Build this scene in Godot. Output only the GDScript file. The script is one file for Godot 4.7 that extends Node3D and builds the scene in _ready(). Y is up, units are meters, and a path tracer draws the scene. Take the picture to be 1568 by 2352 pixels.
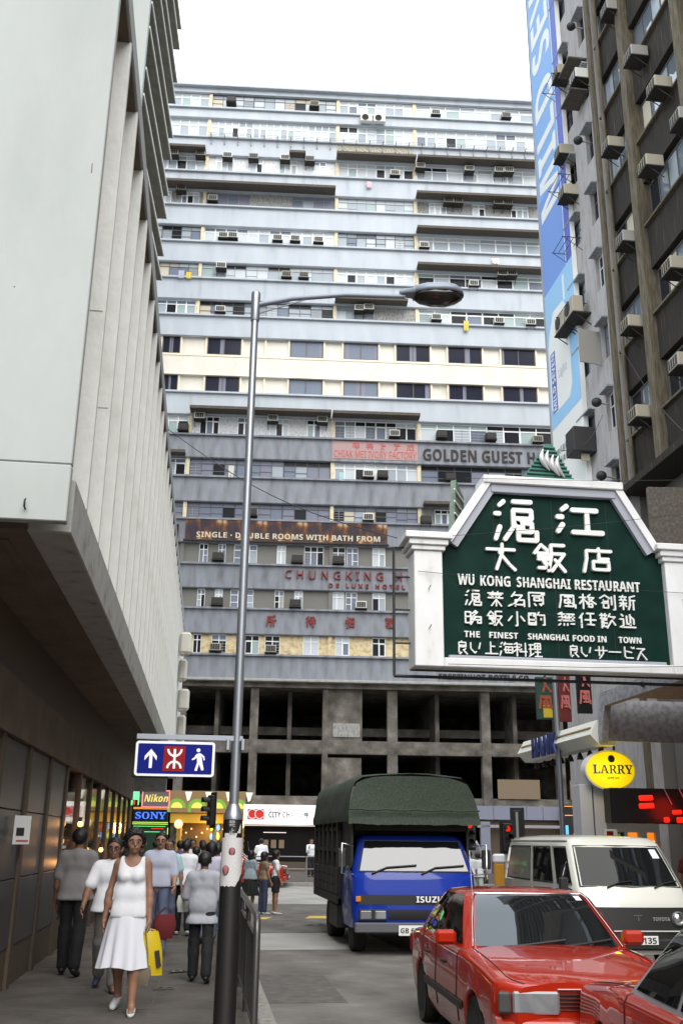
extends Node3D
# A side street in a dense city under a white overcast sky: pale podium block and arcade pavement on one side,
# a tall slab block across the avenue, a brown block with a hanging restaurant sign on the other side.

var M := {}
var counts := {}
var rng := RandomNumberGenerator.new()
var unit_box := BoxMesh.new()
const ROAD := -0.14

func _ready():
	rng.seed = 20
	camera_and_light()
	materials()
	setting()
	slab_block()
	podium_block()
	brown_block()
	restaurant_sign()
	right_shops()
	avenue_shops()
	street_furniture()
	vehicles()
	people()
	small_things()

func camera_and_light():
	var cam := Camera3D.new(); cam.name = "camera"
	var pitch := deg_to_rad(18.25); var yaw := deg_to_rad(7.3); var roll := deg_to_rad(0.7)
	var fw := Vector3(sin(yaw) * cos(pitch), sin(pitch), -cos(yaw) * cos(pitch))
	var rt := Vector3(cos(yaw), 0, sin(yaw)); var up := rt.cross(fw)
	var r2 := rt * cos(roll) + up * sin(roll); var u2 := up * cos(roll) - rt * sin(roll)
	cam.transform = Transform3D(Basis(r2, u2, -fw), Vector3(0, 1.688, 0))
	cam.fov = rad_to_deg(2.0 * atan(1176.0 / 2287.0)); cam.near = 0.05; cam.far = 2000.0
	add_child(cam); cam.current = true
	var env := Environment.new()
	env.background_mode = Environment.BG_SKY
	var sky := Sky.new(); var sm := ProceduralSkyMaterial.new()
	sm.sky_top_color = Color(0.9, 0.955, 1.0); sm.sky_horizon_color = Color(0.93, 0.97, 1.0); sm.sky_curve = 0.2
	sm.ground_bottom_color = Color(0.2, 0.2, 0.2); sm.ground_horizon_color = Color(0.5, 0.5, 0.5)
	sm.sky_energy_multiplier = 1.0; sm.sun_angle_max = 1.0
	sky.sky_material = sm; env.sky = sky
	env.tonemap_mode = Environment.TONE_MAPPER_LINEAR
	env.tonemap_exposure = 2.85
	env.sdfgi_enabled = true; env.ssao_enabled = true; env.ssil_enabled = true
	var we := WorldEnvironment.new(); we.name = "world_environment"; we.environment = env; add_child(we)
	var sun := DirectionalLight3D.new(); sun.name = "sun"
	sun.light_energy = 0.5; sun.light_angular_distance = 55.0; sun.light_color = Color(1.0, 0.995, 0.985)
	sun.shadow_enabled = true
	sun.look_at_from_position(Vector3.ZERO, Vector3(-0.12, -1.0, -0.95)); add_child(sun)

# ---------------------------------------------------------------- mesh building
class MB:
	var st := SurfaceTool.new()
	var smooth := false
	var tint := Color.WHITE
	func _init(sm := false):
		st.begin(Mesh.PRIMITIVE_TRIANGLES); smooth = sm
	func v(p: Vector3, uv := Vector2.ZERO):
		st.set_smooth_group(0 if smooth else -1); st.set_color(tint); st.set_uv(uv); st.add_vertex(p)
	func tri(a: Vector3, b: Vector3, c: Vector3, o: Vector3):
		if (b - a).cross(c - a).dot(o) > 0.0: v(a); v(c); v(b)
		else: v(a); v(b); v(c)
	func quad(a: Vector3, b: Vector3, c: Vector3, d: Vector3, o: Vector3):
		if (b - a).cross(c - a).dot(o) + (c - a).cross(d - a).dot(o) > 0.0:
			v(a); v(c); v(b); v(a); v(d); v(c)
		else: v(a); v(b); v(c); v(a); v(c); v(d)
	func box(c: Vector3, s: Vector3, bev := 0.0, bs := Basis.IDENTITY):
		var h := s * 0.5
		if bev <= 0.0:
			for ax in 3:
				for sg in [-1.0, 1.0]:
					var n := Vector3.ZERO; n[ax] = sg
					var p: Array[Vector3] = []
					for q in [[-1, -1], [1, -1], [1, 1], [-1, 1]]:
						var w := Vector3.ZERO; w[ax] = sg * h[ax]; w[(ax + 1) % 3] = q[0] * h[(ax + 1) % 3]; w[(ax + 2) % 3] = q[1] * h[(ax + 2) % 3]
						p.append(c + bs * w)
					quad(p[0], p[1], p[2], p[3], bs * n)
			return
		var e := minf(bev, minf(h.x, minf(h.y, h.z)) * 0.98)
		for ax in 3:
			var a1 := (ax + 1) % 3; var a2 := (ax + 2) % 3
			for sg in [-1.0, 1.0]:
				var n := Vector3.ZERO; n[ax] = sg
				var p: Array[Vector3] = []
				for q in [[-1, -1], [1, -1], [1, 1], [-1, 1]]:
					var w := Vector3.ZERO; w[ax] = sg * h[ax]; w[a1] = q[0] * (h[a1] - e); w[a2] = q[1] * (h[a2] - e)
					p.append(c + bs * w)
				quad(p[0], p[1], p[2], p[3], bs * n)
			for s1 in [-1.0, 1.0]:
				for s2 in [-1.0, 1.0]:
					var n := Vector3.ZERO; n[a1] = s1; n[a2] = s2
					var p: Array[Vector3] = []
					for q in [[-1, 0], [1, 0], [1, 1], [-1, 1]]:
						var w := Vector3.ZERO; w[ax] = q[0] * (h[ax] - e)
						w[a1] = s1 * (h[a1] - (e if q[1] == 0 else 0.0)); w[a2] = s2 * (h[a2] - (0.0 if q[1] == 0 else e))
						p.append(c + bs * w)
					quad(p[0], p[1], p[2], p[3], bs * n)
		for sx in [-1.0, 1.0]:
			for sy in [-1.0, 1.0]:
				for sz in [-1.0, 1.0]:
					var k := Vector3(sx, sy, sz)
					tri(c + bs * (k * Vector3(h.x, h.y - e, h.z - e)), c + bs * (k * Vector3(h.x - e, h.y, h.z - e)), c + bs * (k * Vector3(h.x - e, h.y - e, h.z)), bs * k)
	func bx(x0: float, x1: float, y0: float, y1: float, z0: float, z1: float, bev := 0.0):
		box(Vector3((x0 + x1) / 2, (y0 + y1) / 2, (z0 + z1) / 2), Vector3(absf(x1 - x0), absf(y1 - y0), absf(z1 - z0)), bev)
	func loft(rings: Array, closed := true, cap0 := true, cap1 := true):
		for i in rings.size() - 1:
			var a: PackedVector3Array = rings[i]; var b: PackedVector3Array = rings[i + 1]
			var ca := Vector3.ZERO; var n := a.size()
			for k in n: ca += (a[k] + b[k]) / (2.0 * n)
			for k in (n if closed else n - 1):
				var l := (k + 1) % n
				quad(a[k], a[l], b[l], b[k], (a[k] + a[l] + b[k] + b[l]) / 4.0 - ca)
		if closed:
			for e in 2:
				if (cap0 if e == 0 else cap1):
					var r: PackedVector3Array = rings[0] if e == 0 else rings[-1]
					var o: PackedVector3Array = rings[1] if e == 0 else rings[-2]
					var c := Vector3.ZERO; var co := Vector3.ZERO
					for k in r.size(): c += r[k] / r.size(); co += o[k] / o.size()
					var was := smooth; smooth = false
					for k in r.size(): tri(r[k], r[(k + 1) % r.size()], c, c - co)
					smooth = was
	func sheet(rows: Array, o: Vector3):
		var was := smooth; smooth = true
		for i in rows.size() - 1:
			for k in rows[i].size() - 1: quad(rows[i][k], rows[i][k + 1], rows[i + 1][k + 1], rows[i + 1][k], o)
		smooth = was
	func tube(pts: Array, rad, n := 8, caps := true, flat := 1.0):
		var rings := []
		var prev := Vector3.ZERO
		for i in pts.size():
			var d: Vector3 = ((pts[mini(i + 1, pts.size() - 1)] - pts[maxi(i - 1, 0)]) as Vector3).normalized()
			var u: Vector3
			if i == 0: u = d.cross(Vector3.UP if absf(d.y) < 0.9 else Vector3.RIGHT).normalized()
			else: u = (prev - d * prev.dot(d)).normalized()
			prev = u
			var w := d.cross(u)
			var r: float = rad[i] if rad is Array else rad
			var ring := PackedVector3Array()
			for k in n: ring.append(pts[i] + u * cos(TAU * k / n) * r + w * sin(TAU * k / n) * r * flat)
			rings.append(ring)
		var was := smooth; smooth = true
		loft(rings, true, caps, caps); smooth = was
	func prism(poly: PackedVector2Array, depth: float, xf := Transform3D.IDENTITY):
		var t := Geometry2D.triangulate_polygon(poly)
		for i in range(0, t.size(), 3):
			for e in 2:
				var z := depth if e == 0 else 0.0
				var p: Array[Vector3] = []
				for k in 3: p.append(xf * Vector3(poly[t[i + k]].x, poly[t[i + k]].y, z))
				tri(p[0], p[1], p[2], xf.basis.z * (1.0 if e == 0 else -1.0))
		var area := 0.0
		for i in poly.size(): area += poly[i].cross(poly[(i + 1) % poly.size()])
		for i in poly.size():
			var a := poly[i]; var b := poly[(i + 1) % poly.size()]
			var nn := Vector2((b - a).y, -(b - a).x) * signf(area)
			quad(xf * Vector3(a.x, a.y, 0), xf * Vector3(b.x, b.y, 0), xf * Vector3(b.x, b.y, depth), xf * Vector3(a.x, a.y, depth), xf.basis * Vector3(nn.x, nn.y, 0))
	func ell(c: Vector3, r: Vector3, bs := Basis.IDENTITY, nu := 14, nv := 9):
		var was := smooth; smooth = true
		for i in nv:
			for j in nu:
				var p: Array[Vector3] = []
				for q in [[i, j], [i, j + 1], [i + 1, j + 1], [i + 1, j]]:
					var th: float = PI * q[0] / nv; var ph: float = TAU * (q[1] % nu) / nu
					p.append(bs * (r * Vector3(sin(th) * cos(ph), cos(th), sin(th) * sin(ph))))
				var o := p[0] + p[1] + p[2] + p[3]
				if i == 0: tri(c + p[0], c + p[2], c + p[3], o)
				elif i == nv - 1: tri(c + p[0], c + p[1], c + p[2], o)
				else: quad(c + p[0], c + p[1], c + p[2], c + p[3], o)
		smooth = was
	func lathe(prof: Array, n := 20, xf := Transform3D.IDENTITY):
		var rings := []
		for p in prof:
			var ring := PackedVector3Array()
			for k in n: ring.append(xf * Vector3(p[0] * cos(TAU * k / n), p[1], p[0] * sin(TAU * k / n)))
			rings.append(ring)
		loft(rings)
	func mesh() -> ArrayMesh:
		st.generate_normals(); return st.commit()

# ---------------------------------------------------------------- nodes
func numbered(parent: Node, called: String) -> String:
	var k := str(parent.get_instance_id()) + called
	counts[k] = counts.get(k, -1) + 1
	return called if counts[k] == 0 else "%s_%03d" % [called, counts[k]]
func tag(o: Node, label: String, cat: String, group := "", kind := ""):
	if label: o.set_meta("label", label)
	if cat: o.set_meta("category", cat)
	if group: o.set_meta("group", group)
	if kind: o.set_meta("kind", kind)
	return o
func thing(called: String, label: String, cat: String, at := Vector3.ZERO, turn := 0.0, group := "") -> Node3D:
	var o := Node3D.new(); o.name = numbered(self, called); add_child(o)
	o.position = at; o.rotation.y = turn
	tag(o, label, cat, group); return o
func part(parent: Node, called: String, m, mat: Material, xf := Transform3D.IDENTITY) -> MeshInstance3D:
	var o := MeshInstance3D.new(); o.name = numbered(parent, called)
	o.mesh = (m as MB).mesh() if m is MB else m
	o.material_override = mat; o.transform = xf; parent.add_child(o); return o
func ubox(parent: Node, called: String, c: Vector3, s: Vector3, mat: Material, bs := Basis.IDENTITY) -> MeshInstance3D:
	return part(parent, called, unit_box, mat, Transform3D(bs * Basis.from_scale(s), c))
func bbox(parent: Node, called: String, c: Vector3, s: Vector3, mat: Material, bev := 0.01, bs := Basis.IDENTITY) -> MeshInstance3D:
	var b := MB.new(); b.box(Vector3.ZERO, s, bev); return part(parent, called, b, mat, Transform3D(bs, c))
func struct(called: String, m, mat: Material, label := "") -> MeshInstance3D:
	var o := part(self, called, m, mat); o.set_meta("kind", "structure")
	if label: o.set_meta("label", label)
	return o
func copy(o: Node3D, at: Vector3, turn: float, label := "", group := "") -> Node3D:
	var nm := String(o.name)
	var c: Node3D = o.duplicate(); c.name = numbered(self, o.get_meta("base", nm)); add_child(c)
	c.position = at; c.rotation.y = turn
	if label: c.set_meta("label", label)
	if group: c.set_meta("group", group)
	return c

# ---------------------------------------------------------------- lettering
var fonts := {}
func font(kind: String, bold := true) -> Font:
	var k := kind + str(bold)
	if not fonts.has(k):
		var f := SystemFont.new(); f.font_names = PackedStringArray([kind]); f.font_weight = 700 if bold else 400
		fonts[k] = f
	return fonts[k]
func text(parent: Node, called: String, s: String, at: Vector3, w: float, h: float, mat: Material, depth := 0.02, bs := Basis.IDENTITY, kind := "Droid Sans", bold := true) -> MeshInstance3D:
	# lettering stretched to a box w by h whose lower corner is at 'at'
	var t := TextMesh.new(); t.text = s; t.font = font(kind, bold); t.font_size = 64; t.pixel_size = 0.01; t.depth = 0.1
	t.horizontal_alignment = HORIZONTAL_ALIGNMENT_LEFT; t.vertical_alignment = VERTICAL_ALIGNMENT_BOTTOM
	t.curve_step = 4.0
	var bb := t.get_aabb()
	var sc := Vector3(w / bb.size.x, h / bb.size.y, depth / 0.1)
	var xf := Transform3D(bs, at) * Transform3D(Basis.from_scale(sc), Vector3(-bb.position.x * sc.x, -bb.position.y * sc.y, depth / 2))
	return part(parent, called, t, mat, xf)
# brush strokes of written characters on a 0..9 grid, x then y, y upwards; each word is one stroke
const GLYPH := {
	"滬": "1829 0616 0013 4989 4787 8785 4585 4743 4320 5484 8482 5282 6462 5450 5090 9092",
	"江": "1829 0616 0214 3888 6862 3292", "大": "0797 5956 5630 4672 7290", "飯": "2906 2947 1646 1641 4644 1545 1444 1131 3441 5999 5955 5540 5696 9650 6490",
	"店": "5958 1898 1815 1500 5754 5585 3484 3431 8481 3181", "菜": "0898 3937 6967 1787 2636 5655 7665 0595 5550 5420 5480", "名": "4926 3787 8742 4200 4494 4440 9490 4191",
	"厨": "0999 0905 0500 2777 3666 3634 6664 3464 3241 6271 7898 8882 8272 7574", "風": "1888 1815 1500 8883 8390 9092 3777 5755 3565 3533 6563 3363 5551 3181 7382",
	"格": "0747 2920 2603 2644 6947 5787 8743 5693 5373 5351 7371 5171", "創": "3907 3967 2555 2626 5656 2454 1424 2321 2151 5153 7873 9990 9080",
	"新": "2928 0848 1716 3736 0646 0444 2620 2402 2442 9968 6863 6350 6696 8680", "晚": "0838 0801 3831 0535 0131 6947 5878 7867 4595 4543 9593 4393 6745 6530 7271 7191 9193",
	"小": "5950 5040 2603 7693", "酌": "0848 0706 0747 0701 4741 0141 2827 3836 0444 0242 6957 6797 9791 9181 7574", "無": "2908 1898 1655 0696 2824 4844 6864 8884 0494 1201 3231 5251 7292",
	"任": "2906 1710 8949 6963 3595 4282 6562", "歡": "0848 1917 3937 0646 0636 1510 1545 1343 1141 2521 6957 6797 9786 7540 7592", "迎": "1928 0626 2622 2201 1191 4847 4743 4363 6967 6886 8683 6862",
	"良": "4948 2878 2821 7875 2575 2676 2141 5380 7463 2130", "い": "0804 0431 3142 7864", "上": "4941 4676 0191", "海": "1829 0616 0013 4937 3898 4696 4642 9692 3494 4292 6665 6463", "料": "0829 4838 2920 0646 2503 2544 5857 5554 8980 4393",
	"理": "0838 1811 0535 0032 4989 4945 8985 4585 4787 6960 4383 4090", "サ": "0696 3932 6964 6441 4130", "ー": "0595", "ビ": "2922 2231 3181 2675 7988 9998", "ス": "1878 7846 4610 4580",
	"所": "1848 1815 1500 1646 4644 1444 8958 5853 5340 5595 7570", "待": "2907 2604 1510 4888 6965 3696 3494 7470 7060 4352", "招": "0636 2920 2010 0435 4888 6845 8885 4484 4441 8481 4181", "舊": "0898 2919 3937 6967 1575 2512 5552 1212 4842 2141 4181",
	"時": "0838 0802 3832 0535 0232 4888 6965 4696 4494 7470 7060 5352", "澤": "1829 0616 0214 3989 3936 8986 3686 5956 4595 6560 3474 3292", "美": "2928 7978 1888 2676 0595 5955 0393 4320 5390", "象": "3917 2777 7746 2676 2675 7675 4633 3310 4575 5251 5140", "牙": "1888 5951 5141 2826 2696 5520", "廠": "5958 1898 1815 1500 3747 3434 5755 5131 3135 7967 7797 9770 7590",
	"錶": "2906 2744 1636 0444 2620 0040 5999 7976 5595 7650 7690",
	"禁": "2926 0848 2606 2646 6967 5898 6656 7696 1585 0393 5350 3310 7090", "止": "4941 4676 1511 0191"}
func strokes(parent: Node, called: String, ch: String, at: Vector3, w: float, h: float, mat: Material, thick := 0.09, depth := 0.03, bs := Basis.IDENTITY) -> MeshInstance3D:
	var b := MB.new()
	var i := 0
	for s in (GLYPH[ch] as String).split(" "):
		if s.length() < 4: s = s + s
		var a := Vector2(float(s[0]) / 9.0 * w, float(s[1]) / 9.0 * h)
		var e := Vector2(float(s[2]) / 9.0 * w, float(s[3]) / 9.0 * h)
		var d := e - a
		var dir := d.normalized() if d.length() > 0.001 else Vector2.RIGHT
		var nn := Vector2(-dir.y, dir.x) * thick * w * 0.5
		var ex := dir * thick * w * 0.38
		var dz := depth + 0.0025 * (i % 4)
		# a brush-like bar: rounded ends, swelling at the finish
		var poly := PackedVector2Array([a - ex - nn * 0.55, a - nn, e - nn * 1.1, e + ex - nn * 0.6, e + ex + nn * 0.6, e + nn * 1.1, a + nn, a - ex + nn * 0.55])
		b.prism(poly, dz); i += 1
	return part(parent, called, b, mat, Transform3D(bs, at))

# ---------------------------------------------------------------- materials
func lin(r: float, g: float, b: float) -> Color: return Color(r, g, b).linear_to_srgb()
func mat(key: String, c: Color, rough := 0.7, metal := 0.0, opt := {}) -> StandardMaterial3D:
	var m := StandardMaterial3D.new()
	m.albedo_color = c.linear_to_srgb(); m.roughness = rough; m.metallic = metal
	if opt.has("spec"): m.metallic_specular = opt.spec
	if opt.has("coat"): m.clearcoat_enabled = true; m.clearcoat = opt.coat; m.clearcoat_roughness = 0.04
	if opt.has("emit"): m.emission_enabled = true; m.emission = (opt.emit as Color); m.emission_energy_multiplier = opt.get("energy", 1.0)
	if opt.has("alpha"): m.transparency = BaseMaterial3D.TRANSPARENCY_ALPHA; m.albedo_color.a = opt.alpha
	if opt.has("vc"): m.vertex_color_use_as_albedo = true
	if opt.has("rim"): m.rim_enabled = true; m.rim = opt.rim
	M[key] = m; return m
func noise_tex(stops: Array, freq: float, sd: int, octaves := 4, kind := FastNoiseLite.TYPE_SIMPLEX_SMOOTH, size := 512) -> NoiseTexture2D:
	var n := FastNoiseLite.new(); n.noise_type = kind; n.frequency = freq; n.seed = sd; n.fractal_octaves = octaves
	var t := NoiseTexture2D.new(); t.width = size; t.height = size; t.seamless = true; t.noise = n
	var g := Gradient.new(); var offs := PackedFloat32Array(); var cols := PackedColorArray()
	for s in stops: offs.append(s[0]); cols.append((s[1] as Color).linear_to_srgb())
	g.offsets = offs; g.colors = cols; t.color_ramp = g; return t
func bump_tex(freq: float, sd: int, strength: float) -> NoiseTexture2D:
	var n := FastNoiseLite.new(); n.frequency = freq; n.seed = sd; n.fractal_octaves = 5
	var t := NoiseTexture2D.new(); t.width = 512; t.height = 512; t.seamless = true; t.noise = n
	t.as_normal_map = true; t.bump_strength = strength; return t
func nmat(key: String, stops: Array, freq: float, scale: Vector3, rough := 0.85, bump := 0.0, opt := {}) -> StandardMaterial3D:
	var m := mat(key, Color(1, 1, 1), rough, opt.get("metal", 0.0), opt)
	m.albedo_texture = noise_tex(stops, freq, hash(key) % 1000, opt.get("oct", 5))
	m.uv1_triplanar = true; m.uv1_world_triplanar = opt.get("world", true); m.uv1_scale = scale
	if bump > 0.0:
		m.normal_enabled = true; m.normal_texture = bump_tex(0.05, 7, 6.0); m.normal_scale = bump
	return m
func g(v: float, r := 1.0, b := 1.0) -> Color: return Color(v * r, v, v * b)

func materials():
	# ground
	nmat("asphalt", [[0.0, Color(0.085, 0.077, 0.069)], [0.45, Color(0.128, 0.118, 0.106)], [0.7, Color(0.152, 0.141, 0.128)], [1.0, Color(0.22, 0.206, 0.19)]], 0.006, Vector3(0.23, 0.23, 0.23), 0.86, 0.2)
	nmat("asphalt_avenue", [[0.0, Color(0.25, 0.24, 0.225)], [0.5, Color(0.33, 0.32, 0.3)], [1.0, Color(0.4, 0.39, 0.37)]], 0.006, Vector3(0.13, 0.13, 0.13), 0.85, 0.15)
	nmat("paving", [[0.0, Color(0.055, 0.047, 0.039)], [0.4, Color(0.08, 0.07, 0.06)], [0.75, Color(0.1, 0.088, 0.076)], [1.0, Color(0.135, 0.12, 0.104)]], 0.007, Vector3(0.3, 0.3, 0.3), 0.8, 0.2)
	nmat("kerb_stone", [[0.0, Color(0.15, 0.14, 0.13)], [0.5, Color(0.24, 0.23, 0.21)], [1.0, Color(0.33, 0.31, 0.29)]], 0.03, Vector3(0.7, 0.7, 0.7), 0.8, 0.3)
	mat("yellow_paint", Color(0.62, 0.47, 0.09), 0.7)
	mat("white_paint", Color(0.6, 0.6, 0.57), 0.7)
	mat("paper", Color(0.8, 0.8, 0.8), 0.8)
	# slab block
	nmat("band", [[0.0, Color(0.36, 0.395, 0.44)], [0.3, Color(0.435, 0.475, 0.525)], [0.65, Color(0.46, 0.5, 0.55)], [1.0, Color(0.5, 0.54, 0.59)]], 0.006, Vector3(0.23, 0.045, 0.23), 0.85)
	nmat("band_dirty", [[0.0, Color(0.13, 0.135, 0.15)], [0.3, Color(0.195, 0.205, 0.23)], [0.6, Color(0.235, 0.25, 0.285)], [1.0, Color(0.28, 0.295, 0.33)]], 0.007, Vector3(0.37, 0.1, 0.37), 0.85)  # darker copy of band for lower floors: street canyon shade put into its colour
	nmat("band_peeled", [[0.0, Color(0.08, 0.07, 0.06)], [0.35, Color(0.3, 0.26, 0.2)], [0.5, Color(0.5, 0.47, 0.36)], [0.7, Color(0.45, 0.47, 0.42)], [1.0, Color(0.6, 0.62, 0.6)]], 0.03, Vector3(0.8, 0.35, 0.8), 0.9)
	nmat("sill_dark", [[0.0, Color(0.2, 0.215, 0.235)], [0.5, Color(0.3, 0.32, 0.35)], [1.0, Color(0.4, 0.43, 0.465)]], 0.02, Vector3(0.5, 0.5, 0.5), 0.9)
	nmat("canopy_dark", [[0.0, Color(0.06, 0.052, 0.044)], [0.6, Color(0.1, 0.086, 0.072)], [1.0, Color(0.18, 0.157, 0.132)]], 0.03, Vector3(0.6, 0.6, 0.6), 0.95)
	nmat("cream", [[0.0, Color(0.56, 0.52, 0.44)], [0.3, Color(0.7, 0.66, 0.58)], [1.0, Color(0.77, 0.735, 0.66)]], 0.006, Vector3(0.21, 0.1, 0.21), 0.85)
	mat("cream_trim", Color(0.77, 0.7, 0.57), 0.8)
	nmat("ochre", [[0.0, Color(0.5, 0.42, 0.28)], [0.5, Color(0.68, 0.59, 0.42)], [1.0, Color(0.76, 0.68, 0.5)]], 0.02, Vector3(0.6, 0.2, 0.6), 0.85)
	nmat("plaster_white", [[0.0, Color(0.36, 0.37, 0.38)], [0.4, Color(0.62, 0.63, 0.65)], [1.0, Color(0.72, 0.73, 0.75)]], 0.02, Vector3(0.6, 0.3, 0.6), 0.85)
	nmat("plaster_grey", [[0.0, Color(0.16, 0.16, 0.155)], [0.5, Color(0.3, 0.3, 0.29)], [1.0, Color(0.38, 0.38, 0.37)]], 0.02, Vector3(0.6, 0.3, 0.6), 0.9)
	nmat("plaster_yellow", [[0.0, Color(0.34, 0.26, 0.14)], [0.4, Color(0.6, 0.48, 0.28)], [1.0, Color(0.72, 0.64, 0.44)]], 0.015, Vector3(0.3, 0.4, 0.3), 0.9)
	nmat("tile_grey", [[0.0, Color(0.1, 0.1, 0.09)], [0.5, Color(0.17, 0.165, 0.15)], [1.0, Color(0.25, 0.24, 0.22)]], 0.06, Vector3(0.9, 1.6, 0.9), 0.7)
	mat("frame_white", Color(0.8, 0.82, 0.83), 0.5)
	mat("frame_steel", Color(0.1, 0.1, 0.1), 0.7)
	mat("frame_grey", Color(0.3, 0.31, 0.32), 0.6)
	mat("frame_bronze", Color(0.1, 0.08, 0.065), 0.5)
	for e in [["pane_white", Color(0.52, 0.565, 0.6)], ["pane_pale", Color(0.34, 0.385, 0.43)], ["pane_blue", Color(0.17, 0.2, 0.26)], ["pane_green", Color(0.33, 0.42, 0.42)], ["pane_violet", Color(0.21, 0.22, 0.28)], ["pane_dark", Color(0.02, 0.021, 0.026)], ["pane_navy", Color(0.022, 0.024, 0.04)], ["pane_cream", Color(0.55, 0.5, 0.4)], ["pane_tan", Color(0.4, 0.22, 0.08)]]:
		mat(e[0], e[1], 0.2, 0.0, {"spec": 0.2})
	mat("ac_white", Color(0.62, 0.62, 0.58), 0.6)
	mat("ac_cream", Color(0.36, 0.33, 0.26), 0.6)
	mat("ac_grey", Color(0.3, 0.29, 0.27), 0.6)
	mat("ac_dark", Color(0.03, 0.027, 0.024), 0.8)
	mat("ac_grille", Color(0.03, 0.028, 0.026), 0.7)
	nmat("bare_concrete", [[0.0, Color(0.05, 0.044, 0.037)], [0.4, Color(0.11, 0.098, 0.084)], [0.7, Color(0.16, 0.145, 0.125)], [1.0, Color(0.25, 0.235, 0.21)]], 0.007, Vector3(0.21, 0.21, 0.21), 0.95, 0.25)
	mat("void_dark", Color(0.16, 0.15, 0.14), 0.95, 0.0, {"spec": 0.1})
	mat("gloss_black", Color(0.01, 0.01, 0.01), 0.3)
	nmat("rust_sign", [[0.0, Color(0.03, 0.025, 0.035)], [0.4, Color(0.05, 0.035, 0.045)], [0.55, Color(0.13, 0.05, 0.02)], [0.68, Color(0.3, 0.13, 0.04)], [0.8, Color(0.4, 0.34, 0.28)], [1.0, Color(0.55, 0.53, 0.5)]], 0.005, Vector3(0.4, 0.25, 0.4), 0.9)
	mat("red_letter", Color(0.2, 0.022, 0.02), 0.6)
	mat("faded_red", Color(0.5, 0.14, 0.13), 0.8)
	mat("faded_pink", Color(0.42, 0.28, 0.28), 0.85)
	mat("black_letter", Color(0.025, 0.02, 0.02), 0.7)
	mat("pale_letter", Color(0.6, 0.55, 0.43), 0.7)
	# podium
	nmat("pale_concrete", [[0.0, Color(0.31, 0.332, 0.329)], [0.4, Color(0.347, 0.368, 0.362)], [1.0, Color(0.367, 0.387, 0.38)]], 0.006, Vector3(0.21, 0.05, 0.21), 0.9, 0.03)
	nmat("fin_concrete", [[0.0, Color(0.55, 0.55, 0.52)], [0.4, Color(0.64, 0.645, 0.62)], [1.0, Color(0.69, 0.69, 0.67)]], 0.01, Vector3(0.4, 0.2, 0.4), 0.9, 0.1)
	nmat("fascia_concrete", [[0.0, Color(0.2, 0.19, 0.17)], [0.3, Color(0.33, 0.33, 0.31)], [1.0, Color(0.4, 0.4, 0.385)]], 0.01, Vector3(0.5, 0.5, 0.5), 0.9, 0.1)
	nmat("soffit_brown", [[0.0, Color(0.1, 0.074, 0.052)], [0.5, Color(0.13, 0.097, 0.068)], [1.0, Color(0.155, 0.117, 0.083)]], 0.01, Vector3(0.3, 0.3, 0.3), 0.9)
	nmat("louvre_concrete", [[0.0, Color(0.2, 0.195, 0.165)], [1.0, Color(0.3, 0.29, 0.26)]], 0.01, Vector3(0.3, 0.3, 0.3), 0.9)  # underside shade of the tower slabs put into this darker concrete
	mat("louvre_edge", Color(0.66, 0.66, 0.62), 0.8)  # pale copy of the slab concrete: its lit edge put into the colour
	mat("arcade_dark", Color(0.1, 0.078, 0.058), 0.5, 0.0, {"spec": 0.2}); mat("shade_stone", Color(0.075, 0.07, 0.068), 0.35, 0.0, {"spec": 0.25}); mat("shop_inside", Color(0.22, 0.19, 0.16), 0.8)  # the slab stone carries the arcade's deep shade in its colour
	mat("shop_glass", Color(0.02, 0.02, 0.02), 0.03, 0.0, {"alpha": 0.25, "spec": 0.4})
	mat("arcade_glass", Color(0.012, 0.011, 0.011), 0.35, 0.0, {"spec": 0.15})
	# brown block
	nmat("brown_spandrel", [[0.0, Color(0.009, 0.007, 0.005)], [0.45, Color(0.017, 0.013, 0.01)], [0.7, Color(0.026, 0.019, 0.014)], [0.85, Color(0.06, 0.044, 0.028)], [1.0, Color(0.1, 0.077, 0.047)]], 0.03, Vector3(0.7, 0.04, 0.7), 0.9)
	nmat("tan_pilaster", [[0.0, Color(0.06, 0.048, 0.032)], [0.5, Color(0.115, 0.095, 0.064)], [1.0, Color(0.17, 0.15, 0.11)]], 0.02, Vector3(0.9, 0.12, 0.9), 0.9)
	nmat("grey_render", [[0.0, Color(0.24, 0.225, 0.22)], [0.35, Color(0.36, 0.345, 0.345)], [1.0, Color(0.43, 0.415, 0.42)]], 0.012, Vector3(0.5, 0.12, 0.5), 0.9, 0.1)
	mat("ad_light_blue", Color(0.3, 0.55, 0.82), 0.6)
	mat("ad_blue", Color(0.16, 0.3, 0.7), 0.6)
	mat("ad_navy", Color(0.09, 0.13, 0.5), 0.6)
	mat("ad_white", Color(0.78, 0.79, 0.77), 0.6)
	mat("ad_grey", Color(0.5, 0.52, 0.55), 0.6)
	# restaurant sign
	nmat("sign_green", [[0.0, Color(0.004, 0.019, 0.015)], [0.5, Color(0.005, 0.024, 0.019)], [1.0, Color(0.008, 0.031, 0.025)]], 0.01, Vector3(0.3, 0.3, 0.3), 0.6, 0.0, {"spec": 0.2})
	nmat("sign_white", [[0.0, Color(0.52, 0.51, 0.5)], [0.25, Color(0.68, 0.68, 0.68)], [1.0, Color(0.74, 0.75, 0.77)]], 0.008, Vector3(0.5, 0.2, 0.5), 0.6)
	mat("sign_lilac", Color(0.33, 0.345, 0.4), 0.6)
	mat("neon_tube_off", Color(0.75, 0.76, 0.75), 0.3)
	mat("pipe_black", Color(0.02, 0.02, 0.02), 0.6)
	mat("tile_green", Color(0.03, 0.13, 0.1), 0.5)
	mat("sail_silver", Color(0.55, 0.55, 0.56), 0.35, 0.3)
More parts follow.
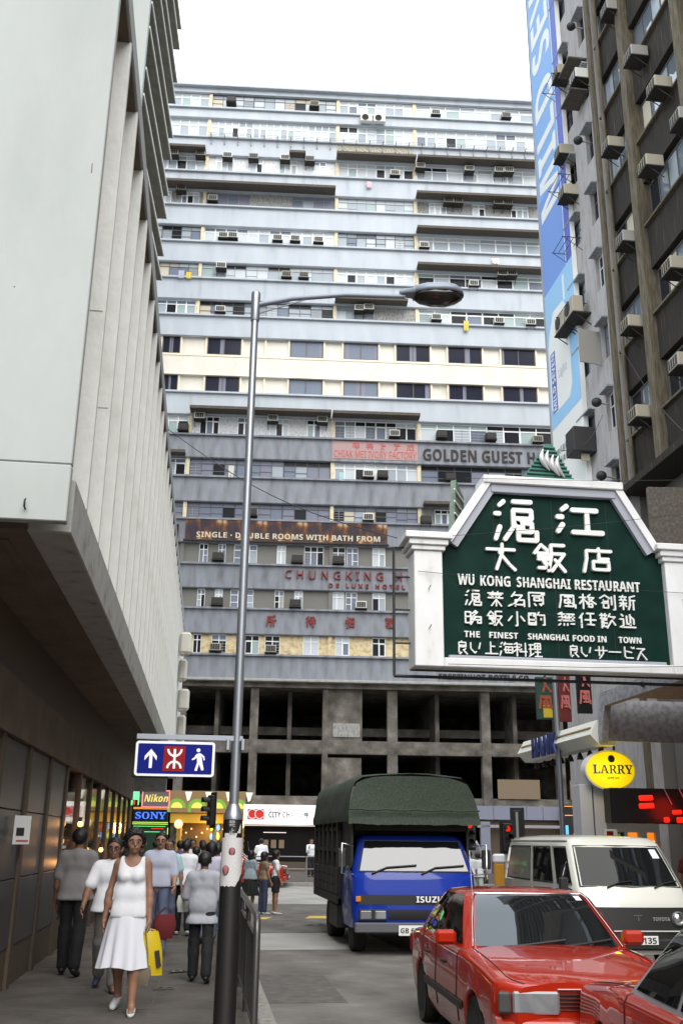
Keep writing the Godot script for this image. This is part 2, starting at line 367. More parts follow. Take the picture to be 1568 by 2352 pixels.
	# metal and street furniture
	mat("galvanised", Color(0.3, 0.32, 0.36), 0.38, 0.75)
	mat("zinc_sheet", Color(0.3, 0.3, 0.31), 0.6, 0.3)
	mat("black_paint", Color(0.008, 0.008, 0.008), 0.5)
	mat("rail_steel", Color(0.09, 0.085, 0.085), 0.3, 0.6)
	mat("far_rail", Color(0.2, 0.2, 0.21), 0.5, 0.3)
	mat("lamp_grey", Color(0.2, 0.23, 0.28), 0.5, 0.2)
	mat("lamp_lens", Color(0.018, 0.014, 0.012), 0.15)
	mat("sign_blue", Color(0.006, 0.012, 0.17), 0.5, 0.0, {"spec": 0.2})
	mat("sign_red", Color(0.24, 0.014, 0.012), 0.5, 0.0, {"spec": 0.2})
	mat("sign_face_white", Color(0.78, 0.79, 0.82), 0.4)
	nmat("poster", [[0.0, Color(0.3, 0.28, 0.28)], [0.4, Color(0.5, 0.49, 0.49)], [1.0, Color(0.6, 0.6, 0.6)]], 0.05, Vector3(3, 3, 3), 0.8)
	# vehicles
	mat("taxi_red", Color(0.33, 0.016, 0.004), 0.35, 0.0, {"coat": 1.0, "spec": 0.15})
	mat("truck_blue", Color(0.007, 0.031, 0.29), 0.35, 0.0, {"coat": 0.6, "spec": 0.2})
	mat("van_white", Color(0.62, 0.62, 0.56), 0.35, 0.0, {"coat": 0.8})
	mat("car_glass", Color(0.008, 0.009, 0.01), 0.02, 0.0, {"spec": 0.9})
	mat("black_trim", Color(0.012, 0.012, 0.012), 0.5)
	mat("tyre", Color(0.014, 0.014, 0.014), 0.85)
	mat("rim_steel", Color(0.32, 0.32, 0.33), 0.35, 0.7)
	mat("chrome", Color(0.75, 0.75, 0.76), 0.12, 1.0)
	mat("headlamp", Color(0.4, 0.42, 0.44), 0.06, 0.6, {"coat": 1.0})
	mat("amber", Color(0.55, 0.2, 0.02), 0.2)
	nmat("canvas", [[0.0, Color(0.018, 0.027, 0.018)], [0.5, Color(0.032, 0.045, 0.031)], [1.0, Color(0.052, 0.068, 0.05)]], 0.03, Vector3(1.2, 1.2, 1.2), 0.9, 0.3)
	nmat("old_timber", [[0.0, Color(0.012, 0.01, 0.009)], [1.0, Color(0.035, 0.03, 0.026)]], 0.05, Vector3(1, 1, 1), 0.9)
	mat("plate_white", Color(0.7, 0.7, 0.68), 0.5)
	mat("silver_trim", Color(0.4, 0.4, 0.43), 0.3, 0.5)
	# glowing things
	mat("glow_white", Color(0.8, 0.78, 0.75), 0.5, 0.0, {"emit": Color(1.0, 0.95, 0.9), "energy": 0.2})
	mat("glow_yellow", Color(0.75, 0.65, 0.02), 0.45, 0.0, {"emit": Color(1.0, 0.86, 0.02), "energy": 0.17})
	mat("glow_red", Color(0.6, 0.05, 0.02), 0.5, 0.0, {"emit": Color(1.0, 0.09, 0.02), "energy": 0.42})
	mat("glow_blue", Color(0.1, 0.25, 0.7), 0.5, 0.0, {"emit": Color(0.1, 0.3, 1.0), "energy": 0.45})
	mat("glow_cyan", Color(0.1, 0.4, 0.7), 0.5, 0.0, {"emit": Color(0.15, 0.6, 1.0), "energy": 0.4})
	mat("glow_green", Color(0.2, 0.6, 0.3), 0.5, 0.0, {"emit": Color(0.35, 1.0, 0.55), "energy": 0.35})
	mat("glow_pink", Color(0.7, 0.3, 0.3), 0.5, 0.0, {"emit": Color(1.0, 0.35, 0.4), "energy": 0.3})
	mat("glow_amber", Color(0.7, 0.4, 0.1), 0.5, 0.0, {"emit": Color(1.0, 0.55, 0.12), "energy": 0.3})
	mat("glow_lime", Color(0.5, 0.65, 0.2), 0.5, 0.0, {"emit": Color(0.75, 0.95, 0.2), "energy": 0.3})
	mat("gold", Color(0.4, 0.24, 0.04), 0.35, 0.4)
	mat("ad_green", Color(0.2, 0.4, 0.05), 0.6, 0.0, {"emit": Color(0.3, 0.6, 0.08), "energy": 0.12}); mat("ad_lemon", Color(0.6, 0.6, 0.12), 0.6, 0.0, {"emit": Color(1.0, 0.95, 0.3), "energy": 0.14}); mat("ad_cream", Color(0.75, 0.75, 0.65), 0.6, 0.0, {"emit": Color(1.0, 1.0, 0.85), "energy": 0.16})
	nmat("ad_floral", [[0.0, Color(0.08, 0.04, 0.02)], [0.35, Color(0.22, 0.13, 0.06)], [0.5, Color(0.4, 0.28, 0.12)], [0.62, Color(0.3, 0.1, 0.06)], [0.75, Color(0.25, 0.35, 0.1)], [1.0, Color(0.65, 0.62, 0.5)]], 0.09, Vector3(1.3, 1.3, 1.3), 0.7)
	mat("shop_blue_grey", Color(0.2, 0.21, 0.28), 0.7)
	mat("glow_bulb", Color(0.8, 0.6, 0.4), 0.5, 0.0, {"emit": Color(1.0, 0.75, 0.4), "energy": 1.2})
	mat("cream_letter", Color(0.55, 0.53, 0.46), 0.7); mat("orange_letter", Color(0.28, 0.06, 0.025), 0.6)
	mat("window_glass", Color(0.15, 0.18, 0.22), 0.04, 0.0, {"spec": 1.0})  # bluish albedo puts part of the sky reflection into the pane colour
	mat("ad_mid_blue", Color(0.2, 0.4, 0.76), 0.6)
	nmat("old_green", [[0.0, Color(0.03, 0.05, 0.04)], [0.5, Color(0.12, 0.17, 0.13)], [1.0, Color(0.3, 0.32, 0.24)]], 0.08, Vector3(1, 1, 1), 0.8)
	nmat("canopy_grey", [[0.0, Color(0.2, 0.2, 0.21)], [0.5, Color(0.34, 0.34, 0.37)], [1.0, Color(0.42, 0.42, 0.45)]], 0.02, Vector3(0.6, 0.6, 0.6), 0.85)
	mat("arch_dark", Color(0.13, 0.11, 0.09), 0.8); mat("arch_trim", Color(0.1, 0.085, 0.065), 0.8)
	mat("lightbox_white", Color(0.72, 0.72, 0.66), 0.5); mat("ad_letter_blue", Color(0.012, 0.025, 0.14), 0.5)
	mat("pier_white", Color(0.52, 0.53, 0.57), 0.6); mat("sign_deep_green", Color(0.01, 0.05, 0.035), 0.5); mat("sign_dark_red", Color(0.12, 0.012, 0.012), 0.5); mat("ad_gold", Color(0.5, 0.36, 0.02), 0.5)
	mat("logo_red", Color(0.5, 0.02, 0.015), 0.5, 0.0, {"emit": Color(0.9, 0.05, 0.03), "energy": 0.1}); mat("blue_grey_letter", Color(0.07, 0.09, 0.13), 0.5)
	mat("gold_lit", Color(0.42, 0.28, 0.03), 0.5, 0.0, {"emit": Color(1.0, 0.7, 0.05), "energy": 0.05}); mat("jeweller_inside", Color(0.14, 0.08, 0.02), 0.6)
	mat("glow_cream", Color(0.8, 0.7, 0.5), 0.4, 0.0, {"emit": Color(1.0, 0.85, 0.55), "energy": 0.4}); mat("panel_mauve", Color(0.16, 0.13, 0.14), 0.6)
	mat("glow_soft_yellow", Color(0.6, 0.55, 0.2), 0.5, 0.0, {"emit": Color(1.0, 0.85, 0.25), "energy": 0.2}); mat("front_green", Color(0.005, 0.03, 0.014), 0.5)
	mat("glow_poster", Color(0.7, 0.66, 0.6), 0.5, 0.0, {"emit": Color(1.0, 0.95, 0.85), "energy": 0.12}); mat("glow_cyan_pale", Color(0.5, 0.62, 0.75), 0.5, 0.0, {"emit": Color(0.7, 0.85, 1.0), "energy": 0.12})
	mat("print_red", Color(0.3, 0.11, 0.11), 0.85); mat("bollard_yellow", Color(0.5, 0.24, 0.02), 0.6)
	mat("lamp_smoke", Color(0.06, 0.06, 0.06), 0.1); mat("van_tint", Color(0.2, 0.2, 0.17), 0.1, 0.0, {"spec": 0.6}); mat("bumper_grey", Color(0.09, 0.09, 0.1), 0.5)
	for e in [["cloth_white", Color(0.7, 0.71, 0.75)], ["cloth_white_skirt", Color(0.66, 0.67, 0.73)], ["cloth_cream", Color(0.58, 0.57, 0.52)], ["cloth_greige", Color(0.16, 0.15, 0.14)], ["cloth_ash", Color(0.2, 0.19, 0.19)], ["cloth_grey", Color(0.33, 0.34, 0.38)], ["cloth_black", Color(0.008, 0.008, 0.009)], ["cloth_pale_blue", Color(0.4, 0.42, 0.52)], ["cloth_jeans", Color(0.09, 0.11, 0.18)], ["cloth_jeans_dark", Color(0.03, 0.035, 0.075)], ["cloth_lilac", Color(0.45, 0.44, 0.56)], ["cloth_teal", Color(0.36, 0.55, 0.58)], ["cloth_purple", Color(0.1, 0.06, 0.14)], ["cloth_pink", Color(0.6, 0.45, 0.48)], ["cloth_tan", Color(0.22, 0.15, 0.09)], ["cloth_mint", Color(0.45, 0.52, 0.47)], ["cloth_maroon", Color(0.1, 0.015, 0.012)], ["bag_white", Color(0.68, 0.7, 0.64)], ["bag_red", Color(0.13, 0.01, 0.012)], ["bag_taupe", Color(0.16, 0.13, 0.09)]]:
		mat(e[0], e[1], 0.85, 0.0, {"rim": 0.15})
	nmat("cloth_pattern", [[0.0, Color(0.08, 0.12, 0.14)], [0.5, Color(0.24, 0.3, 0.33)], [1.0, Color(0.5, 0.56, 0.6)]], 0.08, Vector3(4, 4, 4), 0.85)
	mat("bag_yellow", Color(0.62, 0.45, 0.01), 0.4)
	mat("skin_tan", Color(0.28, 0.145, 0.09), 0.55); mat("skin_fair", Color(0.33, 0.17, 0.11), 0.55); mat("skin_brown", Color(0.21, 0.1, 0.06), 0.55)
	mat("lips", Color(0.24, 0.09, 0.07), 0.5); mat("eye_white", Color(0.55, 0.5, 0.46), 0.3); mat("hair_black", Color(0.006, 0.005, 0.005), 0.55)
	mat("shoe_black", Color(0.012, 0.012, 0.012), 0.5); mat("shoe_pale", Color(0.55, 0.57, 0.58), 0.6); mat("shoe_navy", Color(0.03, 0.03, 0.07), 0.6)
	nmat("patch_dark", [[0.0, Color(0.07, 0.064, 0.057)], [0.5, Color(0.1, 0.092, 0.083)], [1.0, Color(0.14, 0.13, 0.118)]], 0.02, Vector3(0.4, 0.4, 0.4), 0.88)
	mat("board_tan", Color(0.2, 0.15, 0.1), 0.85)

func setting():
	var b := MB.new(); b.bx(-400, 400, -0.3, -0.153, -500, 300); struct("ground", b, M.asphalt)
	# the avenue that crosses in front, turned with the slab block
	var t := Transform3D(Basis(Vector3.UP, deg_to_rad(-4.2)), Vector3(0, 0, -60))
	b = MB.new(); b.bx(-150, 150, ROAD - 0.008, ROAD - 0.004, 15.5, 31)
	var o := struct("avenue", b, M.asphalt_avenue); o.transform = t
	b = MB.new(); b.bx(0.8, 8.6, ROAD - 0.004, ROAD, -32, 14); struct("road", b, M.asphalt)
	b = MB.new(); b.bx(-150, 150, ROAD - 0.01, 0.0, -12, 15.35); o = struct("far_pavement", b, M.paving); o.transform = t
	b = MB.new(); b.bx(-150, 150, ROAD - 0.01, 0.004, 15.35, 15.6, 0.02); o = struct("far_kerb", b, M.kerb_stone); o.transform = t
	b = MB.new(); b.bx(-14, 0.62, ROAD - 0.01, 0.0, -31.6, 14); struct("pavement", b, M.paving)
	var k := struct("kerb", MB_kerb(0.62, 0.80, -31.6, 14), M.kerb_stone)
	b = MB.new(); b.bx(8.8, 30, ROAD - 0.01, 0.0, -32, 14); struct("side_pavement", b, M.paving)
	struct("side_kerb", MB_kerb(8.62, 8.8, -32, 14), M.kerb_stone)
	for z in range(0, 30):
		var kb := MB.new(); kb.bx(0.622, 0.803, -0.1, 0.004, -31.6 + z * 0.9, -31.6 + z * 0.9 + 0.885, 0.012)
		part(k, "kerb_stone", kb.mesh(), M.kerb_stone)
	# yellow painted marks by the crossing
	for p in [[3.05, -26.6, 0.75, 0.8], [1.55, -26.2, 0.3, 0.6], [1.15, -27.3, 0.28, 0.8], [5.0, -28.4, 0.6, 1.0]]:
		b = MB.new(); var w: float = p[2] / 2.0; var l: float = p[3] / 2.0
		b.prism(PackedVector2Array([Vector2(-w - 0.1, -l), Vector2(w - 0.1, -l), Vector2(w + 0.1, l), Vector2(-w + 0.1, l)]), 0.003, Transform3D(Basis(Vector3.RIGHT, Vector3.FORWARD, Vector3.UP), Vector3(p[0], ROAD + 0.002, p[1])))
		struct("road_marking", b, M.yellow_paint)

func MB_kerb(x0: float, x1: float, z0: float, z1: float) -> MB:
	var b := MB.new(); b.bx(x0, x1, ROAD - 0.01, -0.004, z0, z1); return b

# ---------------------------------------------------------------- slab block across the avenue
const ROWS := [[53.15, 51.82], [50.94, 49.28], [47.78, 46.38], [44.79, 43.59], [41.96, 40.67], [39.04, 37.83], [36.18, 35.0], [33.41, 32.23], [30.6, 29.36], [27.75, 26.38], [24.78, 23.54], [21.83, 20.73], [19.15, 17.85], [16.27, 15.06], [13.46, 12.24]]
const SEGS := [[-7.6, -2.32], [-2.08, 6.9], [7.12, 12.48], [12.72, 21.5], [21.74, 26.0]]
const STYLE := ["wgwww", "wwwww", "wswww", "svlss", "gwgww", "glwdw", "wgldd", "ccccc", "ccccc", "dsddd", "dbwbb", "bbbsb", "ttttt", "ttttt", "yyyyy"]
var block: Node3D

func pane_pick(style: String) -> Material:
	var r := rng.randf()
	match style:
		"w": return M.pane_white if r < 0.5 else (M.pane_pale if r < 0.78 else (M.pane_green if r < 0.86 else (M.pane_blue if r < 0.91 else M.pane_dark)))
		"d": return M.pane_dark if r < 0.5 else (M.pane_blue if r < 0.68 else (M.pane_green if r < 0.85 else M.pane_white))
		"g": return M.pane_pale if r < 0.4 else (M.pane_white if r < 0.66 else (M.pane_blue if r < 0.8 else (M.pane_dark if r < 0.9 else M.pane_cream)))
		"l": return M.pane_white if r < 0.5 else (M.pane_pale if r < 0.85 else (M.pane_dark if r < 0.9 else M.pane_green))
		"v": return M.pane_violet if r < 0.55 else (M.pane_blue if r < 0.85 else M.pane_pale)
		"b": return M.pane_blue if r < 0.3 else (M.pane_violet if r < 0.58 else (M.pane_dark if r < 0.82 else (M.pane_pale if r < 0.94 else M.pane_cream)))
	return M.pane_pale

# one window: frame bars as the part, its panes as sub-parts; x0..x1, y0..y1 in facade coordinates, at depth w
func window(x0: float, x1: float, y0: float, y1: float, w: float, n: int, style: String, fm: Material, bar := 0.055, transom := 0.3):
	var yt := y0 + (y1 - y0) * (1.0 - transom)
	var f := MB.new()
	var d := 0.05
	f.bx(x0, x1, y0, y0 + bar, w, w + d); f.bx(x0, x1, y1 - bar, y1, w, w + d)
	if transom > 0.0: f.bx(x0 + bar, x1 - bar, yt - bar / 2, yt + bar / 2, w, w + d - 0.004)
	for i in n + 1:
		var x := lerpf(x0, x1, float(i) / n)
		var hw := bar * (0.5 if i > 0 and i < n else 0.55)
		var a := maxf(x - hw, x0); var e := minf(x + hw, x1)
		f.bx(a, e, y0 + bar, y1 - bar, w, w + d - 0.002)
	var o := part(block, "window", f, fm)
	for i in n:
		var a := lerpf(x0, x1, float(i) / n) + bar / 2; var e := lerpf(x0, x1, float(i + 1) / n) - bar / 2
		var m := pane_pick(style)
		ubox(o, "pane", Vector3((a + e) / 2, (y0 + bar + yt) / 2, w + 0.012), Vector3(e - a, yt - y0 - bar, 0.012), m)
		# inner casement bars on white windows
		if style in ["w", "d"] and rng.randf() < 0.55:
			var c := MB.new(); var t := 0.03
			c.bx(a, a + t, y0 + bar, yt - bar / 2, w + 0.02, w + 0.042); c.bx(e - t, e, y0 + bar, yt - bar / 2, w + 0.02, w + 0.042)
			c.bx(a + t, e - t, y0 + bar, y0 + bar + t, w + 0.02, w + 0.042); c.bx(a + t, e - t, yt - bar / 2 - t, yt - bar / 2, w + 0.02, w + 0.042)
			part(o, "casement", c, fm)
		elif style in ["g", "b", "l"] and rng.randf() < 0.5:
			var c := MB.new(); var ym := lerpf(y0, yt, rng.randf_range(0.4, 0.6))
			c.bx(a, e, ym - 0.02, ym + 0.02, w + 0.02, w + 0.04); part(o, "glazing_bar", c, fm)
		elif style in ["d", "b", "g"] and rng.randf() < 0.25:
			var c := MB.new()   # a burglar grille of bent bars
			for q in 5:
				var yy := lerpf(y0 + 0.1, yt - 0.06, q / 4.0)
				c.bx(a, e, yy - 0.012, yy + 0.012, w + 0.05, w + 0.065)
			c.bx((a + e) / 2 - 0.012, (a + e) / 2 + 0.012, y0 + bar, yt, w + 0.066, w + 0.08); part(o, "burglar_grille", c, M.frame_grey)
	if transom > 0.0:
		var k := maxi(1, n / 2)
		for i in k:
			var a := lerpf(x0, x1, float(i) / k) + bar / 2; var e := lerpf(x0, x1, float(i + 1) / k) - bar / 2
			ubox(o, "transom_pane", Vector3((a + e) / 2, (yt + y1 - bar) / 2, w + 0.012), Vector3(e - a, y1 - bar - yt, 0.012), pane_pick(style))
	return o

func band(called: String, x0: float, x1: float, y0: float, y1: float, w0: float, w1: float, m: Material, bev := 0.0):
	var b := MB.new(); b.bx(x0, x1, y0, y1, w0, w1, bev); return part(block, called, b, m)

func slab_block():
	block = thing("apartment_block", "seventeen storey grey blue slab block with long window strips across the avenue", "building", Vector3(0, 0, -60), deg_to_rad(-4.2))
	var L := -30.0; var R := 45.0
	band("rear_wall", L, R, 11.2, 53.6, -12.0, -0.35, M.plaster_grey)
	band("parapet", L, R, 53.17, 53.56, -0.345, 0.22, M.band)
	band("coping", L, R, 53.561, 53.72, -0.4, 0.5, M.band)
	band("roof", L, R, 53.6, 53.65, -12.0, -0.42, M.plaster_grey)
	for i in ROWS.size():
		var top: float = ROWS[i][0]; var bot: float = ROWS[i][1]
		var nxt: float = ROWS[i + 1][0] if i + 1 < ROWS.size() else 10.75
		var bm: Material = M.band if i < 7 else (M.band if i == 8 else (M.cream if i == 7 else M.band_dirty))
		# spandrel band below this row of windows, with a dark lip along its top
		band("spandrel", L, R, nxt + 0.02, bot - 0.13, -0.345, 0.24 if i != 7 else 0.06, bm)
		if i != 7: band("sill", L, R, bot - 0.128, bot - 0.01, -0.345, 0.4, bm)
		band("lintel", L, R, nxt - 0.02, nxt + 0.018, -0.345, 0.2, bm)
		if i in [7, 8]: continue
		# dividers between flats
		for s in SEGS.size() - 1:
			var x: float = SEGS[s][1]
			band("pilaster", x + 0.003, x + 0.237, bot - 0.008, top - 0.022, -0.345, 0.1, M.ochre if i < 12 else (M.tile_grey if i < 14 else M.plaster_yellow))
		for s in SEGS.size():
			var x0: float = SEGS[s][0]; var x1: float = SEGS[s][1]
			var y0 := bot; var y1 := top - 0.03
			var stl: String = STYLE[i][s]
			match stl:
				"w", "d":
					if s == 4 and i < 3: stl = "w"
					var units := 3 if s == 1 else 2
					for q in units:
						var a := lerpf(x0, x1, float(q) / units) + 0.01; var e := lerpf(x0, x1, float(q + 1) / units) - 0.01
						window(a, e, y0, y1, -0.05, 6 if s in [1, 3] and i == 1 else 4, stl, M.frame_white, 0.06, 0.32 if i == 1 else 0.27)
				"g", "b", "l", "v":
					var units := 3 if s == 1 else 2
					for q in units:
						var a := lerpf(x0, x1, float(q) / units) + 0.01; var e := lerpf(x0, x1, float(q + 1) / units) - 0.01
						if stl == "v" and q == 1 or (stl == "l" and i == 6 and q == 1):
							band("wall_panel", a, e, y0, y1, -0.345, 0.02, M.plaster_grey)
						else:
							window(a, e, y0, y1, -0.05, 4, stl, M.frame_steel if stl in ["b", "g"] else M.frame_grey, 0.035, 0.26)
				"s":
					band("wall_panel", x0, x1, y0, y1, -0.345, -0.01, M.plaster_white if i in [2, 9] else M.plaster_grey)
					var n := 4 if s == 1 else 3
					for q in n:
						var c := lerpf(x0, x1, (q + 0.5) / n); var hw := 0.62 if q % 2 == 0 else 0.45
						window(c - hw, c + hw, y0 + 0.03, y1 - 0.02, -0.008, 3 if q % 2 == 0 else 2, "w" if i < 9 else "d", M.frame_white, 0.06, 0.27)
				"t", "y":
					band("wall_panel", x0, x1, y0, y1, -0.345, -0.01, M.tile_grey if stl == "t" else M.plaster_yellow)
	# windows of the three lower floors
	var low := [
		[12, [[-3.05, -2.55], [-1.15, -0.62], [0.02, 0.48], [1.0, 2.42], [3.65, 4.2], [5.35, 6.55], [7.0, 7.9], [8.0, 8.7]]],
		[13, [[-3.1, -2.6], [-1.12, -0.65], [-0.05, 0.42], [0.9, 2.3], [3.6, 4.15], [4.8, 5.32], [6.95, 7.85], [7.95, 8.65]]],
		[14, [[-3.15, -2.0], [-1.2, -0.72], [-0.1, 0.78], [1.9, 2.75], [3.1, 4.0], [5.4, 6.35], [7.35, 8.2]]]]
	for e in low:
		var top: float = ROWS[e[0]][0] - 0.04; var bot: float = ROWS[e[0]][1] + 0.02
		var more: Array = e[1].duplicate()
		var x := 9.6
		while x < 25.0:
			more.append([x, x + (1.3 if more.size() % 3 == 0 else 0.8)]); x += 2.3
		for q in more:
			window(q[0], q[1], bot, top, -0.008, 3 if q[1] - q[0] > 1.15 else 2, "d" if e[0] == 14 else ("b" if rng.randf() < 0.6 else "w"), M.frame_white, 0.05, 0.3)
	# the two refaced cream floors: framed dark sliding windows between recessed panels
	for i in [7, 8]:
		var top: float = ROWS[i][0]; var bot: float = ROWS[i][1]
		band("cream_wall", L, R, bot - 0.2, top + 0.12, -0.345, -0.05, M.cream)
		band("cream_rail", L, R, top + 0.0, top + 0.13, -0.049, 0.09, M.cream_trim)
		band("cream_rail", L, R, bot - 0.22, bot - 0.08, -0.049, 0.09, M.cream_trim)
		var wins := [[-7.9, -5.7], [-4.35, -3.2], [-1.4, 0.82], [4.08, 6.28], [7.66, 9.94], [11.18, 13.42], [14.68, 16.94], [18.3, 20.58], [22.0, 24.2]]
		for k in wins.size():
			var a: float = wins[k][0]; var e: float = wins[k][1]
			var f := MB.new(); var fb := 0.05
			f.bx(a, e, bot - 0.06, bot - 0.01, -0.04, 0.03); f.bx(a, e, top - 0.06, top - 0.01, -0.04, 0.03)
			for x in [a, (a + e) / 2 - fb / 2, e - fb]: f.bx(x, x + fb, bot - 0.009, top - 0.061, -0.04, 0.028)
			var o := part(block, "window", f, M.frame_bronze)
			for q in 2:
				var pa := a + fb + 0.002 if q == 0 else (a + e) / 2 + fb / 2 + 0.002
				var pe := (a + e) / 2 - fb / 2 - 0.002 if q == 0 else e - fb - 0.002
				ubox(o, "pane", Vector3((pa + pe) / 2, (bot + top) / 2 - 0.035, -0.02), Vector3(pe - pa, top - bot - 0.05, 0.012), (M.pane_blue if k in [3, 4] else M.pane_navy))
				if rng.randf() < 0.6:
					var cw := (pe - pa) * rng.randf_range(0.12, 0.3)
					var cx := pa + cw / 2 if rng.randf() < 0.5 else pe - cw / 2
					ubox(o, "curtain", Vector3(cx, (bot + top) / 2 - 0.035, -0.0125), Vector3(cw, top - bot - 0.07, 0.004), M.pane_violet)
			# mullions standing beside each window, recessed panels between
			for x in [a - 0.13, e + 0.02]:
				band("mullion", x, x + 0.11, bot - 0.078, top - 0.002, -0.049, 0.085, M.cream_trim)
			if k + 1 < wins.size():
				var gap: float = wins[k + 1][0] - e
				if gap > 2.0: band("mullion", e + gap / 2 - 0.06, e + gap / 2 + 0.05, bot - 0.078, top - 0.002, -0.049, 0.085, M.cream_trim)
	# projecting canopies, dark with grime
	for c in [[-7.6, -2.3, 2, 0.7], [3.6, 4.75, 2, 0.6], [6.95, 12.6, 2, 0.75], [12.7, 21.5, 2, 0.8], [-7.6, 6.9, 3, 0.85], [12.6, 21.3, 3, 0.75], [12.6, 21.5, 4, 0.75], [12.6, 21.5, 5, 0.75], [7.0, 11.9, 6, 0.7], [-2.2, 6.85, 9, 0.85], [6.95, 12.6, 9, 0.8], [-6.0, -2.35, 10, 0.6], [12.8, 14.9, 11, 0.6]]:
		var y: float = ROWS[c[2]][0] + 0.06
		var b := MB.new(); b.bx(c[0], c[1], y, y + 0.2, 0.242, c[3] + 0.25, 0.01)
		part(block, "canopy", b, M.canopy_dark)
	# flaking render and brackets below the second row
	band("flaking_render", 6.98, 12.55, 47.9, 49.1, 0.2, 0.255, M.band_peeled)
	for q in 26:
		var u := -2.0 + q * 0.94
		var b := MB.new(); b.bx(u, u + 0.07, 48.65, 49.2, 0.256, 0.32); b.bx(u, u + 0.05, 49.15, 49.2, 0.291, 0.8); part(block, "bracket", b, M.sill_dark)
	for q in 3:
		var b := MB.new(); b.tube([Vector3(-2.2, 49.2, 0.45 + q * 0.17), Vector3(21.6, 49.2, 0.45 + q * 0.17)], 0.012, 5); part(block, "laundry_pole", b, M.far_rail)
	slab_podium()
	slab_signs()
	slab_air_conditioners()

func slab_podium():
	# cornice and stripped concrete frame of the lower floors
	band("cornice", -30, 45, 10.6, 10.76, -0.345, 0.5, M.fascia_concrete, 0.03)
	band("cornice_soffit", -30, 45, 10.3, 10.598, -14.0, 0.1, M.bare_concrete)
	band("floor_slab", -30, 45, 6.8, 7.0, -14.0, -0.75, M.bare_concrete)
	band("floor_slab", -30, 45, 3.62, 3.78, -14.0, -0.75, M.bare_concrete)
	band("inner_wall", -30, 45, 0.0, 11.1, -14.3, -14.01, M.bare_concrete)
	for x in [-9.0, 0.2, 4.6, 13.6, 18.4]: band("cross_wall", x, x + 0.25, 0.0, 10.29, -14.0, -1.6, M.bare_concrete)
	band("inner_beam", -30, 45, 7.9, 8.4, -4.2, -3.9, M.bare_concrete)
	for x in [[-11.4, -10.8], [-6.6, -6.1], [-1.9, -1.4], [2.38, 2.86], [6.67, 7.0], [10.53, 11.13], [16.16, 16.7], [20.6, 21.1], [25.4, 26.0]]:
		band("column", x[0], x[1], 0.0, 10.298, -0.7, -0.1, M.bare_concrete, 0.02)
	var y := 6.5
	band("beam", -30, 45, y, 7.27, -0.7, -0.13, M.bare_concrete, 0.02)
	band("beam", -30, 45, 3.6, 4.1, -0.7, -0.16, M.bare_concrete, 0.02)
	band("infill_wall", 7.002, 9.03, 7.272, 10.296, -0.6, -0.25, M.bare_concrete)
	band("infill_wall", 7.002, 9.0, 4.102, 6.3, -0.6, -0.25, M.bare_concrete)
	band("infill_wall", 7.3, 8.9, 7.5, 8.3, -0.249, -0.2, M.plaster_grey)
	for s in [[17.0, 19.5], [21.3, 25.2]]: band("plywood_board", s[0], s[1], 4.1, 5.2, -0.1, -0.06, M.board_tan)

func slab_signs():
	var B := Basis.IDENTITY
	var s := thing("painted_sign", "red lettered signboard naming a house and de luxe hotel on grey band", "sign", block.position, block.rotation.y)
	text(s, "lettering", "C H U N G K I N G   H O U S E", Vector3(4.2, 16.95, 0.25), 10.0, 0.52, M.red_letter, 0.12, B, "Droid Sans", false)
	text(s, "lettering", "D E   L U X E   H O T E L", Vector3(6.9, 16.45, 0.25), 4.7, 0.27, M.red_letter, 0.08)
	s = thing("character_sign", "three red written characters fixed along grey band of slab block", "sign", block.position, block.rotation.y)
	var x := 3.45
	for c in ["所", "待", "招", "舊"]:
		strokes(s, "character", c, Vector3(x - 0.28, 13.98, 0.25), 0.55, 0.62, M.red_letter, 0.16, 0.08); x += 2.4
	s = thing("guest_house_sign", "black lettered guest house sign on streaked grey band", "sign", block.position, block.rotation.y)
	text(s, "lettering", "GOLDEN GUEST HOUSE", Vector3(12.85, 25.02, 0.245), 9.6, 0.82, M.black_letter, 0.05)
	s = thing("factory_sign", "faded pink sign of an ivory factory with red lettering", "sign", block.position, block.rotation.y)
	band_on(s, "board", 7.0, 12.5, 24.98, 26.2, 0.241, 0.262, M.faded_pink)
	text(s, "lettering", "CHIAK MEI IVORY FACTORY", Vector3(7.1, 25.08, 0.263), 5.3, 0.48, M.faded_red, 0.02, B, "Droid Sans", false)
	x = 8.3
	for c in ["澤", "美", "象", "牙", "廠"]:
		strokes(s, "character", c, Vector3(x, 25.68, 0.263), 0.42, 0.42, M.faded_red, 0.13, 0.02); x += 0.88
	s = thing("rusty_sign", "rusty brown signboard offering rooms with bath, paint peeling off", "sign", block.position, block.rotation.y)
	band_on(s, "board", -2.05, 10.5, 19.3, 20.62, 0.275, 0.36, M.rust_sign)
	band_on(s, "frame", -2.15, 10.6, 19.2, 19.298, 0.27, 0.39, M.black_letter)
	band_on(s, "frame", -2.15, 10.6, 20.622, 20.7, 0.27, 0.39, M.black_letter)
	text(s, "lettering", "SINGLE · DOUBLE ROOMS WITH BATH FROM", Vector3(-1.35, 19.42, 0.361), 11.4, 0.36, M.pale_letter, 0.03)
	s = thing("bottle_company_sign", "low dark lettering of a bottle company along the cornice", "sign", block.position, block.rotation.y)
	text(s, "lettering", "FREEZINHOT BOTTLE CO.", Vector3(13.6, 10.95, 0.245), 5.6, 0.34, M.black_letter, 0.06)

func band_on(o: Node3D, called: String, x0: float, x1: float, y0: float, y1: float, w0: float, w1: float, m: Material):
	var b := MB.new(); b.bx(x0, x1, y0, y1, w0, w1, 0.004); return part(o, called, b, m)

